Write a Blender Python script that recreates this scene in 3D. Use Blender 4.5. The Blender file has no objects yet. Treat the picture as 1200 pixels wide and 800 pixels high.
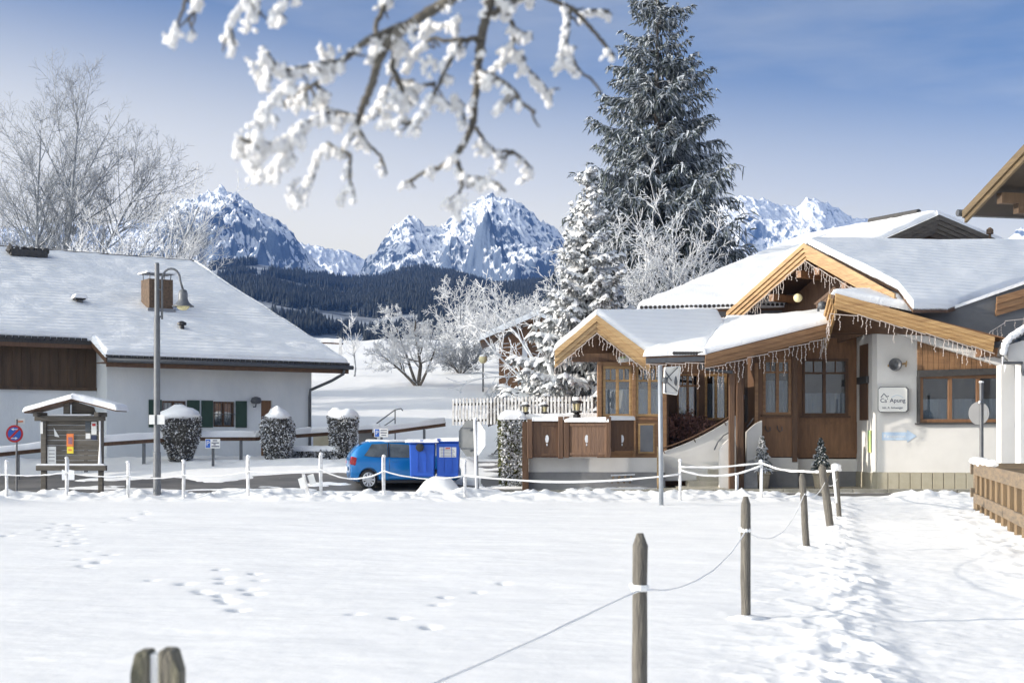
import bpy, bmesh, math, random
import numpy as np
from mathutils import Vector, Matrix, Euler
R = math.radians
random.seed(7)
SC = bpy.context.scene
COL = SC.collection
EYE = 1.65
F = 1667.0            # focal length in 1200-px units (50 mm lens)

# ---------------------------------------------------------------- placement
def fx(px, d): return (px - 600.0) / F * d
def fz(py, d): return EYE + (510.0 - py) / F * d
def P(px, py, d): return Vector((fx(px, d), d, fz(py, d)))
def on_plane(px, py, p0, n):
    d = Vector(((px - 600) / F, 1.0, (510 - py) / F)); o = Vector((0, 0, EYE))
    return o + d * ((Vector(p0) - o).dot(n) / d.dot(n))

# ---------------------------------------------------------------- noise
def _h(ix, iy, s):
    ix = ix.astype(np.int64); iy = iy.astype(np.int64)
    n = (ix * 374761393 + iy * 668265263 + s * 982451653) & 0xffffffff
    n = ((n ^ (n >> 13)) * 1274126177) & 0xffffffff
    n = ((n ^ (n >> 15)) * 2246822519) & 0xffffffff
    return ((n ^ (n >> 16)) & 0xffffff) / float(0xffffff)
def vnoise(x, y, s=0):
    x = np.asarray(x, float); y = np.asarray(y, float)
    x0 = np.floor(x); y0 = np.floor(y); tx = x - x0; ty = y - y0
    tx = tx * tx * tx * (tx * (tx * 6 - 15) + 10); ty = ty * ty * ty * (ty * (ty * 6 - 15) + 10)
    a = _h(x0, y0, s); b = _h(x0 + 1, y0, s); c = _h(x0, y0 + 1, s); d = _h(x0 + 1, y0 + 1, s)
    return (a * (1 - tx) + b * tx) * (1 - ty) + (c * (1 - tx) + d * tx) * ty
def fbm(x, y, o=4, s=0):
    v = 0; a = .5; t = 0
    for i in range(o):
        v = v + a * vnoise(x, y, s + i * 17); t += a; a *= .5
        x, y = x * 1.63 + y * 1.16 + 3.1, y * 1.63 - x * 1.16 + 7.7
    return v / t
def ridged(x, y, o=5, s=0, gain=.55):
    v = 0; a = .5; t = 0; w = 1.0
    for i in range(o):
        n = 1 - np.abs(2 * vnoise(x, y, s + i * 31) - 1); n = n * n
        v = v + a * n * w; t += a; w = np.clip(n * 1.6, 0, 1); a *= gain
        x, y = x * 1.55 + y * 1.2 + 1.3, y * 1.55 - x * 1.2 + 9.2
    return v / t
def sst(a, b, x):
    t = np.clip((np.asarray(x, float) - a) / (b - a), 0, 1); return t * t * (3 - 2 * t)

# ---------------------------------------------------------------- tags
def tag(o, label=None, cat=None, group=None, kind=None):
    if label: o['label'] = label
    if cat: o['category'] = cat
    if group: o['group'] = group
    if kind: o['kind'] = kind
    return o
def thing(name, label, cat, loc=(0, 0, 0), rz=0.0, group=None):
    o = bpy.data.objects.new(name, None); COL.objects.link(o)
    o.empty_display_size = .2
    o.location = loc; o.rotation_euler = (0, 0, rz)
    return tag(o, label, cat, group)
def root_loc(o):
    v = Vector((0, 0, 0))
    while o is not None:
        v += o.location; o = o.parent
    return v
def copy_tree(o, parent=None):
    c = o.copy(); COL.objects.link(c)
    if parent: c.parent = parent
    for ch in list(o.children): copy_tree(ch, c)
    return c

# ---------------------------------------------------------------- mesh building
def link_mesh(name, me, mats, parent=None, smooth=False):
    if not isinstance(mats, (list, tuple)): mats = [mats]
    for m in mats: me.materials.append(m)
    if smooth: me.polygons.foreach_set('use_smooth', [True] * len(me.polygons))
    o = bpy.data.objects.new(name, me); COL.objects.link(o)
    if parent is not None: o.parent = parent
    return o
def mesh_np(name, V, faces, mats, parent=None, smooth=False, local=True, mi=None):
    """faces: list of int arrays (n,k)"""
    V = np.asarray(V, float)
    if parent is not None and not local: V = V - np.array(root_loc(parent))
    me = bpy.data.meshes.new(name)
    me.vertices.add(len(V)); me.vertices.foreach_set('co', V.astype(np.float32).ravel())
    tot = [np.full(len(f), f.shape[1]) for f in faces]; tot = np.concatenate(tot)
    li = np.concatenate([f.ravel() for f in faces])
    me.loops.add(len(li)); me.loops.foreach_set('vertex_index', li.astype(np.int32))
    me.polygons.add(len(tot))
    st = np.concatenate([[0], np.cumsum(tot)[:-1]])
    me.polygons.foreach_set('loop_start', st.astype(np.int32))
    me.polygons.foreach_set('loop_total', tot.astype(np.int32))
    if mi is not None: me.polygons.foreach_set('material_index', np.asarray(mi, np.int32))
    me.update(calc_edges=True); me.validate()
    return link_mesh(name, me, mats, parent, smooth)
def grid_faces(nr, nc):
    i = np.arange(nr * nc).reshape(nr, nc)
    return np.stack([i[:-1, :-1], i[:-1, 1:], i[1:, 1:], i[1:, :-1]], -1).reshape(-1, 4)

class MB:
    def __init__(s): s.v = []; s.f = []; s.m = []
    def add(s, vs, fs, m=0):
        b = len(s.v); s.v += [tuple(v) for v in vs]
        for f in fs: s.f.append([b + i for i in f]); s.m.append(m)
    def box(s, c, size, rot=None, m=0):
        hx, hy, hz = size[0] / 2, size[1] / 2, size[2] / 2
        vs = [Vector((x * hx, y * hy, z * hz)) for x in (-1, 1) for y in (-1, 1) for z in (-1, 1)]
        if rot is not None:
            M = Euler(rot).to_matrix(); vs = [M @ v for v in vs]
        vs = [v + Vector(c) for v in vs]
        s.add(vs, [(0, 1, 3, 2), (4, 6, 7, 5), (0, 4, 5, 1), (2, 3, 7, 6), (0, 2, 6, 4), (1, 5, 7, 3)], m); return s
    def b(s, x0, x1, y0, y1, z0, z1, m=0):
        return s.box(((x0 + x1) / 2, (y0 + y1) / 2, (z0 + z1) / 2), (abs(x1 - x0), abs(y1 - y0), abs(z1 - z0)), None, m)
    def prism(s, poly, ext, m=0):
        ext = Vector(ext); n = len(poly); poly = [Vector(p) for p in poly]
        vs = poly + [p + ext for p in poly]
        fs = [tuple(range(n))[::-1], tuple(range(n, 2 * n))] + [(i, (i + 1) % n, n + (i + 1) % n, n + i) for i in range(n)]
        s.add(vs, fs, m); return s
    def tube(s, pts, rad, n=6, m=0, cap=True):
        pts = [Vector(p) for p in pts]
        if not isinstance(rad, (list, tuple)): rad = [rad] * len(pts)
        b = len(s.v); up = Vector((0, 0, 1)); prev = None
        for i, p in enumerate(pts):
            t = (pts[min(i + 1, len(pts) - 1)] - pts[max(i - 1, 0)])
            if t.length < 1e-9: t = Vector((0, 0, 1))
            t.normalize()
            if prev is None:
                a = t.cross(up if abs(t.z) < .95 else Vector((1, 0, 0))).normalized()
            else:
                a = (prev - t * prev.dot(t)); a = a.normalized() if a.length > 1e-6 else t.orthogonal().normalized()
            prev = a; c = t.cross(a)
            for k in range(n):
                w = 2 * math.pi * k / n
                s.v.append(tuple(p + (a * math.cos(w) + c * math.sin(w)) * rad[i]))
        for i in range(len(pts) - 1):
            for k in range(n):
                k2 = (k + 1) % n
                s.f.append([b + i * n + k, b + i * n + k2, b + (i + 1) * n + k2, b + (i + 1) * n + k]); s.m.append(m)
        if cap and n > 2:
            s.f.append([b + k for k in range(n)][::-1]); s.m.append(m)
            e = b + (len(pts) - 1) * n
            s.f.append([e + k for k in range(n)]); s.m.append(m)
        return s
    def lathe(s, c, prof, n=16, m=0, axis='z'):
        c = Vector(c); b = len(s.v)
        for (r, z) in prof:
            for k in range(n):
                w = 2 * math.pi * k / n; x, y = r * math.cos(w), r * math.sin(w)
                if axis == 'z': v = Vector((x, y, z))
                elif axis == 'y': v = Vector((x, z, y))
                else: v = Vector((z, x, y))
                s.v.append(tuple(c + v))
        for i in range(len(prof) - 1):
            for k in range(n):
                k2 = (k + 1) % n
                s.f.append([b + i * n + k, b + i * n + k2, b + (i + 1) * n + k2, b + (i + 1) * n + k]); s.m.append(m)
        s.f.append([b + k for k in range(n)][::-1]); s.m.append(m)
        e = b + (len(prof) - 1) * n
        s.f.append([e + k for k in range(n)]); s.m.append(m)
        return s
    def blob(s, c, r, sub=1, jit=.15, scale=(1, 1, 1), m=0, rng=random):
        vs, fs = ICO[sub]
        ph = [rng.uniform(0, 6.3) for _ in range(3)]
        out = []
        for v in vs:
            k = 1 + jit * (math.sin(v[0] * 4 + ph[0]) + math.sin(v[1] * 5 + ph[1]) + math.sin(v[2] * 4.5 + ph[2])) / 1.5
            out.append((c[0] + v[0] * r * k * scale[0], c[1] + v[1] * r * k * scale[1], c[2] + v[2] * r * k * scale[2]))
        s.add(out, fs, m); return s
    def build(s, name, mats, parent=None, local=False, smooth=False, bevel=0, fix=True):
        me = bpy.data.meshes.new(name)
        off = root_loc(parent) if (parent is not None and not local) else Vector((0, 0, 0))
        me.from_pydata([tuple(Vector(v) - off) for v in s.v], [], s.f)
        me.polygons.foreach_set('material_index', s.m)
        if fix:
            bm = bmesh.new(); bm.from_mesh(me); bmesh.ops.recalc_face_normals(bm, faces=bm.faces); bm.to_mesh(me); bm.free()
        me.update()
        o = link_mesh(name, me, mats, parent, smooth)
        if bevel:
            md = o.modifiers.new('bevel', 'BEVEL'); md.width = bevel; md.segments = 2; md.limit_method = 'ANGLE'; md.angle_limit = R(40)
        return o
def _ico(sub):
    bm = bmesh.new(); bmesh.ops.create_icosphere(bm, subdivisions=sub, radius=1)
    bm.verts.index_update()
    r = ([tuple(v.co) for v in bm.verts], [tuple(v.index for v in f.verts) for f in bm.faces]); bm.free(); return r
ICO = {1: _ico(1), 2: _ico(2), 3: _ico(3)}

def text_mesh(name, body, size, loc, mat, parent=None, rx=R(90), rz=0, ext=.004, align='CENTER', local=False):
    cu = bpy.data.curves.new(name, 'FONT'); cu.body = body; cu.size = size; cu.extrude = ext
    cu.align_x = align; cu.align_y = 'CENTER'; cu.resolution_u = 3
    t = bpy.data.objects.new('tmp_text', cu); COL.objects.link(t)
    dg = bpy.context.evaluated_depsgraph_get()
    me = bpy.data.meshes.new_from_object(t.evaluated_get(dg))
    bpy.data.objects.remove(t); bpy.data.curves.remove(cu)
    me.name = name
    o = link_mesh(name, me, mat, parent)
    o.location = Vector(loc) - (root_loc(parent) if (parent is not None and not local) else Vector((0, 0, 0)))
    o.rotation_euler = (rx, 0, rz)
    return o

# rounded snow sheet lying on a four-cornered patch (a,b along the lower edge, c,d along the upper)
def snow_patch(name, a, b, c, d, thick, mat, parent=None, seed=0, local=False, amp=.25, res=.22, rr=.16, over=.05, open_='', ob=None):
    a, b, c, d = [np.array(Vector(q)) for q in (a, b, c, d)]
    Lu = max(np.linalg.norm(b - a), np.linalg.norm(c - d)); Lv = max(np.linalg.norm(d - a), np.linalg.norm(c - b))
    def samp(L):
        n = max(6, min(140, int(L / res))); e = min(.45, rr / L)
        return np.unique(np.round(np.concatenate([np.linspace(0, e, 5), np.linspace(e, 1 - e, n), np.linspace(1 - e, 1, 5)]), 6))
    us, vs = samp(Lu), samp(Lv)
    U, W = np.meshgrid(us, vs)
    eu, ev = over / Lu, over / Lv
    el, er, eb, et = [0 if k in open_ else e for k, e in zip('lrbt', (eu, eu, ev, ev))]
    U2 = U * (1 + el + er) - el; W2 = W * (1 + eb + et) - eb
    if over > 0:
        k1 = .16 * (fbm(U * Lu * 1.3 + seed, W * 0 + seed * 3.1, 3, 19) - .5) / Lv; k2 = .16 * (fbm(W * Lv * 1.3 + seed, U * 0 + seed * 1.7, 3, 20) - .5) / Lu
        if 'b' not in open_ and ob is None: W2 = W2 - (1 - W) ** 10 * k1
        if 'r' not in open_: U2 = U2 + U ** 10 * k2
        if 'l' not in open_: U2 = U2 - (1 - U) ** 10 * k2
    pt = (a * (1 - U2)[..., None] + b * U2[..., None]) * (1 - W2)[..., None] + (d * (1 - U2)[..., None] + c * U2[..., None]) * W2[..., None]
    big = 1e3
    dist = np.minimum(np.minimum(U * Lu + big * ('l' in open_), (1 - U) * Lu + big * ('r' in open_)), np.minimum(W * Lv + big * ('b' in open_), (1 - W) * Lv + big * ('t' in open_)))
    if ob is not None:
        d2 = np.minimum(np.minimum(U * Lu, (1 - U) * Lu), (1 - W) * Lv + big * ('t' in open_)); dist = np.where(U > ob, d2, dist)
    q = np.clip(dist / rr, 0, 1); rnd = np.sqrt(np.clip(1 - (1 - q) ** 2, 0, 1))
    nz = fbm(pt[..., 0] * .8, pt[..., 1] * .8 + pt[..., 2], 4, 3)
    edge = fbm(pt[..., 0] * 2.2, pt[..., 1] * 2.2 + pt[..., 2] * 2, 3, 8)
    h = thick * rnd * (1 + amp * (nz - .5) * 2) + thick * .25 * (edge - .5) * rnd
    top = pt.copy(); top[..., 2] += h + .004
    bot = pt.copy(); bot[..., 2] -= .03
    nr, nc = U.shape; n = nr * nc
    V = np.concatenate([top.reshape(-1, 3), bot.reshape(-1, 3)])
    i = np.arange(n).reshape(nr, nc)
    f1 = grid_faces(nr, nc)
    ring = np.concatenate([i[0, :], i[1:, -1], i[-1, -2::-1], i[-2:0:-1, 0]])
    r2 = np.roll(ring, -1)
    f2 = np.stack([ring, ring + n, r2 + n, r2], -1)
    return mesh_np(name, V, [f1, f2], mat, parent, True, local)
# ---------------------------------------------------------------- materials
MT = {}
def mat(name, c1, c2=None, scale=6.0, rough=.7, bump=0.0, bscale=None, stretch=(1, 1, 1), metal=0.0, snow=None, snow_n=.15, spec=.5, coat=0, detail=4, coord='pos', sub=0):
    m = bpy.data.materials.new(name); m.use_nodes = True
    nt = m.node_tree; N = nt.nodes; L = nt.links
    bs = N['Principled BSDF']
    bs.inputs['Roughness'].default_value = rough; bs.inputs['Metallic'].default_value = metal
    bs.inputs['Specular IOR Level'].default_value = spec
    if coat: bs.inputs['Coat Weight'].default_value = coat; bs.inputs['Coat Roughness'].default_value = .08
    if coord == 'pos':
        g = N.new('ShaderNodeNewGeometry'); src = g.outputs['Position']
    else:
        g = N.new('ShaderNodeTexCoord'); src = g.outputs['Object']
    mp = N.new('ShaderNodeMapping'); mp.inputs['Scale'].default_value = stretch; L.new(src, mp.inputs['Vector'])
    col = None
    c1 = (*c1, 1); bs.inputs['Base Color'].default_value = c1
    if c2 is not None:
        nz = N.new('ShaderNodeTexNoise'); nz.inputs['Scale'].default_value = scale; nz.inputs['Detail'].default_value = detail
        nz.inputs['Roughness'].default_value = .62
        L.new(mp.outputs['Vector'], nz.inputs['Vector'])
        rp = N.new('ShaderNodeValToRGB'); rp.color_ramp.elements[0].position = .32; rp.color_ramp.elements[1].position = .68
        rp.color_ramp.elements[0].color = c1; rp.color_ramp.elements[1].color = (*c2, 1)
        L.new(nz.outputs['Fac'], rp.inputs['Fac']); col = rp.outputs['Color']
    if snow is not None:
        ge = N.new('ShaderNodeNewGeometry'); sx = N.new('ShaderNodeSeparateXYZ'); L.new(ge.outputs['Normal'], sx.inputs[0])
        n2 = N.new('ShaderNodeTexNoise'); n2.inputs['Scale'].default_value = 9; n2.inputs['Detail'].default_value = 3
        L.new(ge.outputs['Position'], n2.inputs['Vector'])
        ad = N.new('ShaderNodeMath'); ad.operation = 'MULTIPLY_ADD'; ad.inputs[1].default_value = snow_n * 4; ad.inputs[2].default_value = -snow_n * 2
        L.new(n2.outputs['Fac'], ad.inputs[0])
        a2 = N.new('ShaderNodeMath'); a2.operation = 'ADD'; L.new(sx.outputs['Z'], a2.inputs[0]); L.new(ad.outputs[0], a2.inputs[1])
        mr = N.new('ShaderNodeMapRange'); mr.inputs['From Min'].default_value = snow - .06; mr.inputs['From Max'].default_value = snow + .06
        L.new(a2.outputs[0], mr.inputs['Value'])
        mx = N.new('ShaderNodeMix'); mx.data_type = 'RGBA'; L.new(mr.outputs[0], mx.inputs[0])
        if col is not None: L.new(col, mx.inputs[6])
        else: mx.inputs[6].default_value = c1
        mx.inputs[7].default_value = (.86, .88, .9, 1); col = mx.outputs[2]
    if col is not None: L.new(col, bs.inputs['Base Color'])
    if bump:
        nb = N.new('ShaderNodeTexNoise'); nb.inputs['Scale'].default_value = bscale or scale; nb.inputs['Detail'].default_value = 5
        L.new(mp.outputs['Vector'], nb.inputs['Vector'])
        bp = N.new('ShaderNodeBump'); bp.inputs['Strength'].default_value = min(1, bump); bp.inputs['Distance'].default_value = .03
        L.new(nb.outputs['Fac'], bp.inputs['Height']); L.new(bp.outputs['Normal'], bs.inputs['Normal'])
    MT[name] = m
    return m

mat('snow_field', (.9, .9, .9), (.868, .87, .875), .9, .6, .2, 6, spec=.25)
mat('snow', (.9, .905, .915), (.86, .87, .89), 1.6, .55, .55, 14, spec=.3)
def roof_snow_mat(name, per, dist, strength):
    m = mat(name, (.89, .9, .915), (.86, .875, .9), 1.2, .6, spec=.25)
    nt = m.node_tree; N = nt.nodes; L = nt.links
    g = N.new('ShaderNodeNewGeometry')
    w = N.new('ShaderNodeTexWave'); w.wave_type = 'BANDS'; w.bands_direction = 'Z'; w.inputs['Scale'].default_value = 2 * math.pi / per / 20
    w.inputs['Distortion'].default_value = .5; w.inputs['Detail'].default_value = 2; w.inputs['Detail Scale'].default_value = .5
    L.new(g.outputs['Position'], w.inputs['Vector'])
    nz = N.new('ShaderNodeTexNoise'); nz.inputs['Scale'].default_value = .35; L.new(g.outputs['Position'], nz.inputs['Vector'])
    rp = N.new('ShaderNodeMapRange'); rp.inputs['From Min'].default_value = .35; rp.inputs['From Max'].default_value = .62; L.new(nz.outputs['Fac'], rp.inputs['Value'])
    mu = N.new('ShaderNodeMath'); mu.operation = 'MULTIPLY'; L.new(w.outputs['Fac'], mu.inputs[0]); L.new(rp.outputs[0], mu.inputs[1])
    n2 = N.new('ShaderNodeTexNoise'); n2.inputs['Scale'].default_value = 7; n2.inputs['Detail'].default_value = 5; L.new(g.outputs['Position'], n2.inputs['Vector'])
    ad = N.new('ShaderNodeMath'); ad.operation = 'MULTIPLY_ADD'; ad.inputs[1].default_value = .5; L.new(n2.outputs['Fac'], ad.inputs[0]); L.new(mu.outputs[0], ad.inputs[2])
    bp = N.new('ShaderNodeBump'); bp.inputs['Strength'].default_value = strength; bp.inputs['Distance'].default_value = dist
    L.new(ad.outputs[0], bp.inputs['Height']); L.new(bp.outputs['Normal'], N['Principled BSDF'].inputs['Normal'])
    return m
roof_snow_mat('snow_rows', .13, .045, .8)
roof_snow_mat('snow_rows_fine', .13, .025, .55)
mat('rime', (.84, .85, .87), (.74, .75, .78), 20, .7, .3, 40)
mat('rime_post', (.85, .86, .88), (.55, .54, .52), 9, .75, .3, 40)
mat('asphalt', (.085, .085, .09), (.2, .19, .18), 1.1, .55, .4, 30, stretch=(.5, 1.6, 1), detail=7)
mat('kerb', (.25, .24, .2), (.38, .36, .31), 5, .8, .4, 30)
mat('plaster', (.72, .705, .68), (.66, .645, .62), 1.3, .85, .12, 40)
mat('plaster_house', (.76, .78, .79), (.6, .63, .65), .5, .9, .4, 10, stretch=(1, 1, .55), detail=9)
mat('plinth_grey', (.2, .2, .21), (.26, .26, .26), 2, .8, .2, 20)
mat('plinth_tile', (.36, .33, .25), (.42, .39, .31), 3, .7, .15, 20)
mat('stone_step', (.36, .33, .27), (.48, .44, .36), 4, .8, .3, 18)
mat('gold', (.45, .29, .13), (.27, .155, .065), 3, .55, .35, 9, stretch=(.5, .5, 5), detail=6)
mat('gold_light', (.52, .36, .18), (.33, .2, .09), 4, .5, .3, 12, stretch=(.5, .5, 4))
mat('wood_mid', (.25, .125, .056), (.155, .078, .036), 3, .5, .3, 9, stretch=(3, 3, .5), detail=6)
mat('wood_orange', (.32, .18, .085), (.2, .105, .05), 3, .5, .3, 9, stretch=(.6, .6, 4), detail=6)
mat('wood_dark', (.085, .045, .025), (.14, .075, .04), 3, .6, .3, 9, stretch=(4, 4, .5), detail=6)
mat('wood_gate', (.16, .085, .045), (.095, .05, .03), 2.5, .6, .3, 9, stretch=(5, 5, .4), detail=6)
mat('wood_clad', (.105, .066, .038), (.05, .033, .022), 1.1, .75, .3, 9, stretch=(4, 4, .5), detail=7)
mat('wood_grey', (.15, .135, .115), (.08, .072, .062), 3, .8, .5, 12, stretch=(.5, 1, 6), detail=6, snow=.8)
mat('wood_fence', (.26, .19, .12), (.13, .105, .08), 2.5, .8, .5, 12, stretch=(.8, .8, 6), detail=6)
mat('wood_picket', (.24, .16, .085), (.15, .11, .07), 3, .8, .4, 12, stretch=(5, 5, .6), detail=6)
mat('post_wood', (.18, .165, .14), (.085, .078, .07), 6, .85, .6, 16, stretch=(6, 6, .7), detail=6)
mat('post_moss', (.1, .1, .065), (.2, .18, .15), 8, .9, .6, 30, stretch=(2, 2, .7), detail=6)
mat('metal_grey', (.15, .16, .175), (.11, .118, .13), 5, .5, 0, metal=.2)
mat('zinc', (.36, .39, .43), (.3, .33, .37), 5, .5, 0, metal=.4)
mat('wood_black', (.035, .025, .018), (.022, .017, .013), 3, .7)
mat('wood_olive', (.15, .105, .055), (.09, .065, .035), 3, .6, .3, 9, stretch=(.5, .5, 5))
mat('picket_frost', (.62, .63, .65), (.3, .29, .28), 5, .8, .3, 30)
mat('metal_dark', (.085, .09, .1), (.11, .115, .125), 8, .45, 0, metal=.3)
mat('sign_back', (.07, .08, .09), (.1, .11, .12), 3, .55, .1, 20, metal=.3)
mat('fascia_grey', (.1, .105, .115), (.13, .135, .145), 2, .5)
mat('tile_dark', (.035, .034, .036), (.06, .057, .055), 8, .7, .3, 20)
mat('brick', (.16, .105, .068), (.07, .05, .036), 11, .85, .3, 30)
mat('lead', (.25, .26, .28), None, rough=.5, metal=.5)
mat('shutter', (.018, .05, .035), (.028, .065, .047), 4, .6)
mat('white_paint', (.8, .8, .79), None, rough=.5)
mat('sign_white', (.8, .79, .75), (.76, .75, .72), 2, .4)
mat('navy', (.02, .03, .08), None, rough=.5)
mat('sign_blue', (.02, .12, .5), None, rough=.4)
mat('sign_red', (.5, .02, .02), None, rough=.4)
mat('arrow_blue', (.42, .55, .72), (.5, .62, .76), 5, .6)
mat('text_grey', (.28, .28, .3), None, rough=.6)
mat('poster_orange', (.8, .25, .06), (.75, .18, .05), 20, .5)
mat('poster_yellow', (.85, .68, .05), None, rough=.5)
mat('poster_blue', (.08, .12, .25), (.5, .15, .1), 30, .5)
mat('paper', (.8, .8, .78), (.74, .74, .73), 6, .6)
mat('sticker_green', (.25, .55, .3), (.75, .7, .25), 4, .5)
mat('car_blue', (.004, .2, .56), (.005, .21, .58), 2, .3, 0, metal=.25, coat=.8)
mat('bin_blue', (.012, .085, .47), (.016, .1, .52), 3, .4, .1, 25)
mat('black_plastic', (.02, .02, .022), None, rough=.5)
mat('tyre', (.018, .018, .019), (.03, .03, .03), 20, .85)
mat('hubcap', (.6, .61, .63), None, rough=.3, metal=.8)
mat('lamp_red', (.55, .02, .03), None, rough=.15, coat=.5)
mat('lamp_clear', (.7, .72, .75), None, rough=.1, coat=.5)
mat('lamp_glass', (.62, .56, .3), (.55, .5, .3), 5, .3)
mat('globe', (.7, .62, .36), None, rough=.3)
mat('bark', (.09, .075, .062), (.16, .14, .12), 6, .9, .6, 14, stretch=(3, 3, .8), snow=.45, snow_n=.2)
mat('bark_frost', (.17, .18, .195), (.42, .45, .49), 3, .9, .5, 14, snow=.62, snow_n=.25)
mat('needle_fir', (.09, .105, .1), (.62, .64, .67), 2.2, .8)
mat('twig_grey', (.15, .165, .185), (.4, .43, .48), 2.5, .85, coord='pos')
mat('twig_rime', (.8, .82, .85), (.64, .65, .67), 4, .75)
mat('twig_fore', (.055, .048, .04), (.13, .12, .1), 30, .8)
mat('needle', (.04, .055, .048), (.1, .12, .115), 3, .8)
mat('needle_frost', (.42, .46, .52), (.64, .68, .73), 1.2, .8)
mat('needle_hang', (.14, .16, .18), (.46, .5, .56), 1.3, .8)
mat('needle_grey', (.06, .06, .056), (.12, .115, .105), 12, .85)
mat('moss_leaf', (.07, .085, .03), (.13, .13, .05), 12, .9)
mat('leaf_brown', (.17, .08, .06), (.36, .2, .17), 9, .8)
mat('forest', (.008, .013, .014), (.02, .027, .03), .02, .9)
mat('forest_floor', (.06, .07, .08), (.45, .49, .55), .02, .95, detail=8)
mat('icelight', (.62, .57, .54), (.45, .38, .35), 14, .4)
mat('rope', (.93, .93, .93), (.86, .86, .85), 25, .85, .3, 60)
mat('pot', (.42, .36, .27), (.34, .29, .22), 8, .8)
mat('interior', (.03, .027, .025), (.06, .05, .045), 2, .9)
mat('curtain_reflect', (.74, .75, .77), (.6, .62, .66), 6, .9, stretch=(6, 6, .6))
mat('poster_board', (.09, .1, .12), (.12, .13, .15), 3, .4)
mat('flagstone', (.2, .2, .21), (.3, .3, .3), 3, .8, .2, 20)
mat('stucco_far', (.6, .57, .52), None, rough=.9)
def glass_mat(name, tint, mixf):
    m = bpy.data.materials.new(name); m.use_nodes = True
    nt = m.node_tree; N = nt.nodes; L = nt.links; N.remove(N['Principled BSDF'])
    t = N.new('ShaderNodeBsdfTransparent'); t.inputs[0].default_value = (*tint, 1)
    g = N.new('ShaderNodeBsdfGlossy'); g.inputs['Roughness'].default_value = .02
    fr = N.new('ShaderNodeFresnel'); fr.inputs['IOR'].default_value = 1.5
    ma = N.new('ShaderNodeMath'); ma.operation = 'MULTIPLY_ADD'; ma.inputs[1].default_value = 1.0; ma.inputs[2].default_value = mixf
    L.new(fr.outputs[0], ma.inputs[0])
    x = N.new('ShaderNodeMixShader'); L.new(ma.outputs[0], x.inputs[0]); L.new(t.outputs[0], x.inputs[1]); L.new(g.outputs[0], x.inputs[2])
    L.new(x.outputs[0], N['Material Output'].inputs['Surface']); MT[name] = m
glass_mat('glass', (.76, .81, .85), .12)
glass_mat('car_glass', (.25, .3, .33), .14)
def mountain_mat():
    m = bpy.data.materials.new('mountain_rock'); m.use_nodes = True
    nt = m.node_tree; N = nt.nodes; L = nt.links; bs = N['Principled BSDF']; bs.inputs['Roughness'].default_value = .9
    bs.inputs['Specular IOR Level'].default_value = .1
    g = N.new('ShaderNodeNewGeometry'); sx = N.new('ShaderNodeSeparateXYZ'); L.new(g.outputs['Normal'], sx.inputs[0])
    mp = N.new('ShaderNodeMapping'); mp.inputs['Scale'].default_value = (1, .5, .6); mp.inputs['Rotation'].default_value = (0, R(35), 0); L.new(g.outputs['Position'], mp.inputs['Vector'])
    nz = N.new('ShaderNodeTexNoise'); nz.inputs['Scale'].default_value = .03; nz.inputs['Detail'].default_value = 12; nz.inputs['Roughness'].default_value = .78
    L.new(mp.outputs[0], nz.inputs['Vector'])
    a = N.new('ShaderNodeMath'); a.operation = 'MULTIPLY_ADD'; a.inputs[1].default_value = 1.5; a.inputs[2].default_value = -.75
    L.new(nz.outputs['Fac'], a.inputs[0])
    b = N.new('ShaderNodeMath'); b.operation = 'ADD'; L.new(sx.outputs['Z'], b.inputs[0]); L.new(a.outputs[0], b.inputs[1])
    rp = N.new('ShaderNodeMapRange'); rp.inputs['From Min'].default_value = .5; rp.inputs['From Max'].default_value = .66; L.new(b.outputs[0], rp.inputs['Value'])
    mx = N.new('ShaderNodeMix'); mx.data_type = 'RGBA'; L.new(rp.outputs[0], mx.inputs[0])
    mx.inputs[6].default_value = (.1, .13, .18, 1); mx.inputs[7].default_value = (.82, .85, .9, 1)
    L.new(mx.outputs[2], bs.inputs['Base Color'])
    n3 = N.new('ShaderNodeTexNoise'); n3.inputs['Scale'].default_value = .07; n3.inputs['Detail'].default_value = 10; n3.inputs['Roughness'].default_value = .65
    L.new(mp.outputs[0], n3.inputs['Vector'])
    bp = N.new('ShaderNodeBump'); bp.inputs['Strength'].default_value = .9; bp.inputs['Distance'].default_value = 9
    L.new(n3.outputs['Fac'], bp.inputs['Height']); L.new(bp.outputs['Normal'], bs.inputs['Normal'])
    MT['mountain'] = m
mountain_mat()
m = mat('snow_clump', (.93, .93, .93), (.9, .9, .9), 60, .8, .5, 160, spec=.2)
m.node_tree.nodes['Principled BSDF'].inputs['Subsurface Weight'].default_value = .15
m.node_tree.nodes['Principled BSDF'].inputs['Subsurface Radius'].default_value = (.02, .02, .02)
# ---------------------------------------------------------------- camera, sun, sky
SKY_FILL = 26
SUN_EL, SUN_AZ = 13.5, 9.5          # height, and angle the sun stands behind the picture plane on the left
sdir = Vector((-math.cos(R(SUN_AZ)) * math.cos(R(SUN_EL)), -math.sin(R(SUN_AZ)) * math.cos(R(SUN_EL)), math.sin(R(SUN_EL))))
cam = bpy.data.cameras.new('camera'); co = bpy.data.objects.new('camera', cam); COL.objects.link(co)
co.location = (0, 0, EYE); co.rotation_euler = (R(90), 0, 0)
cam.sensor_width = 36; cam.lens = F / 1200 * 36; cam.shift_y = 110 / 1200
cam.clip_start = .05; cam.clip_end = 30000
cam.dof.use_dof = True; cam.dof.focus_distance = 43; cam.dof.aperture_fstop = 4.2; cam.dof.aperture_blades = 9
SC.camera = co
sl = bpy.data.lights.new('sun', 'SUN'); so = bpy.data.objects.new('sun', sl); COL.objects.link(so)
sl.energy = 5.0; sl.angle = R(.55); sl.color = (1, .91, .79)
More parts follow.
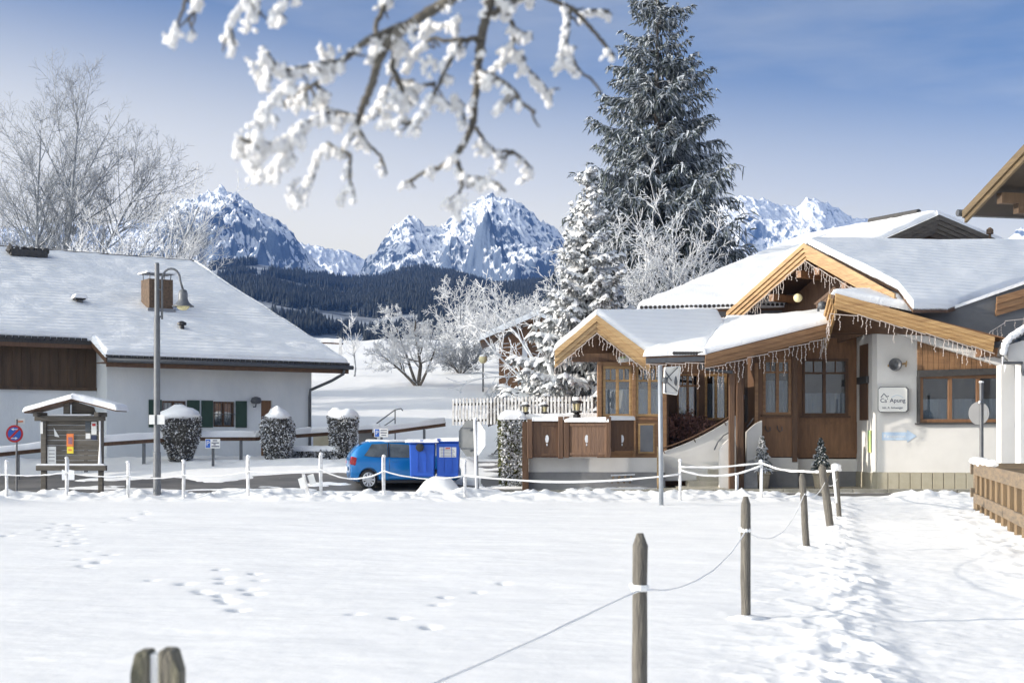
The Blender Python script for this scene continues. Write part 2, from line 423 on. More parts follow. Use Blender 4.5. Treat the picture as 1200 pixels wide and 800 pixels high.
so.rotation_euler = sdir.to_track_quat('Z', 'Y').to_euler(); so.location = (-60, -20, 60)
W = bpy.data.worlds.new('World'); SC.world = W; W.use_nodes = True
nt = W.node_tree; N = nt.nodes; L = nt.links
bg = N['Background']; bg.inputs['Strength'].default_value = .082
sk = N.new('ShaderNodeTexSky'); sk.sky_type = 'NISHITA'; sk.sun_disc = False
sk.sun_elevation = R(SUN_EL); sk.sun_rotation = math.atan2(sdir.x, sdir.y)
sk.altitude = 3000; sk.air_density = 1.0; sk.dust_density = 0.0; sk.ozone_density = 3.0
tc = N.new('ShaderNodeTexCoord'); sxz = N.new('ShaderNodeSeparateXYZ'); L.new(tc.outputs['Generated'], sxz.inputs[0])
def node(kind, **kw):
    n = N.new(kind)
    for k, v in kw.items():
        if k.startswith('i_'): n.inputs[k[2:].replace('_', ' ')].default_value = v
        else: setattr(n, k, v)
    return n
# thin streaks of high cloud
mp = node('ShaderNodeMapping'); mp.inputs['Scale'].default_value = (2.0, 2.0, 10); mp.inputs['Rotation'].default_value = (0, R(10), 0); L.new(tc.outputs['Generated'], mp.inputs['Vector'])
cn = node('ShaderNodeTexNoise', i_Scale=1.7, i_Detail=5, i_Roughness=.55); L.new(mp.outputs[0], cn.inputs['Vector'])
cr = node('ShaderNodeMapRange', i_From_Min=.40, i_From_Max=.75, i_To_Min=.06, i_To_Max=.34); L.new(cn.outputs['Fac'], cr.inputs['Value'])
# low mist whitening the horizon, reaching higher on the sun's side
tl = node('ShaderNodeMath', operation='MULTIPLY_ADD'); tl.inputs[1].default_value = .11; L.new(sxz.outputs['X'], tl.inputs[0]); L.new(sxz.outputs['Z'], tl.inputs[2])
hz = node('ShaderNodeMapRange', interpolation_type='SMOOTHSTEP', i_From_Min=.12, i_From_Max=.295, i_To_Min=1.0, i_To_Max=0.0); L.new(tl.outputs[0], hz.inputs['Value'])
m1 = node('ShaderNodeMath', operation='MAXIMUM'); L.new(cr.outputs[0], m1.inputs[0]); L.new(hz.outputs[0], m1.inputs[1])
cm = node('ShaderNodeMix', data_type='RGBA'); cm.inputs[7].default_value = (9.5, 8.9, 7.0, 1)
L.new(m1.outputs[0], cm.inputs[0]); L.new(sk.outputs[0], cm.inputs[6])
# bright patch added to the unseen sky, left behind the viewer, for fill light
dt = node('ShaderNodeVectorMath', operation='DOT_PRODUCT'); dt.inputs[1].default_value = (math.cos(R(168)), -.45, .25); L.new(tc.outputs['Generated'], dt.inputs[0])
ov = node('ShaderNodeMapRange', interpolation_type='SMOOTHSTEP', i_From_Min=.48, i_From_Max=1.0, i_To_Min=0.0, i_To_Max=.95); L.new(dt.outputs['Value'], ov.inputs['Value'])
c2 = node('ShaderNodeMix', data_type='RGBA'); c2.inputs[7].default_value = (SKY_FILL * .98, SKY_FILL, SKY_FILL * .93, 1)
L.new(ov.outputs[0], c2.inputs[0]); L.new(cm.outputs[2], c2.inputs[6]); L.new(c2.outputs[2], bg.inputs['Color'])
SC.view_settings.view_transform = 'Standard'; SC.view_settings.look = 'None'; SC.view_settings.gamma = 1
SC.view_settings.exposure = .66
SC.render.engine = 'CYCLES'
cy = SC.cycles; cy.use_denoising = True
try: cy.denoiser = 'OPENIMAGEDENOISE'
except Exception: pass
cy.max_bounces = 6; cy.diffuse_bounces = 3; cy.glossy_bounces = 3; cy.transmission_bounces = 4; cy.transparent_max_bounces = 10; cy.volume_bounces = 0
cy.caustics_reflective = False; cy.caustics_refractive = False
cy.use_adaptive_sampling = True; cy.adaptive_threshold = .01

# ---------------------------------------------------------------- terrain heights
PATH_L = lambda y: .45 + .223 * y
FENCE_X = lambda y: 10.0 + .235 * (y - 30.6)
def base_z(x, y):
    x = np.asarray(x, float); y = np.asarray(y, float)
    w = 1 - sst(-.5, 4.5, x)
    z = .80 * sst(41.0, 47.5, y) * w + .04 * (1 - w) * sst(38, 42, y)
    y0 = 52 + 14 * sst(2, 9, x)
    t = np.clip(y - y0, 0, 132 - 52); t = t * t / (t + 5)
    z = z + .128 * t
    z = z - 11 * sst(134, 300, y)
    return z
def road_mask(x, y):
    m = sst(38.6, 39.0, y) * (1 - sst(40.7, 41.0, y))
    mp_ = sst(38.6, 39.0, y) * (1 - sst(43.6 + .6 * np.sin(x * .7), 45.2 + .5 * np.sin(x * .9), y)) * (1 - sst(-1.6, -.6, x))
    xs = .35 - .16 * (y - 42) + .012 * (y - 42) ** 2
    ms = sst(40, 41, y) * (1 - sst(57, 60, y)) * (1 - sst(.9, 1.35, np.abs(x - xs)))
    return np.maximum(np.maximum(m, mp_), ms)
TRACKS = []
def _trk(pts, step, side, jit, seed):
    rg = random.Random(seed); out = []
    g = [Vector((fx(px, EYE * F / (py - 510)), EYE * F / (py - 510))) for px, py in pts]
    for a, b in zip(g[:-1], g[1:]):
        n = max(1, int((b - a).length / step)); d = (b - a).normalized(); pr = Vector((-d.y, d.x))
        for i in range(n):
            q = a + (b - a) * (i / n) + pr * (side if i % 2 else -side) + Vector((rg.uniform(-jit, jit), rg.uniform(-jit, jit)))
            out.append((q.x, q.y, rg.uniform(.05, .085), rg.uniform(.022, .05)))
    return out
TRACKS += _trk([(80, 612), (74, 628), (80, 641)], .45, .16, .1, 1)
TRACKS += _trk([(112, 647), (106, 655), (100, 668)], .4, .15, .1, 2)
TRACKS += _trk([(278, 668), (285, 676), (265, 692), (290, 706)], .3, .16, .1, 3)
TRACKS += _trk([(190, 678), (240, 690), (290, 712), (330, 720)], .5, .08, .06, 4)
TRACKS += _trk([(0, 627), (60, 616), (150, 608), (180, 598)], .7, .08, .06, 5)
TRACKS += _trk([(420, 718), (520, 735), (560, 742)], .45, .12, .1, 6)
TRACKS += _trk([(505, 705), (560, 690), (640, 678)], .6, .12, .1, 7)
def terrain_z(x, y, detail=True):
    x = np.asarray(x, float); y = np.asarray(y, float)
    z = base_z(x, y)
    far = sst(60, 140, y)
    z = z + (.09 * (fbm(x * .16, y * .22, 3, 1) - .5) + .05 * (fbm(x * .5, y * 1.1, 4, 2) - .5)) * (1 + 6 * far)
    z = z + .008 * (fbm(x * 2.6, y * 5.0, 3, 3) - .5)
    # ploughed bank along the road, lumpy
    lump = ridged(x * 1.1, y * 1.1, 4, 11); l2 = fbm(x * 3.2, y * 3.2, 3, 12)
    yb = 36.9 + .35 * np.sin(x * .45) + .6 * (fbm(x * .3, y * 0, 2, 13) - .5)
    open_ = 1 - sst(7.4, 8.2, x) * (1 - sst(9.6, 10.2, x)) * .8
    bank = np.exp(-((y - yb) / 1.0) ** 2) * open_
    z = z + bank * (.06 + .2 * lump + .16 * (l2 - .4)) 
    fl = sst(35.2, 36.1, y) * (1 - sst(38.3, 38.9, y)); z = z + fl * .07 * (l2 - .4)
    # second strip of ploughed snow before the houses
    far2 = sst(45.2, 46.4, y) * (1 - sst(50, 54, y)) * (1 - sst(0, 2, x)); z = z + far2 * (.05 + .2 * (l2 - .3) * lump + .14 * (fbm(x * .7, y * .7, 3, 14) - .4))
    bk = sst(40.9, 41.15, y) * (1 - sst(41.9, 42.6, y)) * sst(-1.2, -.2, x) * (1 - sst(3.6, 5.0, x)); z = z + bk * (.06 + .12 * (l2 - .3))
    # path trodden through the snow on the right
    dl = x - PATH_L(y); dr = FENCE_X(y) - .15 - x
    inn = sst(-.05, .25, dl) * sst(-1.2, -.6, -y + 40 - 1.2) * (1 - sst(34.5, 36.5, y))
    fine = fbm(x * 6, y * 6, 3, 21); rough = ridged(x * 2.3, y * 2.3, 4, 22)
    onp = inn * sst(.55, 1.0, dr)
    z = z - .022 * onp + onp * (.016 * (fine - .5) + .007 * (rough - .4))
    z = z + inn * (1 - sst(.3, 1.1, dr)) * (.075 * rough + .045 * (fine - .5) - .025)
    berm = np.exp(-((dl + .28) / .34) ** 2) * (1 - sst(34.5, 36, y))
    z = z + berm * (.0 + .11 * rough * fbm(x * 1.3, y * 1.3, 2, 24) * 1.5 + .06 * (fine - .5) - .01)
    bl2 = np.exp(-((dl + .8) / .5) ** 2) * (1 - sst(34, 36, y)); z = z + bl2 * .035 * (rough - .35)
    groove = np.exp(-((dl - 1.25 - .25 * np.sin(y * .8)) / .16) ** 2) * onp * sst(.35, .6, fbm(x * .4, y * .3, 2, 25))
    # heap at the far left of the field and a rounded dome beside the bins
    z = z + .42 * np.exp(-((x + 13.9) / 1.5) ** 2 - ((y - 34.2) / 1.1) ** 2)
    z = z + .42 * np.exp(-(((x + 2.0) / .52) ** 2 + ((y - 38.6) / .5) ** 2) ** 2.2)
    z = z + .2 * np.exp(-((x + 1.1) / 1.6) ** 2 - ((y - 38.2) / .7) ** 2) * (.6 + .8 * lump)
    # snow that stayed on the road in patches
    rm = road_mask(x, y)
    patch = fbm(x * .55, y * 1.5, 4, 31)
    right = sst(-.5, 1.5, x)
    zr = base_z(x, y) - .07 + .32 * np.clip(patch - (.465 + .135 * right), 0, .3) + .02 * (fine - .5)
    z = z * (1 - rm) + np.minimum(z, zr) * rm
    if detail:
        for (tx, ty, r, d) in TRACKS:
            s = (np.abs(x - tx) < .4) & (np.abs(y - ty) < .6)
            if s.any(): z[s] -= d * np.exp(-((x[s] - tx) / r) ** 2 - ((y[s] - ty) / (r * 1.5)) ** 2)
    # footing under the restaurant stays below its floors
    return z
def gz(x, y): return float(terrain_z(np.array([x]), np.array([y]), False)[0])

def build_terrain():
    ang = np.concatenate([np.linspace(-180, -32, 38)[:-1], np.linspace(-32, -21.5, 40)[:-1], np.linspace(-21.5, 21.5, 430), np.linspace(21.5, 32, 40)[1:], np.linspace(32, 180, 38)[1:]])
    rr_ = np.concatenate([np.array([.02, .6, 1.2, 1.8, 2.4]), np.exp(np.linspace(math.log(2.9), math.log(64), 900)), np.exp(np.linspace(math.log(64.6), math.log(180), 90)), np.exp(np.linspace(math.log(190), math.log(9000), 60))])
    A, RR = np.meshgrid(np.radians(ang), rr_)
    X = RR * np.sin(A); Y = RR * np.cos(A)
    Z = terrain_z(X.copy(), Y.copy())
    V = np.stack([X, Y, Z], -1).reshape(-1, 3)
    f = grid_faces(*X.shape)
    o = mesh_np('snow_ground', V, [f[:, ::-1]], MT['snow_field'], None, True)
    tag(o, 'snow covered meadow, path and slope', None, None, 'structure')
    # road sheet just under the snow that was left on it
    xs = np.arange(-34, 30, .2); ys = np.arange(38.55, 60, .2)
    X, Y = np.meshgrid(xs, ys); rm = road_mask(X, Y)
    Z = base_z(X, Y) - .032 - .25 * (rm < .02)
    keep = rm > .01
    f = grid_faces(*X.shape); k = keep.ravel()[f].any(1)
    o = mesh_np('road', np.stack([X, Y, Z], -1).reshape(-1, 3), [f[k][:, ::-1]], MT['asphalt'], None, True)
    tag(o, 'wet asphalt road with snow left in patches', None, None, 'structure')
    mb = MB()
    x = -.2
    while x < 13.6:
        z0 = float(base_z(np.array([x + .5]), np.array([41.0]))[0])
        mb.b(x + .006, x + .994, 40.86, 41.05, z0 - .25, z0 + .075); x += 1.0
    o = mb.build('kerb', MT['kerb'], bevel=.015); tag(o, 'stone kerb before the restaurant', None, None, 'structure')
    mb = MB().b(4.0, 15.2, 41.05, 44.4, -.3, .07); o = mb.build('pavement', MT['stone_step']); tag(o, 'paved strip before the restaurant', None, None, 'structure')
build_terrain()

# ---------------------------------------------------------------- mountains
def prof(pts):
    xs = [p[0] for p in pts]; ys = [p[1] for p in pts]
    return lambda px: np.interp(px, xs, ys)
def range_mesh(name, label, pts, D, D0, px0, px1, nc, nr, seed, spur, jag, zbase, warp=60, edge=.5):
    pr = prof(pts)
    px = np.linspace(px0, px1, nc)
    dd = np.concatenate([np.linspace(D0, D, nr), np.linspace(D + 12, D + 420, 24)])
    PX, DD = np.meshgrid(px, dd)
    s = np.clip((DD - D0) / (D - D0), 0, 1)
    X = (PX - 600) / F * DD
    wx = warp * (1 - s) * 2 * (fbm(X / 420 + seed, DD / 420, 3, seed) - .5)
    H = EYE + (510 - pr(PX + wx)) / F * D
    Hs = np.zeros_like(H); kern = 9
    for k in range(-kern, kern + 1): Hs += np.roll(H, k * 2, 1)
    Hs /= 2 * kern + 1
    Hm = H * s ** 3 + Hs * (1 - s ** 3)
    sh = s ** 1.12
    z = zbase + (Hm - zbase) * sh
    XS = X + .38 * (DD - D0) + 90 * (fbm(X / 260, DD / 260, 3, seed + 1) - .5)
    r1 = ridged(XS / 400 + seed * 3, DD / 620 + .4 * fbm(X / 200, DD / 200, 2, seed), 7, seed, .52) - .42
    r2 = ridged((X - .5 * DD) / 130 + seed, DD / 210, 6, seed + 3, .6) - .4
    env = 4 * s * (1 - s) * (1 - .6 * s ** 3)
    r3 = ridged((X + .8 * DD) / 230 - seed, (DD - .4 * X) / 300, 6, seed + 5, .58) - .4
    z = z + spur * .5 * r3 * env + 16 * (ridged(X / 24 + .3 * DD / 24, DD / 40, 4, seed + 7, .6) - .45) * np.clip(s * 3, 0, 1)
    z = z + spur * r1 * (env * .95 + .06) * np.clip(Hm / 700, .35, 1.1) + spur * .42 * r2 * (env + .1)
    z = z + jag * (ridged(X / 42, DD / 60, 5, seed + 9, .6) - .45) * (.25 + .75 * s ** 2)
    back = np.clip((DD - D) / 420, 0, 1); z = z - back * (z - zbase) * .8
    o = mesh_np(name, np.stack([X, DD, z], -1).reshape(-1, 3), [grid_faces(*X.shape)[:, ::-1]], MT['mountain'], None, True)
    tag(o, label, None, None, 'structure'); return o
NEAR = [(-200, 300), (40, 290), (120, 285), (160, 275), (175, 263), (189, 254), (200, 243), (217, 231), (230, 231), (238, 225), (247, 221), (257, 216), (267, 221), (278, 226), (284, 229), (292, 235), (305, 246), (324, 254), (342, 269), (349, 279), (376, 312), (395, 326), (409, 332), (418, 322), (430, 304), (440, 294), (451, 279), (457, 268), (463, 262), (470, 259), (478, 252), (484, 256), (490, 257), (497, 264), (505, 265), (513, 266), (524, 259), (534, 249), (542, 243), (551, 236), (557, 237), (563, 231), (570, 230), (576, 227), (583, 233), (590, 235), (597, 234), (607, 242), (617, 246), (627, 256), (638, 262), (655, 270), (690, 292), (740, 320), (800, 335), (900, 345), (1300, 350)]
FAR = [(-200, 270), (40, 262), (91, 258), (120, 262), (152, 255), (175, 262), (200, 268), (330, 288), (345, 284), (355, 284), (368, 287), (380, 288), (393, 292), (407, 293), (416, 297), (424, 302), (440, 303), (500, 300), (700, 296), (780, 275), (830, 245), (855, 233), (870, 227), (885, 231), (900, 235), (918, 240), (933, 241), (940, 236), (945, 232), (951, 231), (957, 230), (963, 233), (969, 235), (984, 245), (999, 255), (1014, 253), (1022, 260), (1045, 275), (1100, 295), (1150, 296), (1179, 280), (1190, 271), (1200, 266), (1250, 250), (1300, 262)]
range_mesh('mountain', 'jagged snowy peaks above the forest', NEAR, 4000, 2500, -60, 900, 1000, 380, 5, 205, 17, 170)
range_mesh('far_mountain', 'paler snowy ridges behind the nearer peaks', FAR, 5600, 4300, -60, 1290, 950, 170, 23, 170, 16, 250)

# ---------------------------------------------------------------- forest hill
FOR = prof([(-100, 320), (120, 318), (200, 316), (234, 321), (262, 318), (292, 315), (317, 318), (359, 329), (405, 338), (447, 336), (472, 328), (497, 326), (534, 330), (576, 341), (617, 338), (680, 340), (760, 345), (1000, 350), (1300, 350)])
def hill_z(px, D):
    s = np.clip((D - 620) / (2050 - 620), 0, 1)
    top = EYE + (516 - FOR(px)) / F * 2050
    X = (px - 600) / F * D
    return -8 + (top + 8) * s ** .92 + 26 * (fbm(X / 170, D / 170, 4, 41) - .5) * np.clip(s * 4, 0, 1) * (1 - s * .7)
px = np.linspace(-60, 1290, 420); dd = np.concatenate([np.linspace(600, 2050, 110), np.linspace(2080, 2600, 8)])
PX, DD = np.meshgrid(px, dd); Z = hill_z(PX, np.minimum(DD, 2050)) - np.clip(DD - 2050, 0, 600) * .3
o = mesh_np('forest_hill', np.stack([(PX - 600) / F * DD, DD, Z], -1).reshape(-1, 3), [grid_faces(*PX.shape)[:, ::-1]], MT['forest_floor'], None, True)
tag(o, 'wooded hill between meadow and mountains', None, None, 'structure')
def forest():
    rg = np.random.RandomState(3); n = 22000
    px = rg.uniform(150, 780, n * 2); D = 640 + (2050 - 640) * rg.uniform(0, 1, n * 2) ** .75
    X = (px - 600) / F * D
    gap = fbm(X / 120, D / 210, 4, 51) + .16 * (fbm(X / 30, D / 60, 2, 52) - .5)
    k = gap < .545; px, D, X = px[k][:n], D[k][:n], X[k][:n]; n = len(px)
    z = hill_z(px, D); h = rg.uniform(8, 13.5, n) * (.8 + .4 * vnoise(X / 60, D / 60, 6)); w = h * rg.uniform(.16, .24, n)
    tp = []; tf = []
    for (z0, z1, r) in ((0.08, .6, 1.0), (.4, 1.0, .66)):
        b = len(tp); ns = 5
        for k in range(ns): tp.append((r * math.cos(6.283 * k / ns + z0), r * math.sin(6.283 * k / ns + z0), z0))
        tp.append((0, 0, z1))
        for k in range(ns): tf.append((b + k, b + (k + 1) % ns, b + ns))
    tp = np.array(tp); tf = np.array(tf); m = len(tp)
    rot = rg.uniform(0, 6.28, n); cs, sn = np.cos(rot)[:, None], np.sin(rot)[:, None]
    vx = X[:, None] + w[:, None] * (tp[:, 0] * cs - tp[:, 1] * sn); vy = D[:, None] + w[:, None] * (tp[:, 0] * sn + tp[:, 1] * cs)
    vz = z[:, None] + h[:, None] * tp[:, 2]
    V = np.stack([vx, vy, vz], -1).reshape(-1, 3)
    Fc = (tf[None] + (np.arange(n) * m)[:, None, None]).reshape(-1, 3)
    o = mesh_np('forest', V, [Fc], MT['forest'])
    tag(o, 'dark conifer forest covering the hill below the peaks', 'forest', None, 'stuff')
forest()
# ---------------------------------------------------------------- plants
def tubes_np(segs, n=3):
    """segs: array (k,8): p0 p1 r0 r1 -> V,F of open tubes"""
    S = np.asarray(segs, float); k = len(S)
    p0, p1, r0, r1 = S[:, 0:3], S[:, 3:6], S[:, 6], S[:, 7]
    t = p1 - p0; t /= np.linalg.norm(t, axis=1)[:, None] + 1e-9
    ref = np.where(np.abs(t[:, 2:3]) < .9, np.array([[0, 0, 1.]]), np.array([[1., 0, 0]]))
    a = np.cross(t, ref); a /= np.linalg.norm(a, axis=1)[:, None] + 1e-9
    c = np.cross(t, a)
    V = np.zeros((k, 2 * n, 3))
    for i in range(n):
        w = 2 * math.pi * i / n; d = a * math.cos(w) + c * math.sin(w)
        V[:, i] = p0 + d * r0[:, None]; V[:, n + i] = p1 + d * r1[:, None]
    f = np.array([[i, (i + 1) % n, n + (i + 1) % n, n + i] for i in range(n)])
    Fc = (f[None] + (np.arange(k) * 2 * n)[:, None, None]).reshape(-1, 4)
    return V.reshape(-1, 3), Fc
class Segs:
    def __init__(s): s.thick = []; s.thin = []
    def put(s, a, b, r0, r1, lim): (s.thick if r0 > lim else s.thin).append((*a, *b, r0, r1))
def grow(S, p, d, L, r, lev, rng, P_):
    """recursive limb: P_ = dict(seg, wob, up, kids[], ang[], ratio[], lim, minr)"""
    ns = P_['seg'][min(lev, len(P_['seg']) - 1)]
    q = Vector(p); d = Vector(d).normalized(); step = L / ns
    nk = P_['kids'][lev] if lev < len(P_['kids']) else 0
    at = sorted(rng.uniform(P_.get('first', .25) if lev == 0 else .12, 1.0) for _ in range(nk))
    ki = 0; az = rng.uniform(0, 6.28)
    for i in range(ns):
        w = P_['wob']
        d2 = (d + Vector((rng.gauss(0, w), rng.gauss(0, w), rng.gauss(0, w * .7) + P_['up'][min(lev, len(P_['up']) - 1)]))).normalized()
        q2 = q + d2 * step
        f0, f1 = i / ns, (i + 1) / ns
        ra = max(P_['minr'], r * (1 - f0 * .72)); rb = max(P_['minr'] * .8, r * (1 - f1 * .72))
        S.put(q, q2, ra, rb, P_['lim'])
        while ki < nk and at[ki] <= f1:
            fr = (at[ki] - f0) / (f1 - f0); o = q + (q2 - q) * fr
            az += 2.4 + rng.uniform(-.6, .6)
            an = R(P_['ang'][min(lev, len(P_['ang']) - 1)]) * rng.uniform(.7, 1.3)
            e1 = d2.orthogonal().normalized(); e2 = d2.cross(e1)
            dd = d2 * math.cos(an) + (e1 * math.cos(az) + e2 * math.sin(az)) * math.sin(an)
            LL = L * P_['ratio'][min(lev, len(P_['ratio']) - 1)] * rng.uniform(.65, 1.15) * (1 - .45 * at[ki] if lev > 0 else 1 - .35 * at[ki])
            grow(S, o, dd, LL, max(P_['minr'], (ra + (rb - ra) * fr) * .58), lev + 1, rng, P_)
            ki += 1
        q, d = q2, d2
def bare_tree(name, label, cat, base, stems, P_, m_thick, m_thin, seed, group=None, nthick=6):
    rng = random.Random(seed); S = Segs()
    t = thing(name, label, cat, base, 0, group)
    for (d, L, r) in stems: grow(S, Vector((0, 0, -.15)), Vector(d), L, r, 0, rng, P_)
    V, f = tubes_np(S.thick, nthick); mesh_np('trunk', V, [f], MT[m_thick], t, True)
    if S.thin:
        V, f = tubes_np(S.thin, 3); mesh_np('crown', V, [f], MT[m_thin], t, False)
    return t

def at_ground(px, py_hint, D):
    x = fx(px, D); return (x, D, gz(x, D))
# big bare tree behind the farmhouse: several stems rising from one stool
PB = dict(seg=[10, 7, 5, 3], wob=.08, up=[.03, .075, .07, .05], kids=[24, 13, 9], ang=[40, 40, 42], ratio=[.46, .48, .46], lim=.04, minr=.0085, first=.14)
bare_tree('bare_tree', 'tall leafless tree with frosted twigs behind the snowy farmhouse roof', 'tree', (fx(72, 78), 78, 4.2),
          [((.08, .05, 1), 15.0, .19), ((-.22, 0, 1), 14.0, .16), ((.34, -.1, 1), 12.8, .15), ((-.62, .1, 1), 12.5, .15), ((.72, .1, 1), 10.5, .12), ((-1.1, 0, .8), 10.5, .11), ((.02, .3, 1), 13.5, .14)], PB, 'bark_frost', 'twig_grey', 11)
PB2 = dict(PB, kids=[15, 9, 6], lim=.03, ratio=[.48, .5, .42])
bare_tree('bare_tree', 'lower spreading leafless tree leaning right beside the tall bare tree', 'tree', (fx(128, 74), 74, 4.2),
          [((.5, 0, 1), 10.6, .13), ((.8, .1, .9), 9.0, .11), ((.2, .1, 1), 9.5, .11), ((.65, -.2, .8), 7.6, .08), ((-.1, .1, 1), 9, .1)], PB2, 'bark_frost', 'twig_rime', 21)
PS = dict(seg=[5, 5, 4, 3], wob=.1, up=[.03, .06, .06, .03], kids=[8, 8, 6], ang=[45, 42, 40], ratio=[.6, .52, .5], lim=.03, minr=.016, first=.1)
for i, (px, s, lab) in enumerate([(20, 1.0, 'low frosted shrub at the far left behind the farmhouse ridge'), (112, 1.15, 'low frosted shrub between the two bare trees behind the ridge'), (170, .9, 'low frosted shrub behind the ridge near the brick chimney')]):
    bare_tree('frosted_shrub', lab, 'shrub', (fx(px, 71), 71 + i * .4, 5.4), [((.5, 0, 1), 3.6 * s, .05), ((-.5, .1, 1), 3.7 * s, .05), ((0, .2, 1), 4.3 * s, .06), ((.9, 0, .7), 3.2 * s, .04), ((-.9, 0, .8), 3.2 * s, .04)], PS, 'bark_frost', 'twig_rime', 31 + i, 'frosted shrubs behind the farmhouse')
# frosted fruit trees on the slope
PF = dict(seg=[6, 6, 5, 3], wob=.12, up=[.0, .05, .05, .03], kids=[9, 9, 9], ang=[52, 46, 45], ratio=[.62, .55, .5], lim=.045, minr=.017, first=.2)
bare_tree('fruit_tree', 'frost white fruit tree with a dark leaning trunk on the snowy slope', 'tree', at_ground(490, 0, 86),
          [((-.55, 0, .55), 3.6, .13), ((.18, .1, 1), 4.2, .15), ((-.25, .2, 1), 4.0, .12), ((.6, -.1, .8), 3.2, .1)], PF, 'bark', 'twig_rime', 41)
PF2 = dict(PF, kids=[9, 8, 7])
bare_tree('fruit_tree', 'tallest frost white tree in the cluster right of the leaning fruit tree', 'tree', at_ground(548, 0, 100), [((.05, 0, 1), 5.9, .13), ((-.4, .1, 1), 5.4, .12), ((.5, .1, 1), 5.2, .12), ((-.7, .3, .8), 4.4, .1)], PF2, 'bark_frost', 'twig_rime', 43)
bare_tree('fruit_tree', 'rounded frost white tree standing behind the wooden cabin', 'tree', at_ground(604, 0, 108), [((.0, 0, 1), 5.4, .12), ((-.45, .1, 1), 5.0, .12), ((.45, .1, 1), 4.9, .12), ((.75, .3, .8), 4.2, .1)], PF2, 'bark_frost', 'twig_rime', 44)
bare_tree('fruit_tree', 'frost white tree filling the gap behind the dark bush on the slope', 'tree', at_ground(575, 0, 112), [((.0, 0, 1), 4.8, .12), ((-.55, .1, 1), 4.4, .1), ((.55, .1, 1), 4.4, .1)], PF2, 'bark_frost', 'twig_rime', 48)
bare_tree('sapling', 'small slim frosted sapling beside the farmhouse eave', 'tree', at_ground(415, 0, 93), [((.02, 0, 1), 3.9, .075)], dict(PF, kids=[17, 5, 0], ratio=[.34, .5, .4], ang=[50, 42], up=[0, .1, .1], first=.36, lim=.03), 'bark_frost', 'twig_rime', 45)
PD = dict(seg=[4, 4, 3], wob=.1, up=[.02, .03, .03], kids=[8, 7, 4], ang=[40, 40], ratio=[.6, .55], lim=.02, minr=.012, first=.1)
bare_tree('bush', 'dark stemmed bush in front of the white fruit trees', 'bush', at_ground(540, 0, 95), [((math.cos(a) * .8, math.sin(a) * .4, .8), 2.0, .035) for a in np.linspace(0, 6.0, 14)] , PD, 'bark', 'twig_grey', 46)
bare_tree('frosted_shrub', 'spiky rime white shrub before the wooden cabin', 'shrub', (fx(622, 56), 56, 1.9), [((math.cos(a) * 1.0, math.sin(a) * .6, .75), 1.9, .03) for a in np.linspace(0, 6.0, 12)], dict(PD, minr=.017, kids=[8, 6, 3]), 'twig_rime', 'twig_rime', 47)
bare_tree('bare_tree', 'frosted tree with long bare boughs between the snow laden fir and the chalet roof', 'tree', (fx(768, 63), 63, .8),
          [((-.12, 0, 1), 9.8, .13), ((.2, .1, 1), 10.2, .14), ((-.38, .1, 1), 8.8, .12), ((.45, 0, 1), 9.6, .12), ((.06, -.2, 1), 9.4, .12), ((.7, 0, 1), 8.4, .1)], dict(PF, kids=[17, 9, 6], minr=.016, lim=.05, ratio=[.42, .5, .48], first=.3), 'bark_frost', 'twig_rime', 49)
bare_tree('bare_tree', 'thin frosted tree with arching boughs left of the snow laden fir', 'tree', (fx(655, 66), 66, 2.6), [((-.35, 0, 1), 6.6, .1), ((-.7, 0, .9), 6.2, .08), ((.1, 0, 1), 6.0, .08)], dict(PF, kids=[8, 5, 3], minr=.018, lim=.03, up=[-.02, .02, .02]), 'twig_rime', 'twig_rime', 50)

def blades(p0, d, L, w, g, up, lift=0.0, pad=0.0):
    """drooping strips; p0,d (k,3); L,w,g (k,) -> V,F. pad>0 makes a rounded snow pad (3 wide)"""
    k = len(p0); L = L[:, None]; w = w[:, None]; g = g[:, None]
    z = np.array([[0, 0, 1.]])
    p0 = p0 + z * lift
    p1 = p0 + d * L * .5 - z * g * L * .22; p2 = p0 + d * L - z * g * L * .85
    s = np.cross(d, up); s /= np.linalg.norm(s, axis=1)[:, None] + 1e-9
    if not pad:
        V = np.stack([p0 - s * w * .35, p0 + s * w * .35, p1 - s * w * .5, p1 + s * w * .5, p2 - s * w * .12, p2 + s * w * .12], 1)
        f = np.array([[0, 1, 3, 2], [2, 3, 5, 4]]); m = 6
    else:
        h = z * pad * w
        V = np.stack([p0 - s * w * .4, p0 + h * .8, p0 + s * w * .4, p1 - s * w * .55, p1 + h, p1 + s * w * .55, p2 - s * w * .25, p2 + h * .35, p2 + s * w * .25], 1)
        f = np.array([[0, 1, 4, 3], [1, 2, 5, 4], [3, 4, 7, 6], [4, 5, 8, 7]]); m = 9
    Fc = (f[None] + (np.arange(k) * m)[:, None, None]).reshape(-1, 4)
    return V.reshape(-1, 3), Fc
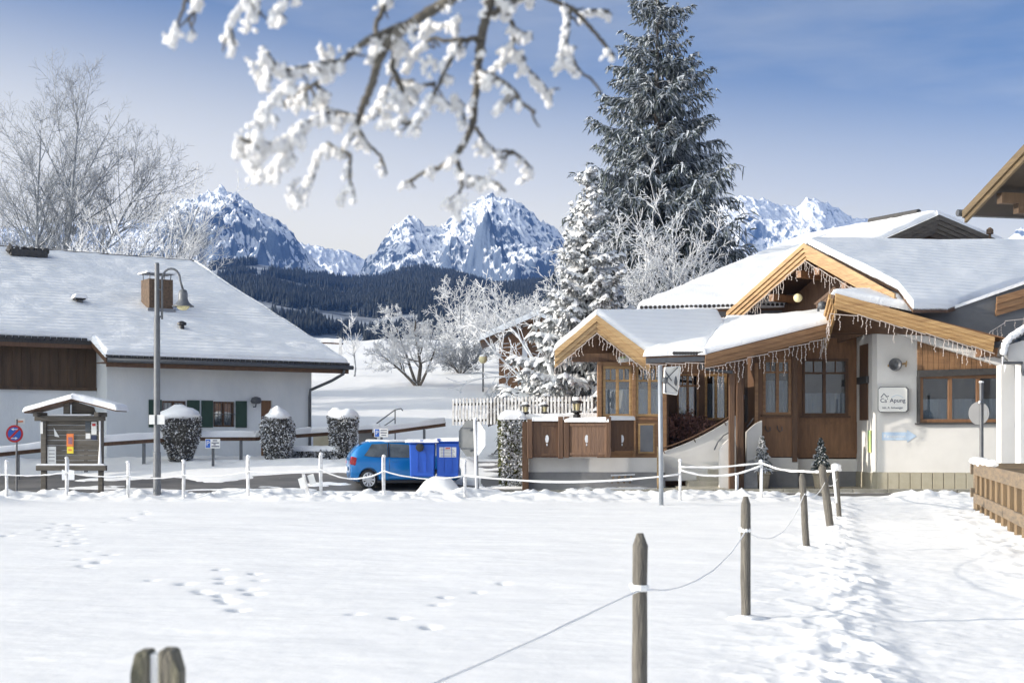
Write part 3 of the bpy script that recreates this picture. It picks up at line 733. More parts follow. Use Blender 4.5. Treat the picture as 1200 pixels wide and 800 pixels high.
def conifer(name, label, base, H, Rad, seed, nlev, nbr, prof_, droop, hang, snow, first=.06, tw=.3, wid=.2, m1='needle_hang', m0='needle'):
    rg = np.random.RandomState(seed)
    t = thing(name, label, 'tree', base)
    mb = MB(); n = 10
    mb.tube([(0, 0, -.3)] + [(math.sin(i * 1.7) * .03, 0, H * i / n) for i in range(1, n + 1)], [H * .0155] + [H * .0155 * (1 - i / n) + .015 for i in range(1, n + 1)], 9)
    p0s, ds, Ls, ss, ws = [], [], [], [], []
    br = []
    for i in range(nlev):
        tt = (i + rg.uniform(-.3, .3)) / nlev
        z = H * (first + (1 - first) * max(0, tt) ** .93)
        Lb0 = Rad * prof_(tt)
        nb = max(4, int(nbr * (1 - .35 * tt)))
        a0 = rg.uniform(0, 6.28)
        for b in range(nb):
            az = a0 + 6.283 * b / nb + rg.uniform(-.22, .22)
            L = Lb0 * rg.uniform(.74, 1.1)
            zz = z + rg.uniform(-.5, .5) * H / nlev
            hd = np.array([math.cos(az), math.sin(az), 0.]); sd = np.array([-math.sin(az), math.cos(az), 0.])
            dr = droop * rg.uniform(.7, 1.3) * (1 - .5 * tt); tip = .16 * rg.uniform(.5, 1.5)
            pos = lambda s: hd * L * s + np.array([0, 0, zz + L * (.12 * s * (1 + tt) - dr * s ** 1.6 + tip * max(0, s - .55) ** 2 * 4)])
            ns = max(3, int(L / (tw * .8)))
            sv = np.linspace(.0, 1, 6); pts = [pos(s) for s in sv]
            for q in range(5): br.append((*pts[q], *pts[q + 1], .012 * L * (1 - sv[q]) + .008, .012 * L * (1 - sv[q + 1]) + .006))
            for s in np.linspace(.12, 1.0, ns):
                p = pos(s); dv = pos(min(1.02, s + .04)) - pos(s - .04); dv /= np.linalg.norm(dv)
                for side in (-1, 1):
                    a = rg.uniform(.55, 1.0) if s < .97 else rg.uniform(0, .35)
                    d = dv * math.cos(a) + sd * side * math.sin(a) + np.array([0, 0, rg.uniform(-.12, .1)])
                    d /= np.linalg.norm(d)
                    p0s.append(p); ds.append(d); Ls.append(L * (.34 * (1 - s * .62) + .04) * rg.uniform(.75, 1.25) + tw * .35); ss.append(s)
    p0 = np.array(p0s); d = np.array(ds); L = np.array(Ls); k = len(p0); s = np.array(ss)
    V, f = tubes_np(br, 4); b0 = len(mb.v)
    trunk = mb.build('trunk', MT['bark'], t, local=True, smooth=True)
    mesh_np('limbs', V, [f], MT['bark'], t, True)
    z = np.tile(np.array([[0, 0, 1.]]), (k, 1))
    g = hang * rg.uniform(.5, 1.3, k)
    Vs, Fs, mi = [], [], []
    def push(V, f, m):
        b = sum(len(v) for v in Vs); Vs.append(V); Fs.append(f + b); mi.append(np.full(len(f), m))
    V, f = blades(p0, d, L, wid * rg.uniform(.7, 1.3, k), g, z + rg.normal(0, .25, (k, 3))); push(V, f, 0)
    # sprays hanging below and brushes along each twig
    for j in range(3):
        fr = rg.uniform(.2, .95, k)[:, None]
        q = p0 + d * L[:, None] * fr - z * (g * L)[:, None] * .5 * fr ** 2
        dd = d * .35 + rg.normal(0, .5, (k, 3)); dd[:, 2] -= .75 if hang > .3 else .35; dd /= np.linalg.norm(dd, axis=1)[:, None]
        V, f = blades(q, dd, L * rg.uniform(.3, .62, k), wid * .75 * rg.uniform(.6, 1.2, k), g * .3, rg.normal(0, 1, (k, 3))); push(V, f, 0 if j == 0 else 1)
    if snow['pad']:
        V, f = blades(q, dd, L * rg.uniform(.3, .6, k), wid * rg.uniform(.7, 1.2, k) * snow['w'], g * .4, z, snow['lift'] * .7, snow['pad']); push(V, f, 2)
    sn = rg.uniform(0, 1, k) < snow['cover'] * (.45 + .7 * s)
    ks = np.where(sn)[0]
    if snow['pad']:
        V, f = blades(p0[ks], d[ks], L[ks] * rg.uniform(.75, 1.0, len(ks)), wid * rg.uniform(.9, 1.5, len(ks)) * snow['w'], g[ks] * .95, z[ks], snow['lift'], snow['pad']); push(V, f, 2)
    else:
        V, f = blades(p0[ks], d[ks], L[ks] * rg.uniform(.6, 1.0, len(ks)), wid * rg.uniform(.6, 1.0, len(ks)) * snow['w'], g[ks], z[ks] + rg.normal(0, .35, (len(ks), 3)), snow['lift']); push(V, f, 2)
    o = mesh_np('crown', np.concatenate(Vs), Fs, [MT[m0], MT[m1], MT[snow['mat']]], t, False, mi=np.concatenate(mi))
    return t
conifer('spruce', 'very tall dark spruce dusted with frost behind the chalet roofs', (fx(770, 84), 84, 1.0), 28.4, 6.3, 61, 29, 11,
        lambda t: (.1 + .98 * (1 - t) ** .8) * (1 if t > .1 else .85), .24, .95, dict(cover=1.1, pad=0, w=1.3, lift=.07, mat='needle_frost'), first=.1, tw=.24, wid=.13)
conifer('fir_tree', 'snow laden fir drooping over the picket fence left of the chalet', (fx(688, 52), 52, .75), 10.7, 2.85, 67, 22, 11,
        lambda t: (.06 + .98 * (1 - t) ** 1.12) * (1.12 if t < .3 else 1), .26, .45, dict(cover=1.6, pad=.5, w=1.45, lift=.05, mat='snow'), first=.04, tw=.17, wid=.13, m1='needle_fir', m0='needle_fir')

# clipped evergreens with snow caps
def clipped(name, label, base, h, prof_, seed, n, leaf, capr, cap_h, group=None, cat='shrub', frost=.35, oval=1.0, m0='needle_grey'):
    rg = np.random.RandomState(seed); t = thing(name, label, cat, base, 0, group)
    core = MB().lathe((0, 0, 0), [(prof_(z / h) * .93, z) for z in np.linspace(-.1, h, 12)], 14); core.build('body', MT[m0], t, local=True, smooth=True)
    u = rg.uniform(0, 1, n); a = rg.uniform(0, 6.283, n); r = np.array([prof_(q) for q in u]) * rg.uniform(.9, 1.06, n) * (.88 + .26 * vnoise(a * 1.6 + seed, u * 4, seed))
    p = np.stack([r * np.cos(a), r * np.sin(a) * oval, u * h], -1)
    d = np.stack([np.cos(a), np.sin(a), rg.normal(.1, .5, n)], -1) + rg.normal(0, .55, (n, 3)); d /= np.linalg.norm(d, axis=1)[:, None]
    V, f = blades(p, d, leaf * rg.uniform(.6, 1.3, n), leaf * .7 * rg.uniform(.6, 1.2, n), np.full(n, .2), rg.normal(0, 1, (n, 3)))
    mi = (rg.uniform(0, 1, n) < frost).astype(int).repeat(2)
    mesh_np('foliage', V, [f], [MT[m0], MT['rime']], t, False, mi=mi)
    if cap_h:
        m = MB(); rs = random.Random(seed)
        m.lathe((0, 0, 0), [(capr * 1.04, h * .93), (capr * 1.1, h * .97), (capr * 1.02, h * 1.0 + cap_h * .3), (capr * .72, h + cap_h * .72), (capr * .34, h + cap_h * .95), (.02, h + cap_h)], 18)
        o = m.build('snow_cap', MT['snow'], t, local=True, smooth=True)
        for v in o.data.vertices:
            k = vnoise(np.array([v.co.x * 4 + seed]), np.array([v.co.y * 4 + v.co.z * 3]), seed)[0] - .5
            v.co.x *= 1 + .3 * k; v.co.y *= 1 + .3 * k; v.co.z += .16 * k + .08 * v.co.x * math.sin(seed)
    return t
def at_g(px, D, dz=0): return (fx(px, D), D, gz(fx(px, D), D) + dz)
clipped('clipped_shrub', 'egg shaped clipped shrub with thick snow cap beside the street lamp', at_g(211, 46.6, -.05), 1.5, lambda t: .26 + .36 * math.sin(min(1, t * 1.1 + .02) * 1.75), 71, 5200, .065, .6, .36, 'clipped evergreens before the farmhouse')
clipped('clipped_shrub', 'slim clipped shrub with a rounded top before the brown farmhouse door', at_g(325, 47.4, -.05), 1.45, lambda t: .36 + .15 * math.sin(t * 2.6), 72, 4600, .065, .42, .3, 'clipped evergreens before the farmhouse', frost=.5)
clipped('clipped_shrub', 'flat topped clipped shrub with pointed snow cap right of the drainpipe', at_g(402, 48.4, -.05), 1.5, lambda t: .36 + .13 * t, 73, 4600, .065, .45, .3, 'clipped evergreens before the farmhouse', frost=.5)
def box_hedge(name, label, x0, x1, y0, y1, z0, z1, seed, n, frost_front, m0, snow_h, flare=0.0):
    rg = np.random.RandomState(seed); t = thing(name, label, 'hedge', ((x0 + x1) / 2, (y0 + y1) / 2, z0))
    w, d, h = x1 - x0, y1 - y0, z1 - z0
    m = MB(); k = 1 - flare
    b = [(-w / 2 * k * .94, -d / 2 * k * .94, -.1), (w / 2 * k * .94, -d / 2 * k * .94, -.1), (w / 2 * k * .94, d / 2 * k * .94, -.1), (-w / 2 * k * .94, d / 2 * k * .94, -.1)]
    tp = [(-w / 2 * .95, -d / 2 * .95, h), (w / 2 * .95, -d / 2 * .95, h), (w / 2 * .95, d / 2 * .95, h), (-w / 2 * .95, d / 2 * .95, h)]
    m.add(b + tp, [(0, 3, 2, 1), (4, 5, 6, 7), (0, 1, 5, 4), (1, 2, 6, 5), (2, 3, 7, 6), (3, 0, 4, 7)])
    m.build('body', MT[m0], t, local=True, bevel=.06)
    face = rg.choice(3, n, p=[.45, .35, .2]); u = rg.uniform(-1, 1, n); v = rg.uniform(0, 1, n); kk = k + (1 - k) * v
    p = np.zeros((n, 3)); nn = np.zeros((n, 3))
    for fi, (ax, sg) in enumerate([((1, 0), (0, -1)), ((0, 1), (-1, 0)), ((0, 1), (1, 0))]):
        s = face == fi
        p[s, 0] = (w / 2 * u[s] * kk[s] if fi == 0 else sg[0] * w / 2 * kk[s]); p[s, 1] = (-d / 2 * kk[s] if fi == 0 else d / 2 * u[s] * kk[s])
        nn[s, 0] = sg[0]; nn[s, 1] = sg[1]
    p[:, 2] = v * h
    p += rg.normal(0, .02, (n, 3)); dd = nn + rg.normal(0, .6, (n, 3)); dd /= np.linalg.norm(dd, axis=1)[:, None]
    V, f = blades(p, dd, .09 * rg.uniform(.6, 1.3, n), .06 * rg.uniform(.6, 1.2, n), np.full(n, .2), rg.normal(0, 1, (n, 3)))
    pr = np.where(face == 0, frost_front, .12); mi = (rg.uniform(0, 1, n) < pr).astype(int).repeat(2)
    mesh_np('foliage', V, [f], [MT[m0], MT['rime']], t, False, mi=mi)
    a = [Vector((q[0] * 1.08, q[1] * 1.08, h)) for q in tp]
    snow_patch('snow_cap', a[0], a[1], a[2], a[3], snow_h, MT['snow'], t, seed, True, amp=.2, res=.08, rr=.22)
    return t
zz = gz(.1, 43.2)
box_hedge('clipped_hedge', 'tall clipped hedge end with a white frosted front by the wooden gate', fx(587, 43.0), fx(614, 43.0), 42.6, 44.2, .1, 2.15, 81, 4600, .78, 'moss_leaf', .24, .12)
z0 = gz(-7.6, 48.6)
box_hedge('low_hedge', 'low frosted hedge strip between two clipped shrubs', fx(338, 48.2), fx(398, 48.2), 48.0, 48.8, z0 - .05, z0 + .28, 82, 2200, .6, 'needle_grey', .16)
# potted little firs before the bays
def potted(px, D, h, lab, seed, frost):
    x = fx(px, D); z = .07; t = thing('potted_tree', lab, 'potted plant', (x, D, z), 0, 'potted little firs by the restaurant')
    MB().lathe((0, 0, 0), [(.17, 0), (.2, .1), (.24, .4), (.27, .42), (.27, .5), (.23, .5), (.22, .46)], 16).build('pot', MT['pot'], t, local=True, smooth=False)
    rg = np.random.RandomState(seed); n = 1700
    MB().tube([(0, 0, .4), (0, 0, .5 + h * .95)], [.03, .008], 6).build('trunk', MT['bark'], t, local=True)
    u = rg.uniform(0, 1, n); a = rg.uniform(0, 6.283, n); r = .29 * (1 - u) ** .85 * (.7 + .3 * np.sin(u * 30)) * rg.uniform(.2, 1, n) ** .5
    p = np.stack([r * np.cos(a), r * np.sin(a), .5 + u * h], -1); d = np.stack([np.cos(a), np.sin(a), np.full(n, -.1)], -1) + rg.normal(0, .4, (n, 3)); d /= np.linalg.norm(d, axis=1)[:, None]
    V, f = blades(p, d, .11 * (1 - u * .5) * rg.uniform(.6, 1.3, n), .05 * np.ones(n), np.full(n, .3), rg.normal(0, 1, (n, 3)) + [0, 0, 1])
    mesh_np('foliage', V, [f], [MT['needle'], MT['rime']], t, False, mi=(rg.uniform(0, 1, n) < frost).astype(int).repeat(2))
potted(893, 42.4, 1.05, 'potted cone shaped fir covered in snow, near the entrance steps', 91, .72)
potted(962, 42.4, 1.0, 'potted cone shaped fir, mostly green, near the white corner wall', 92, .3)
# ---------------------------------------------------------------- building helpers (x0,x1,y0,y1 in photo pixels on a wall at depth D)
def wall_px(mb, D, x0, x1, top, ybot, thick, openings=(), m=0):
    """frontal wall from px x0..x1; top(px)->py; rectangular openings (x0,x1,y0,y1)"""
    cuts = sorted(set([x0, x1] + [o[0] for o in openings] + [o[1] for o in openings]))
    for a, b in zip(cuts[:-1], cuts[1:]):
        ops = sorted([o for o in openings if o[0] <= a + .01 and o[1] >= b - .01], key=lambda o: -o[3])
        cur = ybot
        for o in ops:
            mb.prism([P(a, cur, D), P(b, cur, D), P(b, o[3], D), P(a, o[3], D)], (0, thick, 0), m); cur = o[2]
        mb.prism([P(a, cur, D), P(b, cur, D), P(b, top(b), D), P(a, top(a), D)], (0, thick, 0), m)
def lin(xa, ya, xb, yb): return lambda x: ya + (yb - ya) * (x - xa) / (xb - xa)
def window_px(parent, D, x0, x1, y0, y1, mulls, transom, wood, t=.07, depth=.1, curtain_reflect=None, inner=.5, bars=True):
    X0, X1, Z1, Z0 = fx(x0, D), fx(x1, D), fz(y0, D), fz(y1, D); m = MB(); ya, yb = D - .03, D + depth
    m.b(X0, X1, ya, yb, Z0, Z0 + t); m.b(X0, X1, ya, yb, Z1 - t, Z1)
    m.b(X0, X0 + t, ya, yb, Z0 + t, Z1 - t); m.b(X1 - t, X1, ya, yb, Z0 + t, Z1 - t)
    for q in mulls: m.b(fx(q, D) - t * .55, fx(q, D) + t * .55, ya + .01, yb - .01, Z0 + t, Z1 - t)
    if transom:
        zt = fz(transom, D); es = [X0 + t] + [v for q in mulls for v in (fx(q, D) - t * .55, fx(q, D) + t * .55)] + [X1 - t]
        for i in range(0, len(es), 2):
            m.b(es[i], es[i + 1], ya + .02, yb - .02, zt - .03, zt + .03)
            if bars: c = (es[i] + es[i + 1]) / 2; m.b(c - .016, c + .016, ya + .03, yb - .03, zt + .03, Z1 - t)
    w = m.build('window', MT[wood], parent, bevel=.008)
    MB().b(X0 + t * .7, X1 - t * .7, D + .045, D + .057, Z0 + t * .7, Z1 - t * .7).build('pane', MT['glass'], w)
    MB().b(X0, X1, D + inner, D + inner + .03, Z0 - .1, Z1 + .1).build('room', MT['interior'], w)
    if curtain_reflect:  # pale cloth added behind the pane, standing in for snow reflected in it
        zc = Z0 + (Z1 - Z0) * curtain_reflect; cm_ = MB(); n = 26
        pts = [(X0 + (X1 - X0) * i / n, D + .22 + .025 * math.sin(i * 1.9), 0) for i in range(n + 1)]
        vs = [(p[0], p[1], Z0) for p in pts] + [(p[0], p[1], zc) for p in pts]
        cm_.add(vs, [(i, i + 1, n + 2 + i, n + 1 + i) for i in range(n)]); cm_.build('curtain_reflect', MT['curtain_reflect'], w, fix=False)
    return w
def barge(parent, p0, p1, h, n=3, step=.05, depth=.07, mt='gold', out=None, name='bargeboard'):
    """stepped boards under a roof edge; p0,p1 top edge, out = outward direction"""
    p0, p1 = Vector(p0), Vector(p1); d = (p1 - p0).normalized(); o = Vector(out).normalized() if out else Vector((0, -1, 0))
    m = MB(); bh = h / n
    for i in range(n):
        k = (n - 1 - i) * step
        a = p0 - Vector((0, 0, i * bh)) + o * k; b = p1 - Vector((0, 0, i * bh)) + o * k; dn = Vector((0, 0, -bh * .985 - (.03 if i < n - 1 else 0)))
        m.prism([a, b, b + dn, a + dn], -o * depth)
    return m.build(name, MT[mt], parent, bevel=.006)
def slab(parent, name, pts, t, mt):
    m = MB(); m.prism([Vector(p) for p in pts], (0, 0, -t)); return m.build(name, MT[mt], parent)
def icicles(name, label, pts, drop=(.15, .5), sp=.1, seed=1, sag=.05):
    rg = random.Random(seed); pts = [Vector(p) for p in pts]
    t = thing(name, label, 'string lights', pts[0], 0, 'icicle light curtains on the restaurant eaves')
    for a, b in zip(pts[:-1], pts[1:]):
        m = MB(); cord = MB(); L = (b - a).length; n = max(2, int(L / sp)); line = []
        for i in range(n + 1):
            f = i / n; q = a.lerp(b, f) - Vector((0, 0, sag * abs(math.sin(f * L * 1.6)))); line.append(q)
            if rg.random() < .12 or i == n: continue
            dl = rg.uniform(*drop) * (.55 + .9 * (i % 5) / 4); k = max(2, int(dl / .07)); st = [q]
            for j in range(1, k + 1): st.append(q + Vector((rg.uniform(-.028, .028), rg.uniform(-.02, .02), -dl * j / k)))
            m.tube(st, .007, 3, cap=False)
            for s_ in st[1:]: m.box(s_, (.022, .022, .028), (rg.random(), rg.random(), 0))
        m.tube(line, .011, 4, cap=False)
        m.build('light_strands', MT['icelight'], t)
    return t

# ---------------------------------------------------------------- farmhouse on the left
EX, EY_ = math.cos(R(36)), math.sin(R(36))
HO = Vector((-7.47, 53, 0))
hs = thing('farmhouse', 'long white plastered farmhouse with a broad snow covered roof', 'house', HO, R(36))
HM = Matrix.Translation(HO) @ Matrix.Rotation(R(36), 4, 'Z'); HI = HM.inverted()
def hl(px, py, v=0.0):            # local point on the wall plane at inset v
    n = HM.to_3x3() @ Vector((0, 1, 0)); return HI @ on_plane(px, py, HM @ Vector((0, v, 0)), n)
Z_B = -.3
EAV, EZ, RV, RZ = -.95, 4.28, 9.2, 8.85
SL = (RZ - EZ) / (RV - EAV)
UN = hl(125, 400).x; ULEFT = -17.0; URT = 1.05
rz_at = lambda v: EZ + SL * (v - EAV)
zc0 = hl(60, 455, 1.0).z
def wbox(m, u0, u1, v0, v1, z0, z1, mm=0): m.b(u0, u1, v0, v1, z0, z1, mm)
w1 = hl(237, 500).z; wt = hl(237, 470).z
wins = [(hl(250, 480).x, hl(275, 480).x), (hl(190, 480).x, hl(218, 480).x)]
dr = (hl(306, 500).x, hl(319, 500).x); dz = hl(310, 469).z
m = MB()
cuts = sorted([UN, 0] + [c for w in wins for c in w] + list(dr))
for a, b in zip(cuts[:-1], cuts[1:]):
    mid = (a + b) / 2; isw = any(w[0] < mid < w[1] for w in wins); isd = dr[0] < mid < dr[1]
    topz = rz_at(0) - .18
    if isw: wbox(m, a, b, 0, .35, Z_B, w1); wbox(m, a, b, 0, .35, wt, topz)
    elif isd: wbox(m, a, b, 0, .35, dz, topz)
    else: wbox(m, a, b, 0, .35, Z_B, topz)
wbox(m, UN, UN + .35, .35, 1.0, Z_B, rz_at(.5) - .2)
wbox(m, ULEFT, UN, 1.0, 1.3, Z_B, zc0 - .002)
# gable walls and back
for u0, u1 in ((-.3, -.001), (ULEFT, ULEFT + .3)):
    m.prism([(u0, .35, Z_B), (u0, 2 * RV, Z_B), (u0, 2 * RV, rz_at(-.1) - .1), (u0, RV, min(RZ - .25, 9 if u0 < -5 else rz_at(.2))), (u0, .35, rz_at(-.1) - .1)], (u1 - u0, 0, 0))
wbox(m, ULEFT, 0, 2 * RV, 2 * RV + .3, Z_B, rz_at(-.1) - .1)
m.build('wall', MT['plaster_house'], hs, local=True)
m = MB(); m.prism([(ULEFT, .96, zc0), (UN - .02, .96, zc0), (UN - .02, .96, rz_at(.96) - .16), (ULEFT, .96, rz_at(.96) - .16)], (0, .3, 0))
clad = m.build('timber_cladding', MT['wood_clad'], hs, local=True)
m = MB(); u = ULEFT + .1
while u < UN - .1: m.b(u, u + .035, .93, .96, zc0 + .05, rz_at(.96) - .2); u += .31
m.b(ULEFT, UN - .02, .9, .96, zc0 - .06, zc0 + .05); m.build('cladding_batten', MT['wood_clad'], clad, local=True)
# roof (two pitches, notched on the left where the eave is higher)
UNR = UN - .35; VN = .42; UHR = -.75; uh = lambda v: URT + (UHR - URT) * (v - EAV) / (RV - EAV)
def roof_poly(z_off, grow=0): return
m = MB()
m.prism([(UNR, EAV, EZ), (URT, EAV, EZ), (UHR, RV, RZ), (UNR, RV, RZ)], (0, 0, -.16))
m.prism([(ULEFT - 1, VN, rz_at(VN)), (UNR - .005, VN, rz_at(VN)), (UNR - .005, RV, RZ), (ULEFT - 1, RV, RZ)], (0, 0, -.16))
m.prism([(URT + .01, EAV, EZ), (URT + .01, 2 * RV - EAV, EZ), (UHR + .01, RV, RZ)], (0, 0, -.16))
m.prism([(ULEFT - 1, RV + .002, RZ), (UHR, RV + .002, RZ), (URT, 2 * RV - EAV, EZ), (ULEFT - 1, 2 * RV - EAV, EZ)], (0, 0, -.16))
roof = m.build('roof', MT['tile_dark'], hs, local=True)
snow_patch('roof_snow', (UNR - .05, EAV, EZ), (URT, EAV, EZ), (uh(VN), VN, rz_at(VN)), (UNR - .05, VN, rz_at(VN)), .2, MT['snow_rows'], roof, 3, True, amp=.12, res=.16, rr=.18, over=0, open_='t')
snow_patch('roof_snow', (ULEFT - 1, VN, rz_at(VN)), (uh(VN), VN, rz_at(VN)), (UHR, RV, RZ), (ULEFT - 1, RV, RZ), .2, MT['snow_rows'], roof, 4, True, amp=.12, res=.16, rr=.18, over=0, open_='t', ob=(UNR - ULEFT + 1) / (URT - ULEFT + 1))
snow_patch('roof_snow', (URT, EAV, EZ), (URT, 2 * RV - EAV, EZ), (UHR, RV + .05, RZ), (UHR, RV - .05, RZ), .2, MT['snow_rows'], roof, 6, True, res=.4, over=0)
snow_patch('roof_snow', (URT, 2 * RV - EAV, EZ), (ULEFT - 1, 2 * RV - EAV, EZ), (ULEFT - 1, RV, RZ + .02), (UHR, RV, RZ + .02), .2, MT['snow_rows'], roof, 5, True, res=.5)
# tile noses showing along the eaves, gutter and pipe
m = MB(); u = UNR
while u < URT - .1: m.b(u + .02, u + .19, EAV - .06, EAV + .1, EZ - .05, EZ + .055); u += .21
m.build('eave_tiles', MT['tile_dark'], roof, local=True); m = MB()
u = ULEFT - 1
while u < UNR - .2: m.b(u + .02, u + .19, VN - .06, VN + .1, rz_at(VN) - .05, rz_at(VN) + .055); u += .21
m.build('eave_tiles', MT['tile_dark'], roof, local=True)
m = MB(); m.b(UNR, URT, EAV + .005, EAV + .06, EZ - .34, EZ - .165); m.b(ULEFT - 1, UNR - .01, VN + .005, VN + .06, rz_at(VN) - .3, rz_at(VN) - .165)
m.b(UNR, URT, EAV + .07, .0, EZ - .2, EZ - .165)
m.build('eave_board', MT['wood_dark'], hs, local=True)
m = MB(); m.tube([(UNR, EAV - .1, EZ - .12), (URT + .12, EAV - .1, EZ - .12)], .075, 8); m.build('gutter', MT['metal_dark'], hs, local=True, smooth=True)
m = MB(); ux = URT - .25
m.tube([(ux, EAV - .1, EZ - .15), (ux, EAV - .05, EZ - .35), (ux - .3, EAV + .3, EZ - .6), (-.12, -.12, EZ - .95), (-.12, -.09, EZ - 1.2), (-.12, -.09, Z_B)], .055, 8); m.build('downpipe', MT['metal_dark'], hs, local=True, smooth=True)
m = MB(); m.prism([(UNR - .03, EAV, EZ + .06), (UNR - .03, VN, rz_at(VN) + .06), (UNR - .03, VN, rz_at(VN) - .22), (UNR - .03, EAV, EZ - .22)], (.06, 0, 0)); m.build('notch_verge', MT['wood_dark'], hs, local=True)
m = MB(); m.b(ULEFT - .9, UHR, RV - .14, RV + .14, RZ + .02, RZ + .17); m.build('ridge_tiles', MT['tile_dark'], roof, local=True)
# windows with shutters
for i, (a, b) in enumerate(wins):
    m = MB(); t = .07; m.b(a, b, .05, .14, w1, w1 + t); m.b(a, b, .05, .14, wt - t, wt); m.b(a, a + t, .05, .14, w1 + t, wt - t); m.b(b - t, b, .05, .14, w1 + t, wt - t); m.b((a + b) / 2 - .03, (a + b) / 2 + .03, .06, .13, w1 + t, wt - t)
    w = m.build('window', MT['wood_dark'], hs, local=True)
    MB().b(a + .05, b - .05, .1, .11, w1 + .05, wt - .05).build('pane', MT['glass'], w, local=True)
    MB().b(a, b, .34, .345, w1, wt).build('room', MT['interior'], w, local=True)
    c = MB(); n = 30; vs = [(a + (b - a) * k / n, .2 + .025 * math.sin(k * 2.1), z) for z in (w1, wt) for k in range(n + 1)]; c.add(vs, [(k, k + 1, n + 2 + k, n + 1 + k) for k in range(n)]); c.build('curtain_reflect', MT['curtain_reflect'], w, local=True, fix=False)
    m = MB()
    for k in range(7): q = a + (b - a) * (k + .5) / 7; m.tube([(q, -.03, w1 + .03), (q, -.03, wt - .03)], .009, 4)
    m.b(a, b, -.045, -.02, (w1 + wt) / 2 - .012, (w1 + wt) / 2 + .012); m.build('window_grille', MT['metal_dark'], w, local=True)
    for (s0, s1) in ((a - (b - a) * .56, a - .03), (b + .03, b + (b - a) * .56)):
        m = MB(); m.b(s0, s1, -.045, -.008, w1 - .02, wt + .03)
        for k in range(2): m.b(s0 + .06, s1 - .06, -.056, -.045, w1 + .08 + k * (wt - w1) * .5, w1 + (wt - w1) * (.42 + .5 * k))
        m.build('shutter', MT['shutter'], hs, local=True)
m = MB(); m.b(dr[0] + .004, dr[1] - .004, .1, .16, Z_B, dz - .005); d_ = m.build('door', MT['wood_mid'], hs, local=True)
MB().box((dr[1] - .15, .07, 1.9), (.04, .06, .14)).build('handle', MT['metal_dark'], d_, local=True)
wl = hl(297, 470); m = MB(); m.tube([(wl.x, 0, wl.z - .2), (wl.x, -.18, wl.z - .2), (wl.x, -.22, wl.z - .08)], .025, 6); m.lathe((wl.x, -.22, wl.z), [(.05, -.1), (.16, -.08), (.2, 0), (.16, .12), (.05, .16)], 12)
m.build('wall_lamp', MT['metal_dark'], hs, local=True)
# chimney, vents
rp0 = HM @ Vector((0, EAV, EZ)); rn = (HM.to_3x3() @ Vector((0, -SL, 1))).normalized()
cb = HI @ on_plane(184, 366, rp0, rn)
m = MB(); m.b(cb.x - .46, cb.x + .46, cb.y - .4, cb.y + .4, cb.z - .5, cb.z + 1.2); ch = m.build('chimney', MT['brick'], roof, local=True)
m = MB(); m.b(cb.x - .54, cb.x + .54, cb.y - .46, cb.y + .46, cb.z - .45, cb.z + .12); m.build('flashing', MT['lead'], ch, local=True)
m = MB()
for a in (-.4, .4):
    for b in (-.32, .32): m.tube([(cb.x + a, cb.y + b, cb.z + 1.2), (cb.x + a * 1.05, cb.y + b, cb.z + 1.42)], .018, 5)
m.b(cb.x - .56, cb.x + .56, cb.y - .46, cb.y + .46, cb.z + 1.42, cb.z + 1.44); m.build('chimney_cap', MT['metal_dark'], ch, local=True)
snow_patch('snow_cap', (cb.x - .54, cb.y - .44, cb.z + 1.44), (cb.x + .54, cb.y - .44, cb.z + 1.44), (cb.x + .54, cb.y + .44, cb.z + 1.44), (cb.x - .54, cb.y + .44, cb.z + 1.44), .05, MT['snow'], ch, 7, True)
vb = HI @ on_plane(213, 391, rp0, rn); m = MB(); m.lathe((vb.x, vb.y, vb.z - .1), [(.09, 0), (.09, .4), (.17, .42), (.17, .5), (.05, .56)], 10); m.build('vent_pipe', MT['black_plastic'], roof, local=True)
vb = HI @ on_plane(93, 361, rp0, rn); m = MB(); m.tube([(vb.x - .1, vb.y, vb.z - .1), (vb.x - .1, vb.y, vb.z + .32)], .02, 5); m.tube([(vb.x + .1, vb.y, vb.z - .1), (vb.x + .1, vb.y, vb.z + .32)], .02, 5); m.b(vb.x - .18, vb.x + .18, vb.y - .15, vb.y + .15, vb.z + .3, vb.z + .38); m.build('roof_hatch', MT['black_plastic'], roof, local=True)
snow_patch('snow_cap', (vb.x - .2, vb.y - .17, vb.z + .38), (vb.x + .2, vb.y - .17, vb.z + .38), (vb.x + .2, vb.y + .17, vb.z + .38), (vb.x - .2, vb.y + .17, vb.z + .38), .12, MT['snow'], roof, 8, True)
vb = HI @ on_plane(30, 303, rp0, rn); m = MB(); m.b(vb.x - .7, vb.x + .7, vb.y - .5, vb.y + .1, vb.z + .05, vb.z + .3)
for k in range(6): m.blob((vb.x - .7 + k * .28, vb.y - .3, vb.z + .3), .16, 1, .3)
m.build('roof_vent', MT['tile_dark'], roof, local=True)

# ---------------------------------------------------------------- restaurant (chalet) on the right
rs_ = thing('restaurant', 'alpine restaurant with snowy gabled roofs, carved golden eaves and white corner wall', 'restaurant', (8.5, 44, 0))
DW = 42.0
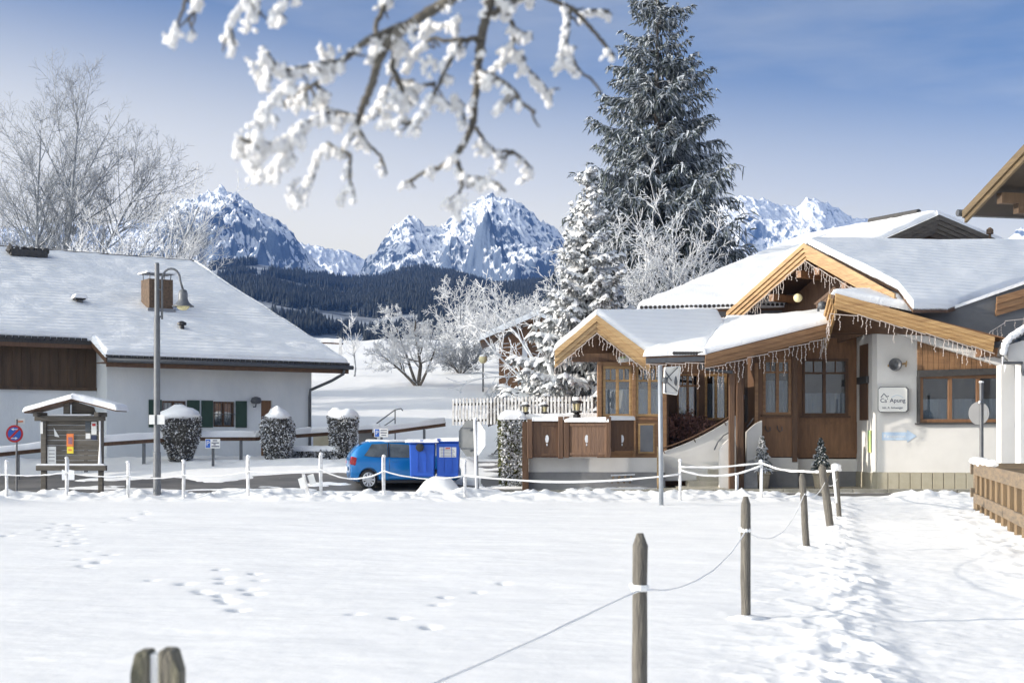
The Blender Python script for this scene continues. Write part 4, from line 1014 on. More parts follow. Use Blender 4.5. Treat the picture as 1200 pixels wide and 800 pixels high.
# white corner wall with window
top_w = lin(1020, 366, 1200, 430)
m = MB(); wall_px(m, DW, 1028, 1206, top_w, 554, .35, [(1075, 1173, 434, 496), (1197, 1206, 425, 560)][:1])
m.prism([P(1028, 554, DW), P(1022, 553.8, 42.28), P(1022, 364, 42.28), P(1028, 366, DW)], (.25, .02, 0))
m.b(10.71, 10.95, 42.3, 44.25, fz(553.7, 42.28), 5.3)
m.build('wall', MT['plaster'], rs_)
m = MB(); n = 0; q = 1028.0
while q < 1206: m.prism([P(q + .25, 577, DW - .03), P(min(1206, q + 11.9), 577, DW - .03), P(min(1206, q + 11.9), 553, DW - .03), P(q + .25, 553, DW - .03)], (0, .3, 0)); q += 12.4
m.prism([P(1028, 577, DW - .02), P(1022, 576.5, 42.26), P(1022, 553, 42.26), P(1028, 553, DW - .02)], (.2, .02, 0)); m.b(10.68, 10.9, 42.3, 44.2, 0, fz(553.7, 42.28))
m.build('plinth', MT['plinth_tile'], rs_, bevel=.008)
window_px(rs_, DW, 1075, 1173, 440, 495, [1109, 1140], None, 'wood_mid', .1, .14, .5)
m = MB(); m.prism([P(1074, 442, DW - .16), P(1174, 439, DW - .16), P(1174, 432, DW - .16), P(1074, 434, DW - .16)], (0, .15, 0)); m.prism([P(1071.5, 497.5, DW - .14), P(1176, 496.5, DW - .14), P(1176, 494.5, DW - .14), P(1071.5, 495.5, DW - .14)], (0, .16, 0)); m.b(fx(1072, DW), fx(1075, DW), DW - .1, DW + .02, fz(495, DW), fz(441, DW))
m.build('shutter_box', MT['tile_dark'], rs_)
m = MB(); q = 1073.0; tw_ = lin(1073, 399, 1174, 433)
while q < 1172: e = min(1173, q + 5.6); m.prism([P(q, 434, DW - .05), P(e, 434, DW - .05), P(e, min(433, tw_(e)), DW - .05), P(q, tw_(q), DW - .05)], (0, .045, 0)); q += 6.0
m.build('timber_panel', MT['wood_orange'], rs_, bevel=.006)
# narrow window in the side of the corner wall
m = MB(); m.b(10.685, 10.712, 42.75, 43.75, fz(492, 43), fz(403, 43)); m.build('side_window', MT['wood_dark'], rs_)
m = MB(); m.b(10.62, 10.7, 42.65, 43.85, fz(449, 43), fz(441, 43)); m.build('side_sill', MT['tile_dark'], rs_)
# timber bays
D1, D2 = 43.4, 44.2
def bay(D, x0, x1, wx0, wx1, wy0, wy1, mulls, trans, wood, wall, ybot, top, curtain_reflect, panel=True):
    m = MB(); wall_px(m, D, x0, x1, lambda x: top, ybot, .22, [(wx0, wx1, wy0, wy1)]); m.build('timber_wall', MT[wall], rs_)
    window_px(rs_, D, wx0, wx1, wy0, wy1, mulls, trans, wood, .085, .12, curtain_reflect)
    m = MB(); m.b(fx(wx0 - 2, D), fx(wx1 + 2, D), D - .1, D - .001, fz(wy1 + 2.4, D), fz(wy1 + .1, D)); m.build('window_ledge', MT['wood_dark'], rs_)
    if panel:
        m = MB(); a, b, c, d = fx(x0 + 4, D), fx(x1 - 3, D), fz(ybot - 5, D), fz(wy1 + 7, D)
        for (e, f, g, h) in ((a, b, c, c + .08), (a, b, d - .08, d), (a, a + .08, c + .08, d - .08), (b - .08, b, c + .08, d - .08)): m.b(e, f, D - .035, D - .001, g, h)
        m.build('panel_moulding', MT[wall], rs_)
bay(D1, 887, 930, 894, 927, 421, 486, [911], 436, 'wood_orange', 'wood_mid', 535, 398, .62, False)
bay(D2, 930, 1008, 940, 994, 420, 487, [966], 437, 'wood_dark', 'wood_mid', 536, 396, .4)
m = MB(); m.b(fx(928, D1), fx(934, D1), D1 - .06, D2 - .02, fz(541, D1), fz(396, D1)); m.b(fx(886, D1), fx(889.5, D1), D1 - .05, D1 + .4, fz(541, D1), fz(398, D1)); m.build('corner_post', MT['wood_dark'], rs_)
m = MB(); m.b(fx(886, D1) + .01, fx(935, D1), D1 - .02, D1 + .3, fz(552, D1), fz(536, D1)); m.b(fx(935, D2), fx(1010, D2), D2 - .04, D2 + .3, fz(552, D2), fz(537.5, D2)); m.build('white_plinth', MT['plaster'], rs_)
m = MB(); m.b(fx(886, D1) + .01, fx(935, D1), D1, D1 + .3, -.1, fz(552, D1) - .002); m.b(fx(935, D2), fx(1010, D2), D2 - .02, D2 + .3, -.1, fz(552, D2) - .002); m.build('grey_plinth', MT['plinth_grey'], rs_)
m = MB()
for q in (897, 911):
    m.tube([P(q, 499, D1 - .02), P(q, 502, D1 - .1), P(q + 2.5, 505.5, D1 - .13), P(q + 5.5, 504, D1 - .12), P(q + 5.5, 500, D1 - .1)], .014, 5)
m.build('coat_hook', MT['metal_dark'], rs_)
# entrance recess
DE = 45.2
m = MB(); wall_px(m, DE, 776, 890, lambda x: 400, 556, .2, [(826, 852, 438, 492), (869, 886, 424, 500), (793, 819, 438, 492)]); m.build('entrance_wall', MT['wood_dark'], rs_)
m = MB(); m.b(fx(887.5, D1), fx(887.5, D1) + .15, D1 + .2, DE, .2, 5.0); m.build('entrance_side_wall', MT['wood_dark'], rs_)
window_px(rs_, DE, 826, 852, 438, 492, [839], None, 'gold', .075, .1, .8)
window_px(rs_, DE, 793, 819, 438, 492, [806], 452, 'wood_orange', .07, .1, .75)
m = MB(); a, b, c, d = fx(869, DE), fx(886, DE), fz(500, DE), fz(424, DE); m.b(a, b, DE + .02, DE + .09, c, d); dd_ = m.build('door', MT['wood_dark'], rs_); MB().b(a + .09, b - .09, DE - .01, DE + .015, c + .15, d - .12).build('pane', MT['glass'], dd_); MB().box((a + .07, DE - .04, c + .95), (.03, .07, .14)).build('handle', MT['metal_grey'], dd_)
# porch posts
m = MB(); m.b(fx(854, 41.3), fx(860.5, 41.3), 41.2, 41.36, .05, fz(414, 41.3)); m.build('porch_post', MT['wood_dark'], rs_, bevel=.012)
m = MB(); m.b(fx(863, 42), fx(871, 42), 41.9, 42.1, .05, fz(405, 42)); m.build('porch_post', MT['wood_dark'], rs_, bevel=.012)
m = MB(); m.b(fx(884, 43.2), fx(888, 43.2), 43.1, 43.2, fz(502, 43), fz(425, 43)); m.build('door_frame', MT['wood_orange'], rs_)
# stairs with curved white parapets
m = MB()
for i in range(5):
    m.b(fx(792 + i * 13, 42.0), fx(848, 42.0), 41.45 + i * .17, 42.34, .02, .16 + i * .16)
m.b(fx(776, 41.4), fx(848, 41.4), 41.25, 41.45, .02, .13)
m.build('steps', MT['stone_step'], rs_, bevel=.012)
def curve_wall(top, bot, D, th, name='parapet'):
    m = MB(); n = len(top)
    for i in range(n - 1):
        m.prism([P(top[i][0], bot, D), P(top[i + 1][0], bot, D), P(top[i + 1][0], top[i + 1][1], D), P(top[i][0], top[i][1], D)], (0, th, 0))
    return m.build(name, MT['plaster'], rs_)
tp1 = [(776, 529), (788, 525.5), (800, 521), (812, 516), (824, 510), (836, 503.5), (848, 496.5), (856, 491), (862, 487)]
curve_wall(tp1, 563, 42.35, .16)
m = MB(); m.tube([P(q[0], q[1] - 4, 42.3) for q in tp1], .03, 6)
for i in (0, 3, 6): m.tube([P(tp1[i][0], tp1[i][1] - 4, 42.3), P(tp1[i][0] + 3, tp1[i][1] + 2, 42.34)], .015, 5)
m.build('stair_rail', MT['wood_dark'], rs_)
curve_wall([(843, 526), (847, 521), (852, 516), (856.5, 513), (861, 511)], 579, 41.35, .18)
curve_wall([(875, 506), (880, 501), (886, 496), (893, 492.5)], 577, 42.6, .2)
m = MB(); m.tube([P(837, 527, 41.6), P(841, 518, 41.6), P(848, 510, 41.6), P(857, 505, 41.6)], .022, 6); m.tube([P(875, 500, 42.5), P(883, 490, 42.5)], .02, 6); m.build('handrail', MT['metal_dark'], rs_)
m = MB(); m.prism([P(872, 572, 41.9), P(888, 572, 41.9), P(887, 548, 42.3), P(883, 538, 42.4), P(877, 540, 42.4), P(872, 552, 42.2)], (0, .05, 0)); o = m.build('leaning_flagstone', MT['flagstone']); tag(o, 'grey stone slab leaning against the stair wall', 'stone slab')
# west wing with the small gable
DV = 42.6
m = MB(); wall_px(m, DV, 701, 780, lambda x: 424, 540, .2, [(706.5, 740.5, 429, 488), (745, 777, 429, 488)])
m.build('timber_wall', MT['wood_orange'], rs_)
window_px(rs_, DV, 706.5, 740.5, 429, 488, [723.5], 446, 'gold', .08, .12, .55)
window_px(rs_, DV, 745, 777, 429, 488, [761], 446, 'gold', .08, .12, .55)
for a, b in ((700, 705), (740.8, 745), (776, 781)):
    MB().b(fx(a, DV), fx(b, DV), DV - .08, DV + .1, fz(540, DV), fz(424, DV)).build('corner_post', MT['wood_orange'], rs_, bevel=.01)
MB().b(fx(700, DV), fx(781, DV), DV - .06, DV - .001, fz(492, DV), fz(488.6, DV)).build('window_ledge', MT['wood_mid'], rs_)
m = MB(); m.prism([P(748, 531, DV - .07), P(767, 531, DV - .07), P(767, 496, DV - .07), P(748, 496, DV - .07)], (0, .06, 0)); fr_ = m.build('notice_frame', MT['gold'], rs_)
MB().b(fx(750, DV), fx(765, DV), DV - .085, DV - .072, fz(529, DV), fz(498, DV)).build('notice_panel', MT['poster_board'], fr_)
m = MB(); wx, wy = fx(700, DV), DV + .2; m.prism([(wx, wy, .9), (wx + 1.5, wy + 2.6, .9), (wx + 1.5, wy + 2.6, fz(424, DV)), (wx, wy, fz(424, DV))], (.1, -.15, 0)); m.build('side_wall', MT['wood_mid'], rs_)
MB().b(fx(779, DV), fx(779, DV) + .12, DV + .1, DE + .05, .9, fz(424, DV)).build('side_wall', MT['wood_dark'], rs_)
# terrace base of the wing
zt = fz(536.5, 41.7)
m = MB(); m.b(fx(620, 41.9), fx(779, 41.9), 41.9, 46.8, fz(553, 41.9), zt); m.build('terrace_wall', MT['plaster'], rs_)
m = MB(); m.b(fx(619.6, 41.9), fx(779.4, 41.9), 41.86, 46.8, -.1, fz(553, 41.9) - .002); m.build('terrace_plinth', MT['plinth_grey'], rs_)
m = MB(); m.b(fx(770, 41.5), fx(776.5, 41.5), 41.4, 41.52, .0, fz(523, 41.5))
m.build('gate_post', MT['gold_light'], rs_)
# small gable roof
GA, GL, GR = P(699, 369, 41.3), P(650, 411, 41.5), P(762, 416, 41.2)
RB = P(840, 369, 44.0); VB = RB - GA
GLb = GL + VB; GRb = GR + Vector((2.6, 1.4, .35))
m = MB(); m.prism([GL, GA, RB, GLb], (0, 0, -.1)); m.prism([GA, GR, GRb, RB], (0, 0, -.1)); rf1 = m.build('small_roof', MT['wood_dark'], rs_)
snow_patch('roof_snow', GR, GRb, RB, GA, .2, MT['snow_rows_fine'], rf1, 11, amp=.15, rr=.12)
snow_patch('roof_snow', GLb, GL, GA, RB, .2, MT['snow'], rf1, 12, amp=.15, rr=.12)
barge(rs_, GL, GA, .5, 3, .05, .07, 'gold_light'); barge(rs_, GA, GR, .5, 3, .05, .07, 'gold_light')
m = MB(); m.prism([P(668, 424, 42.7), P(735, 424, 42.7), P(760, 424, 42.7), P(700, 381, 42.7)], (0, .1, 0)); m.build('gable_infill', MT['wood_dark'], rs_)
m = MB()
for q, y in ((699, 392), (672, 414), (727, 414)):
    c = P(q, y, 42); m.b(c.x - .09, c.x + .09, 41.42, 42.7, c.z - .11, c.z + .11)
m.build('purlin', MT['wood_dark'], rs_)
# porch roof
A1, A2, A3 = P(757, 416, 40.75), P(826, 413.5, 40.75), P(972, 377, 41.5)
B1, B2, B3 = P(797, 396, 42.8), P(850, 377, 44.4), P(973, 369.5, 44.2)
m = MB(); m.prism([A1, A2, B2, B1], (0, 0, -.09)); m.prism([A2, A3, B3, B2], (0, 0, -.09)); rf2 = m.build('porch_roof', MT['wood_dark'], rs_)
snow_patch('roof_snow', A1, A2, B2, B1, .17, MT['snow'], rf2, 13, amp=.3, rr=.14); snow_patch('roof_snow', A2, A3, B3, B2, .2, MT['snow'], rf2, 14, amp=.35, rr=.16)
m = MB(); q = 790.0
while q < 826: c = P(q, 415, 40.74); m.tube([c + Vector((0, -.05, .03)), c + Vector((0, .3, .05))], .055, 6); q += 3.3
m.build('eave_tiles', MT['tile_dark'], rf2)
barge(rs_, A1 - Vector((0, 0, .09)), A2 - Vector((0, 0, .09)), .15, 1, .03, .08, 'metal_dark', name='porch_gutter')
barge(rs_, A2 - Vector((0, .02, .06)), A3 - Vector((0, .02, .06)), .36, 3, .05, .07, 'wood_orange', name='porch_fascia')
m = MB(); m.b(fx(820, 41), fx(829, 41), 40.9, 41.1, fz(432, 41), fz(416, 41)); m.tube([P(824.5, 425, 41), P(828, 432, 41.1), P(858, 436, 41.2)], .05, 8); m.build('porch_downpipe', MT['metal_dark'], rs_)
# main gable
MA = P(945, 285, 43.5); dL = Vector((-.6, .8, 0)); dR_ = Vector((.6, -.8, 0)); dB = Vector((.8, .6, .074))
MLd = Vector((-.6, .8, -.575)); MRd = Vector((.6, -.8, -.53))
ML = MA + MLd * 3.72; MR = MA + MRd * 3.5
nS = MRd.cross(dB).normalized()
if nS.z < 0: nS = -nS
S = lambda px, py: on_plane(px, py, MA, nS)
s1, s2, s3, s4, s5, s6 = MA, S(1052, 338), S(1070, 361.5), S(1111, 361.5), S(1232, 322), S(1232, 286)
m = MB(); m.prism([s1, s2, s3, s4, s5, s6], (0, 0, -.12)); MLb = ML + dB * 5.5; m.prism([ML, MA, MA + dB * 11, MLb], (0, 0, -.12)); rf3 = m.build('main_roof', MT['wood_dark'], rs_)
def snow_poly_grid(name, lo, up, thick, mt, parent, seed, n=24):
    """snow between a lower polyline and an upper polyline (same count)"""
    for i in range(len(lo) - 1): snow_patch(name, lo[i], lo[i + 1], up[i + 1], up[i], thick, mt, parent, seed + i)
def snow_strip(name, lo, up, thick, mt, parent, seed, nv=40, nu=26, rr=.16):
    lo = [np.array(p) for p in lo]; up = [np.array(p) for p in up]; rows = []
    us = np.concatenate([np.linspace(i, i + 1, nu, endpoint=False) for i in range(len(lo) - 1)] + [[len(lo) - 1.0]])
    us = np.unique(np.concatenate([us, [.01, .03, .06, len(lo) - 1.06, len(lo) - 1.02]]))
    vs = np.unique(np.concatenate([np.linspace(0, 1, nv), [.004, .012, .025, .975, .99]]))
    def ip(pl, u): i = min(int(u), len(pl) - 2); return pl[i] + (pl[i + 1] - pl[i]) * (u - i)
    A = np.array([ip(lo, u) for u in us]); B = np.array([ip(up, u) for u in us])
    pt = A[None] * (1 - vs[:, None, None]) + B[None] * vs[:, None, None]
    L = np.linalg.norm(B - A, axis=1).mean(); Lu = np.linalg.norm(np.diff(A, axis=0), axis=1).sum(); un = us / us[-1]
    dist = np.minimum(np.minimum(vs, 1 - vs)[:, None] * L, np.minimum(un, 1 - un)[None] * Lu)
    q = np.clip(dist / rr, 0, 1); rnd = np.sqrt(np.clip(1 - (1 - q) ** 2, 0, 1))
    h = thick * rnd * (1 + .3 * (fbm(pt[..., 0] * .9, pt[..., 2] * 2, 3, seed) - .5))
    top = pt.copy(); top[..., 2] += h + .004; bot = pt.copy(); bot[..., 2] -= .03
    nr, nc = h.shape; N_ = nr * nc; i = np.arange(N_).reshape(nr, nc)
    ring = np.concatenate([i[0, :], i[1:, -1], i[-1, -2::-1], i[-2:0:-1, 0]]); r2 = np.roll(ring, -1)
    return mesh_np(name, np.concatenate([top.reshape(-1, 3), bot.reshape(-1, 3)]), [grid_faces(nr, nc), np.stack([ring, ring + N_, r2 + N_, r2], -1)], mt, parent, True, False)
u1 = MA.lerp(s6, .003); 
snow_strip('roof_snow', [MA, s2, s3, s4, s5], [MA.lerp(s6, .02), MA.lerp(s6, .3), MA.lerp(s6, .36), MA.lerp(s6, .52), s6], .2, MT['snow_rows_fine'], rf3, 15)
snow_patch('roof_snow', MLb, ML, MA, MA + dB * 5.5, .2, MT['snow'], rf3, 16)
oG = Vector((-.8, -.6, 0))
barge(rs_, ML, MA, .5, 4, .05, .07, 'gold', oG); barge(rs_, MA, MA.lerp(MR, .98), .5, 4, .055, .07, 'gold', oG)
inn = Vector((.8, .6, 0)) * 1.3
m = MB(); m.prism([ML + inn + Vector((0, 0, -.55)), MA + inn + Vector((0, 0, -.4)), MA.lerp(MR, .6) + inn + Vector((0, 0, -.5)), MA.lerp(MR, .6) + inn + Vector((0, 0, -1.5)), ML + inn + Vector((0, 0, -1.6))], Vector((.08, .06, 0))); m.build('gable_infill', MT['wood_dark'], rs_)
m = MB()
for f in (.1, .4, .68):
    for E in (ML, MR):
        if f > .5 and E is MR: continue
        c = MA.lerp(E, f) + Vector((0, 0, -.58)); a = c + Vector((.8, .6, 0)) * .06; b = c + inn
        t_ = (E - MA); t_.z = 0; t_.normalize()
        m.prism([a - t_ * .1, a + t_ * .1, a + t_ * .1 + Vector((0, 0, -.22)), a - t_ * .1 + Vector((0, 0, -.22))], b - a)
m.build('purlin', MT['wood_mid'], rs_)
m = MB(); m.blob(P(935, 349, 44.0), .14, 2, .02); m.build('gable_lamp', MT['globe'], rs_, smooth=True)
m = MB(); c = P(959, 365, 43.0); m.tube([c, c + Vector((0, 0, .12)), c + Vector((.05, -.25, .16))], .04, 8); m.lathe(c + Vector((.06, -.3, .16)), [(.05, -.06), (.13, 0), (.13, .06), (.05, .1)], 12, axis='y'); m.build('floodlight', MT['metal_dark'], rs_)
# lower corner roof over the white wall
LA, LR_, LL = P(978, 344, 40.4), P(1164, 395, 39.7), P(966, 389, 43.0)
Lb = P(1112, 366, 41.5); Lc = P(1050, 342, 43.0)
m = MB(); m.prism([LL, LA, LR_, LR_ + Vector((0, 3.2, .1)), LL + Vector((2.5, .5, .1))], (0, 0, -.1)); rf4 = m.build('corner_roof', MT['wood_dark'], rs_)
snow_patch('roof_snow', LA, P(1072, 364, 40.5), P(1110, 363, 41.2), P(1052, 340, 42.6), .16, MT['snow'], rf4, 17, amp=.2)
barge(rs_, LA, LR_, .42, 4, .045, .07, 'gold'); barge(rs_, LL, LA, .55, 4, .055, .07, 'gold', (-1, -.05, 0))
m = MB(); m.prism([P(1020, 372, 41.55), P(1172, 424, 41.55), P(1172, 432, 41.55), P(1020, 381, 41.55)], (0, .2, 0)); m.build('wall_plate', MT['paper'], rs_)
m = MB(); m.prism([P(1030, 358, 40.6), P(1174, 398, 40.6), P(1174, 399.5, 40.6), P(1030, 360, 40.6)], (0, 1.4, 0)); m.build('soffit', MT['wood_mid'], rs_)
m = MB(); c = P(1154, 413, 41.2); m.b(c.x - .3, c.x + .6, 40.55, 42.0, c.z - .14, c.z + .1); m.build('purlin', MT['wood_mid'], rs_)
# grey dormer cheek right of the corner roof
m = MB(); m.prism([P(1068, 365, 41.0), P(1112, 363.5, 41.0), P(1215, 327, 41.0), P(1215, 420, 41.0), P(1168, 416, 41.0), P(1148, 396, 41.0)], (0, .12, 0)); m.build('roof_cheek', MT['fascia_grey'], rs_)
barge(rs_, P(1167, 348, 40.9), P(1222, 332, 40.9), .55, 3, .05, .07, 'wood_orange')
m = MB(); m.prism([P(1112, 360.5, 40.96), P(1215, 324, 40.96), P(1215, 328, 40.96), P(1112, 364, 40.96)], (0, .1, 0)); m.build('snow_edge', MT['snow'], rs_)
# long front-facing roof and the rear gable
E1, E2 = P(749, 362, 46), P(845, 360, 46); E2x = E2 + (E2 - E1).normalized() * 3.2
RA, RBk = P(1097, 252, 50), P(945, 280, 56); RBk.z = RA.z
RT = Vector((14.5, 56, RBk.z))
m = MB(); m.prism([E1, E2x, RT, RBk], (0, 0, -.14)); rf5 = m.build('long_roof', MT['wood_dark'], rs_)
snow_patch('roof_snow', E1, E2x, RT, RBk, .26, MT['snow'], rf5, 18, amp=.2, rr=.2)
m = MB(); n = 40
for i in range(n): c = E1.lerp(E2x, (i + .5) / n); m.tube([c + Vector((0, -.06, .04)), c + Vector((0, .2, .1))], .06, 6)
m.build('eave_tiles', MT['tile_dark'], rf5)
barge(rs_, E1 - Vector((0, -.02, .1)), E2x - Vector((0, -.02, .1)), .2, 1, .03, .08, 'metal_dark', name='long_gutter')
rd = (RBk - RA).normalized(); sdn = Vector((rd.y, -rd.x, 0)) * -1
if sdn.x > 0: sdn = -sdn
RL = RA + sdn * 8 + Vector((0, 0, -3.2)); RLs = RA + sdn * 2.6 + Vector((0, 0, -1.05)); RR_ = P(1172, 284, 51.6)
m = MB(); m.prism([RL, RA, RBk, RBk + (RL - RA)], (0, 0, -.14)); rr2 = RA + (RR_ - RA) * 1.6; m.prism([RA, rr2, rr2 + (RBk - RA), RBk], (0, 0, -.14)); rf6 = m.build('rear_roof', MT['wood_dark'], rs_)
snow_patch('roof_snow', RBk + (RL - RA), RL, RA, RBk, .22, MT['snow'], rf6, 19, amp=.2); snow_patch('roof_snow', rr2, rr2 + (RBk - RA), RBk, RA, .22, MT['snow'], rf6, 20, amp=.2)
oR = -rd; oR.z = 0
barge(rs_, RL, RA, .62, 4, .05, .07, 'wood_grey', oR); barge(rs_, RA, rr2, .62, 4, .05, .07, 'wood_grey', oR)
m = MB(); m.prism([RL - oR * .8 + Vector((0, 0, -.4)), RA - oR * .8 + Vector((0, 0, -.5)), rr2 - oR * .8 + Vector((0, 0, -.4)), rr2 - oR * .8 + Vector((0, 0, -2)), RL - oR * .8 + Vector((0, 0, -2))], -oR * .1); m.build('gable_infill', MT['wood_clad'], rs_)
m = MB(); ra2, rb2 = RA.lerp(RBk, .12), RA.lerp(RBk, .48); up_ = Vector((0, 0, .2)); m.tube([ra2 + up_, rb2 + up_], .13, 8); m.build('ridge_tiles', MT['tile_dark'], rf6)
m = MB(); c = P(1160, 283, 51); m.lathe(c, [(.05, -.2), (.05, .25), (.13, .27), (.13, .42), (.04, .5)], 8); m.build('vent_pipe', MT['brick'], rf6)
# upper storeys that carry the rear roofs (mostly hidden)
m = MB(); m.b(5.2, 10.6, 46.6, 55, 0, 5.5); m.b(10.9, 17, 44.6, 56, 0, 5.2); m.b(fx(776, DE), 10.6, DE + .25, 46.6, 0, 5.3); m.build('core_wall', MT['wood_mid'], rs_)
# icicle lights
dn = Vector((0, 0, -.62))
def al(a, b, n, d, off): return [Vector(a).lerp(Vector(b), i / n) + Vector(d) + Vector(off) for i in range(n + 1)]
icicles('icicle_lights', 'icicle lights hanging along the small gable over the west wing windows', al(GL, GA, 4, (0, 0, -.52), (0, -.05, 0)) + al(GA, GR, 4, (0, 0, -.52), (0, -.05, 0))[1:], (.16, .42), .1, 1)
icicles('icicle_lights', 'icicle lights hanging from the low eave left of the entrance', al(A1, A2, 3, (0, 0, -.26), (0, -.05, 0)), (.16, .5), .09, 2)
icicles('icicle_lights', 'icicle lights along the sloping porch beam above the entrance', al(A2, A3, 6, (0, 0, -.44), (0, -.08, 0)), (.18, .55), .13, 3)
icicles('icicle_lights', 'icicle lights under the tall main gable', al(ML, MA, 5, (0, 0, -.53), oG * .1) + al(MA, MA.lerp(MR, .85), 5, (0, 0, -.53), oG * .1)[1:], (.16, .5), .11, 4)
icicles('icicle_lights', 'icicle lights on the corner roof edge above the white wall', al(LL, LA, 3, (0, 0, -.57), (-.12, 0, 0)) + al(LA, LR_, 7, (0, 0, -.42), (0, -.1, 0))[1:], (.16, .48), .12, 5)
icicles('icicle_lights', 'icicle lights strung against the dark grey roof side at far right', [P(1134, 396, 40.3), P(1160, 389, 40.3), P(1178, 376, 40.5), P(1200, 372, 40.6), P(1216, 368, 40.6)], (.2, .5), .14, 6)

# the white corner wall and its roof edge stand turned a little towards the left
def turn(o, k=.17, x0=10.78):
    if o.type == 'MESH':
        off = root_loc(o.parent) if o.parent else Vector((0, 0, 0))
        for v in o.data.vertices: v.co.y -= k * (v.co.x + off.x + o.location.x - x0)
    for c in o.children: turn(c, k, x0)
for o in list(rs_.children):
    xs = [v.co.x + 8.5 for v in o.data.vertices] if o.type == 'MESH' else [0]
    if o.name.split('.')[0] in ('wall', 'plinth', 'shutter_box', 'timber_panel', 'wall_plate', 'soffit') or (o.name.startswith('window') and min(xs) > 11): turn(o)
# ---------------------------------------------------------------- cabin up the slope
cz = gz(fx(600, 82), 82) - .1
cb_ = thing('cabin', 'small brown timber cabin with snow on its lean roof behind the fir', 'cabin', (fx(610, 82), 82, cz))
x0, x1 = fx(585, 82), fx(585, 82) + 4.6
zl = fz(399, 82); pk = fz(370, 82)
m = MB(); m.prism([(x0, 82, cz), (x1, 82, cz), (x1, 82, pk + .1), ((x0 + x1) / 2 + .4, 82, pk + .1), (x0, 82, zl)], (0, .15, 0)); m.b(x0, x0 + .15, 82.15, 86, cz, zl); m.b(x1 - .15, x1, 82.15, 86, cz, zl); m.build('wall', MT['wood_mid'], cb_)
m = MB(); z = cz + .2
while z < zl: m.b(x0 - .02, x0 + 1.4, 81.96, 82, z, z + .16); z += .2
m.build('log_courses', MT['wood_mid'], cb_)
m = MB(); a, b, c, d = fx(612, 82), fx(618, 82), fz(426, 82), fz(402, 82); m.b(a - .06, b + .06, 81.92, 81.98, c - .06, d + .06); w_ = m.build('window', MT['wood_dark'], cb_); MB().b(a, b, 81.9, 81.915, c, d).build('pane', MT['curtain_reflect'], w_)
m = MB(); m.b(fx(620, 82), fx(640, 82), 81.93, 82, cz, fz(405, 82)); m.build('door', MT['wood_dark'], cb_)
p0_, p1_ = P(563, 398, 81.2), P(630, 369, 81.2)
m = MB(); m.prism([p0_, p1_, p1_ + Vector((0, 5.5, 0)), p0_ + Vector((0, 5.5, 0))], (0, 0, -.2)); p2_ = p1_ + Vector((3, 0, -1.3)); m.prism([p1_, p2_, p2_ + Vector((0, 5.5, 0)), p1_ + Vector((0, 5.5, 0))], (0, 0, -.2)); cr_ = m.build('roof', MT['wood_dark'], cb_)
snow_patch('roof_snow', p0_, p1_, p1_ + Vector((0, 5.5, 0)), p0_ + Vector((0, 5.5, 0)), .35, MT['snow'], cr_, 21); snow_patch('roof_snow', p1_, p2_, p2_ + Vector((0, 5.5, 0)), p1_ + Vector((0, 5.5, 0)), .35, MT['snow'], cr_, 22)
# ---------------------------------------------------------------- neighbour house whose roof corner enters at the top right
nb = thing('neighbour_house', 'house at the right edge showing only a timber roof corner', 'house', (10.4, 27.3, 0))
c0 = P(1130, 247, 28); vd = Vector((.225, -.974, .42)); ed = Vector((.974, .225, 0))
a0, a1 = c0, c0 + vd * 5.2; b0, b1 = c0 + ed * 10, c0 + ed * 10 + vd * 5.2
v2 = Vector((.225, -.974, -.42)); a2 = a1 + v2 * 5.2; b2 = b1 + v2 * 5.2
m = MB(); m.prism([a0, a1, b1, b0], (0, 0, -.09)); m.prism([a1, a2, b2, b1], (0, 0, -.09)); nr_ = m.build('roof', MT['wood_black'], nb)
snow_patch('roof_snow', a0 + ed * .15, b0, b1, a1 + ed * .15, .16, MT['snow'], nr_, 23, res=.5); snow_patch('roof_snow', b2, a2 + ed * .15, a1 + ed * .15, b1, .16, MT['snow'], nr_, 24, res=.5)
oN = -ed
barge(nb, a0, a1, .24, 2, .05, .06, 'wood_olive', oN); barge(nb, a1, a2, .24, 2, .05, .06, 'wood_olive', oN)
m = MB(); m.tube([a0 + Vector((-.05, .1, -.03)) - ed * .06, b0 + Vector((0, .1, -.03))], .07, 8); m.build('gutter', MT['metal_dark'], nb)
wv = c0 + ed * 1.35 + vd * .95; wv.z = 0; hd = Vector((.225, -.974, 0))
m = MB(); q0, q1 = wv, wv + hd * 8.5; zz0 = c0.z + .3; zz1 = a1.z - .15
m.prism([q0, q1, q1 + Vector((0, 0, zz0)), q0 + hd * 4.25 + Vector((0, 0, zz1)), q0 + Vector((0, 0, zz0))], ed * .3)
m.prism([q0, q0 + ed * 8.5, q0 + ed * 8.5 + Vector((0, 0, zz0)), q0 + Vector((0, 0, zz0))], hd * .3); m.prism([q1, q1 + ed * 8.5, q1 + ed * 8.5 + Vector((0, 0, zz0)), q1 + Vector((0, 0, zz0))], -hd * .3)
m.build('wall', MT['plaster'], nb)
m = MB()
for k in (.95, 2.3, 3.9):
    c = c0 + vd * k + Vector((0, 0, -.2)) + ed * .18; m.prism([c - hd * .09, c + hd * .09, c + hd * .09 + Vector((0, 0, -.2)), c - hd * .09 + Vector((0, 0, -.2))], ed * 1.4)
    c = c + ed * .35 + Vector((0, 0, -.2)); m.prism([c - hd * .09, c + hd * .09, c + hd * .09 + Vector((0, 0, -.18)), c - hd * .09 + Vector((0, 0, -.18))], ed * 1.05)
m.build('purlin', MT['wood_clad'], nb)
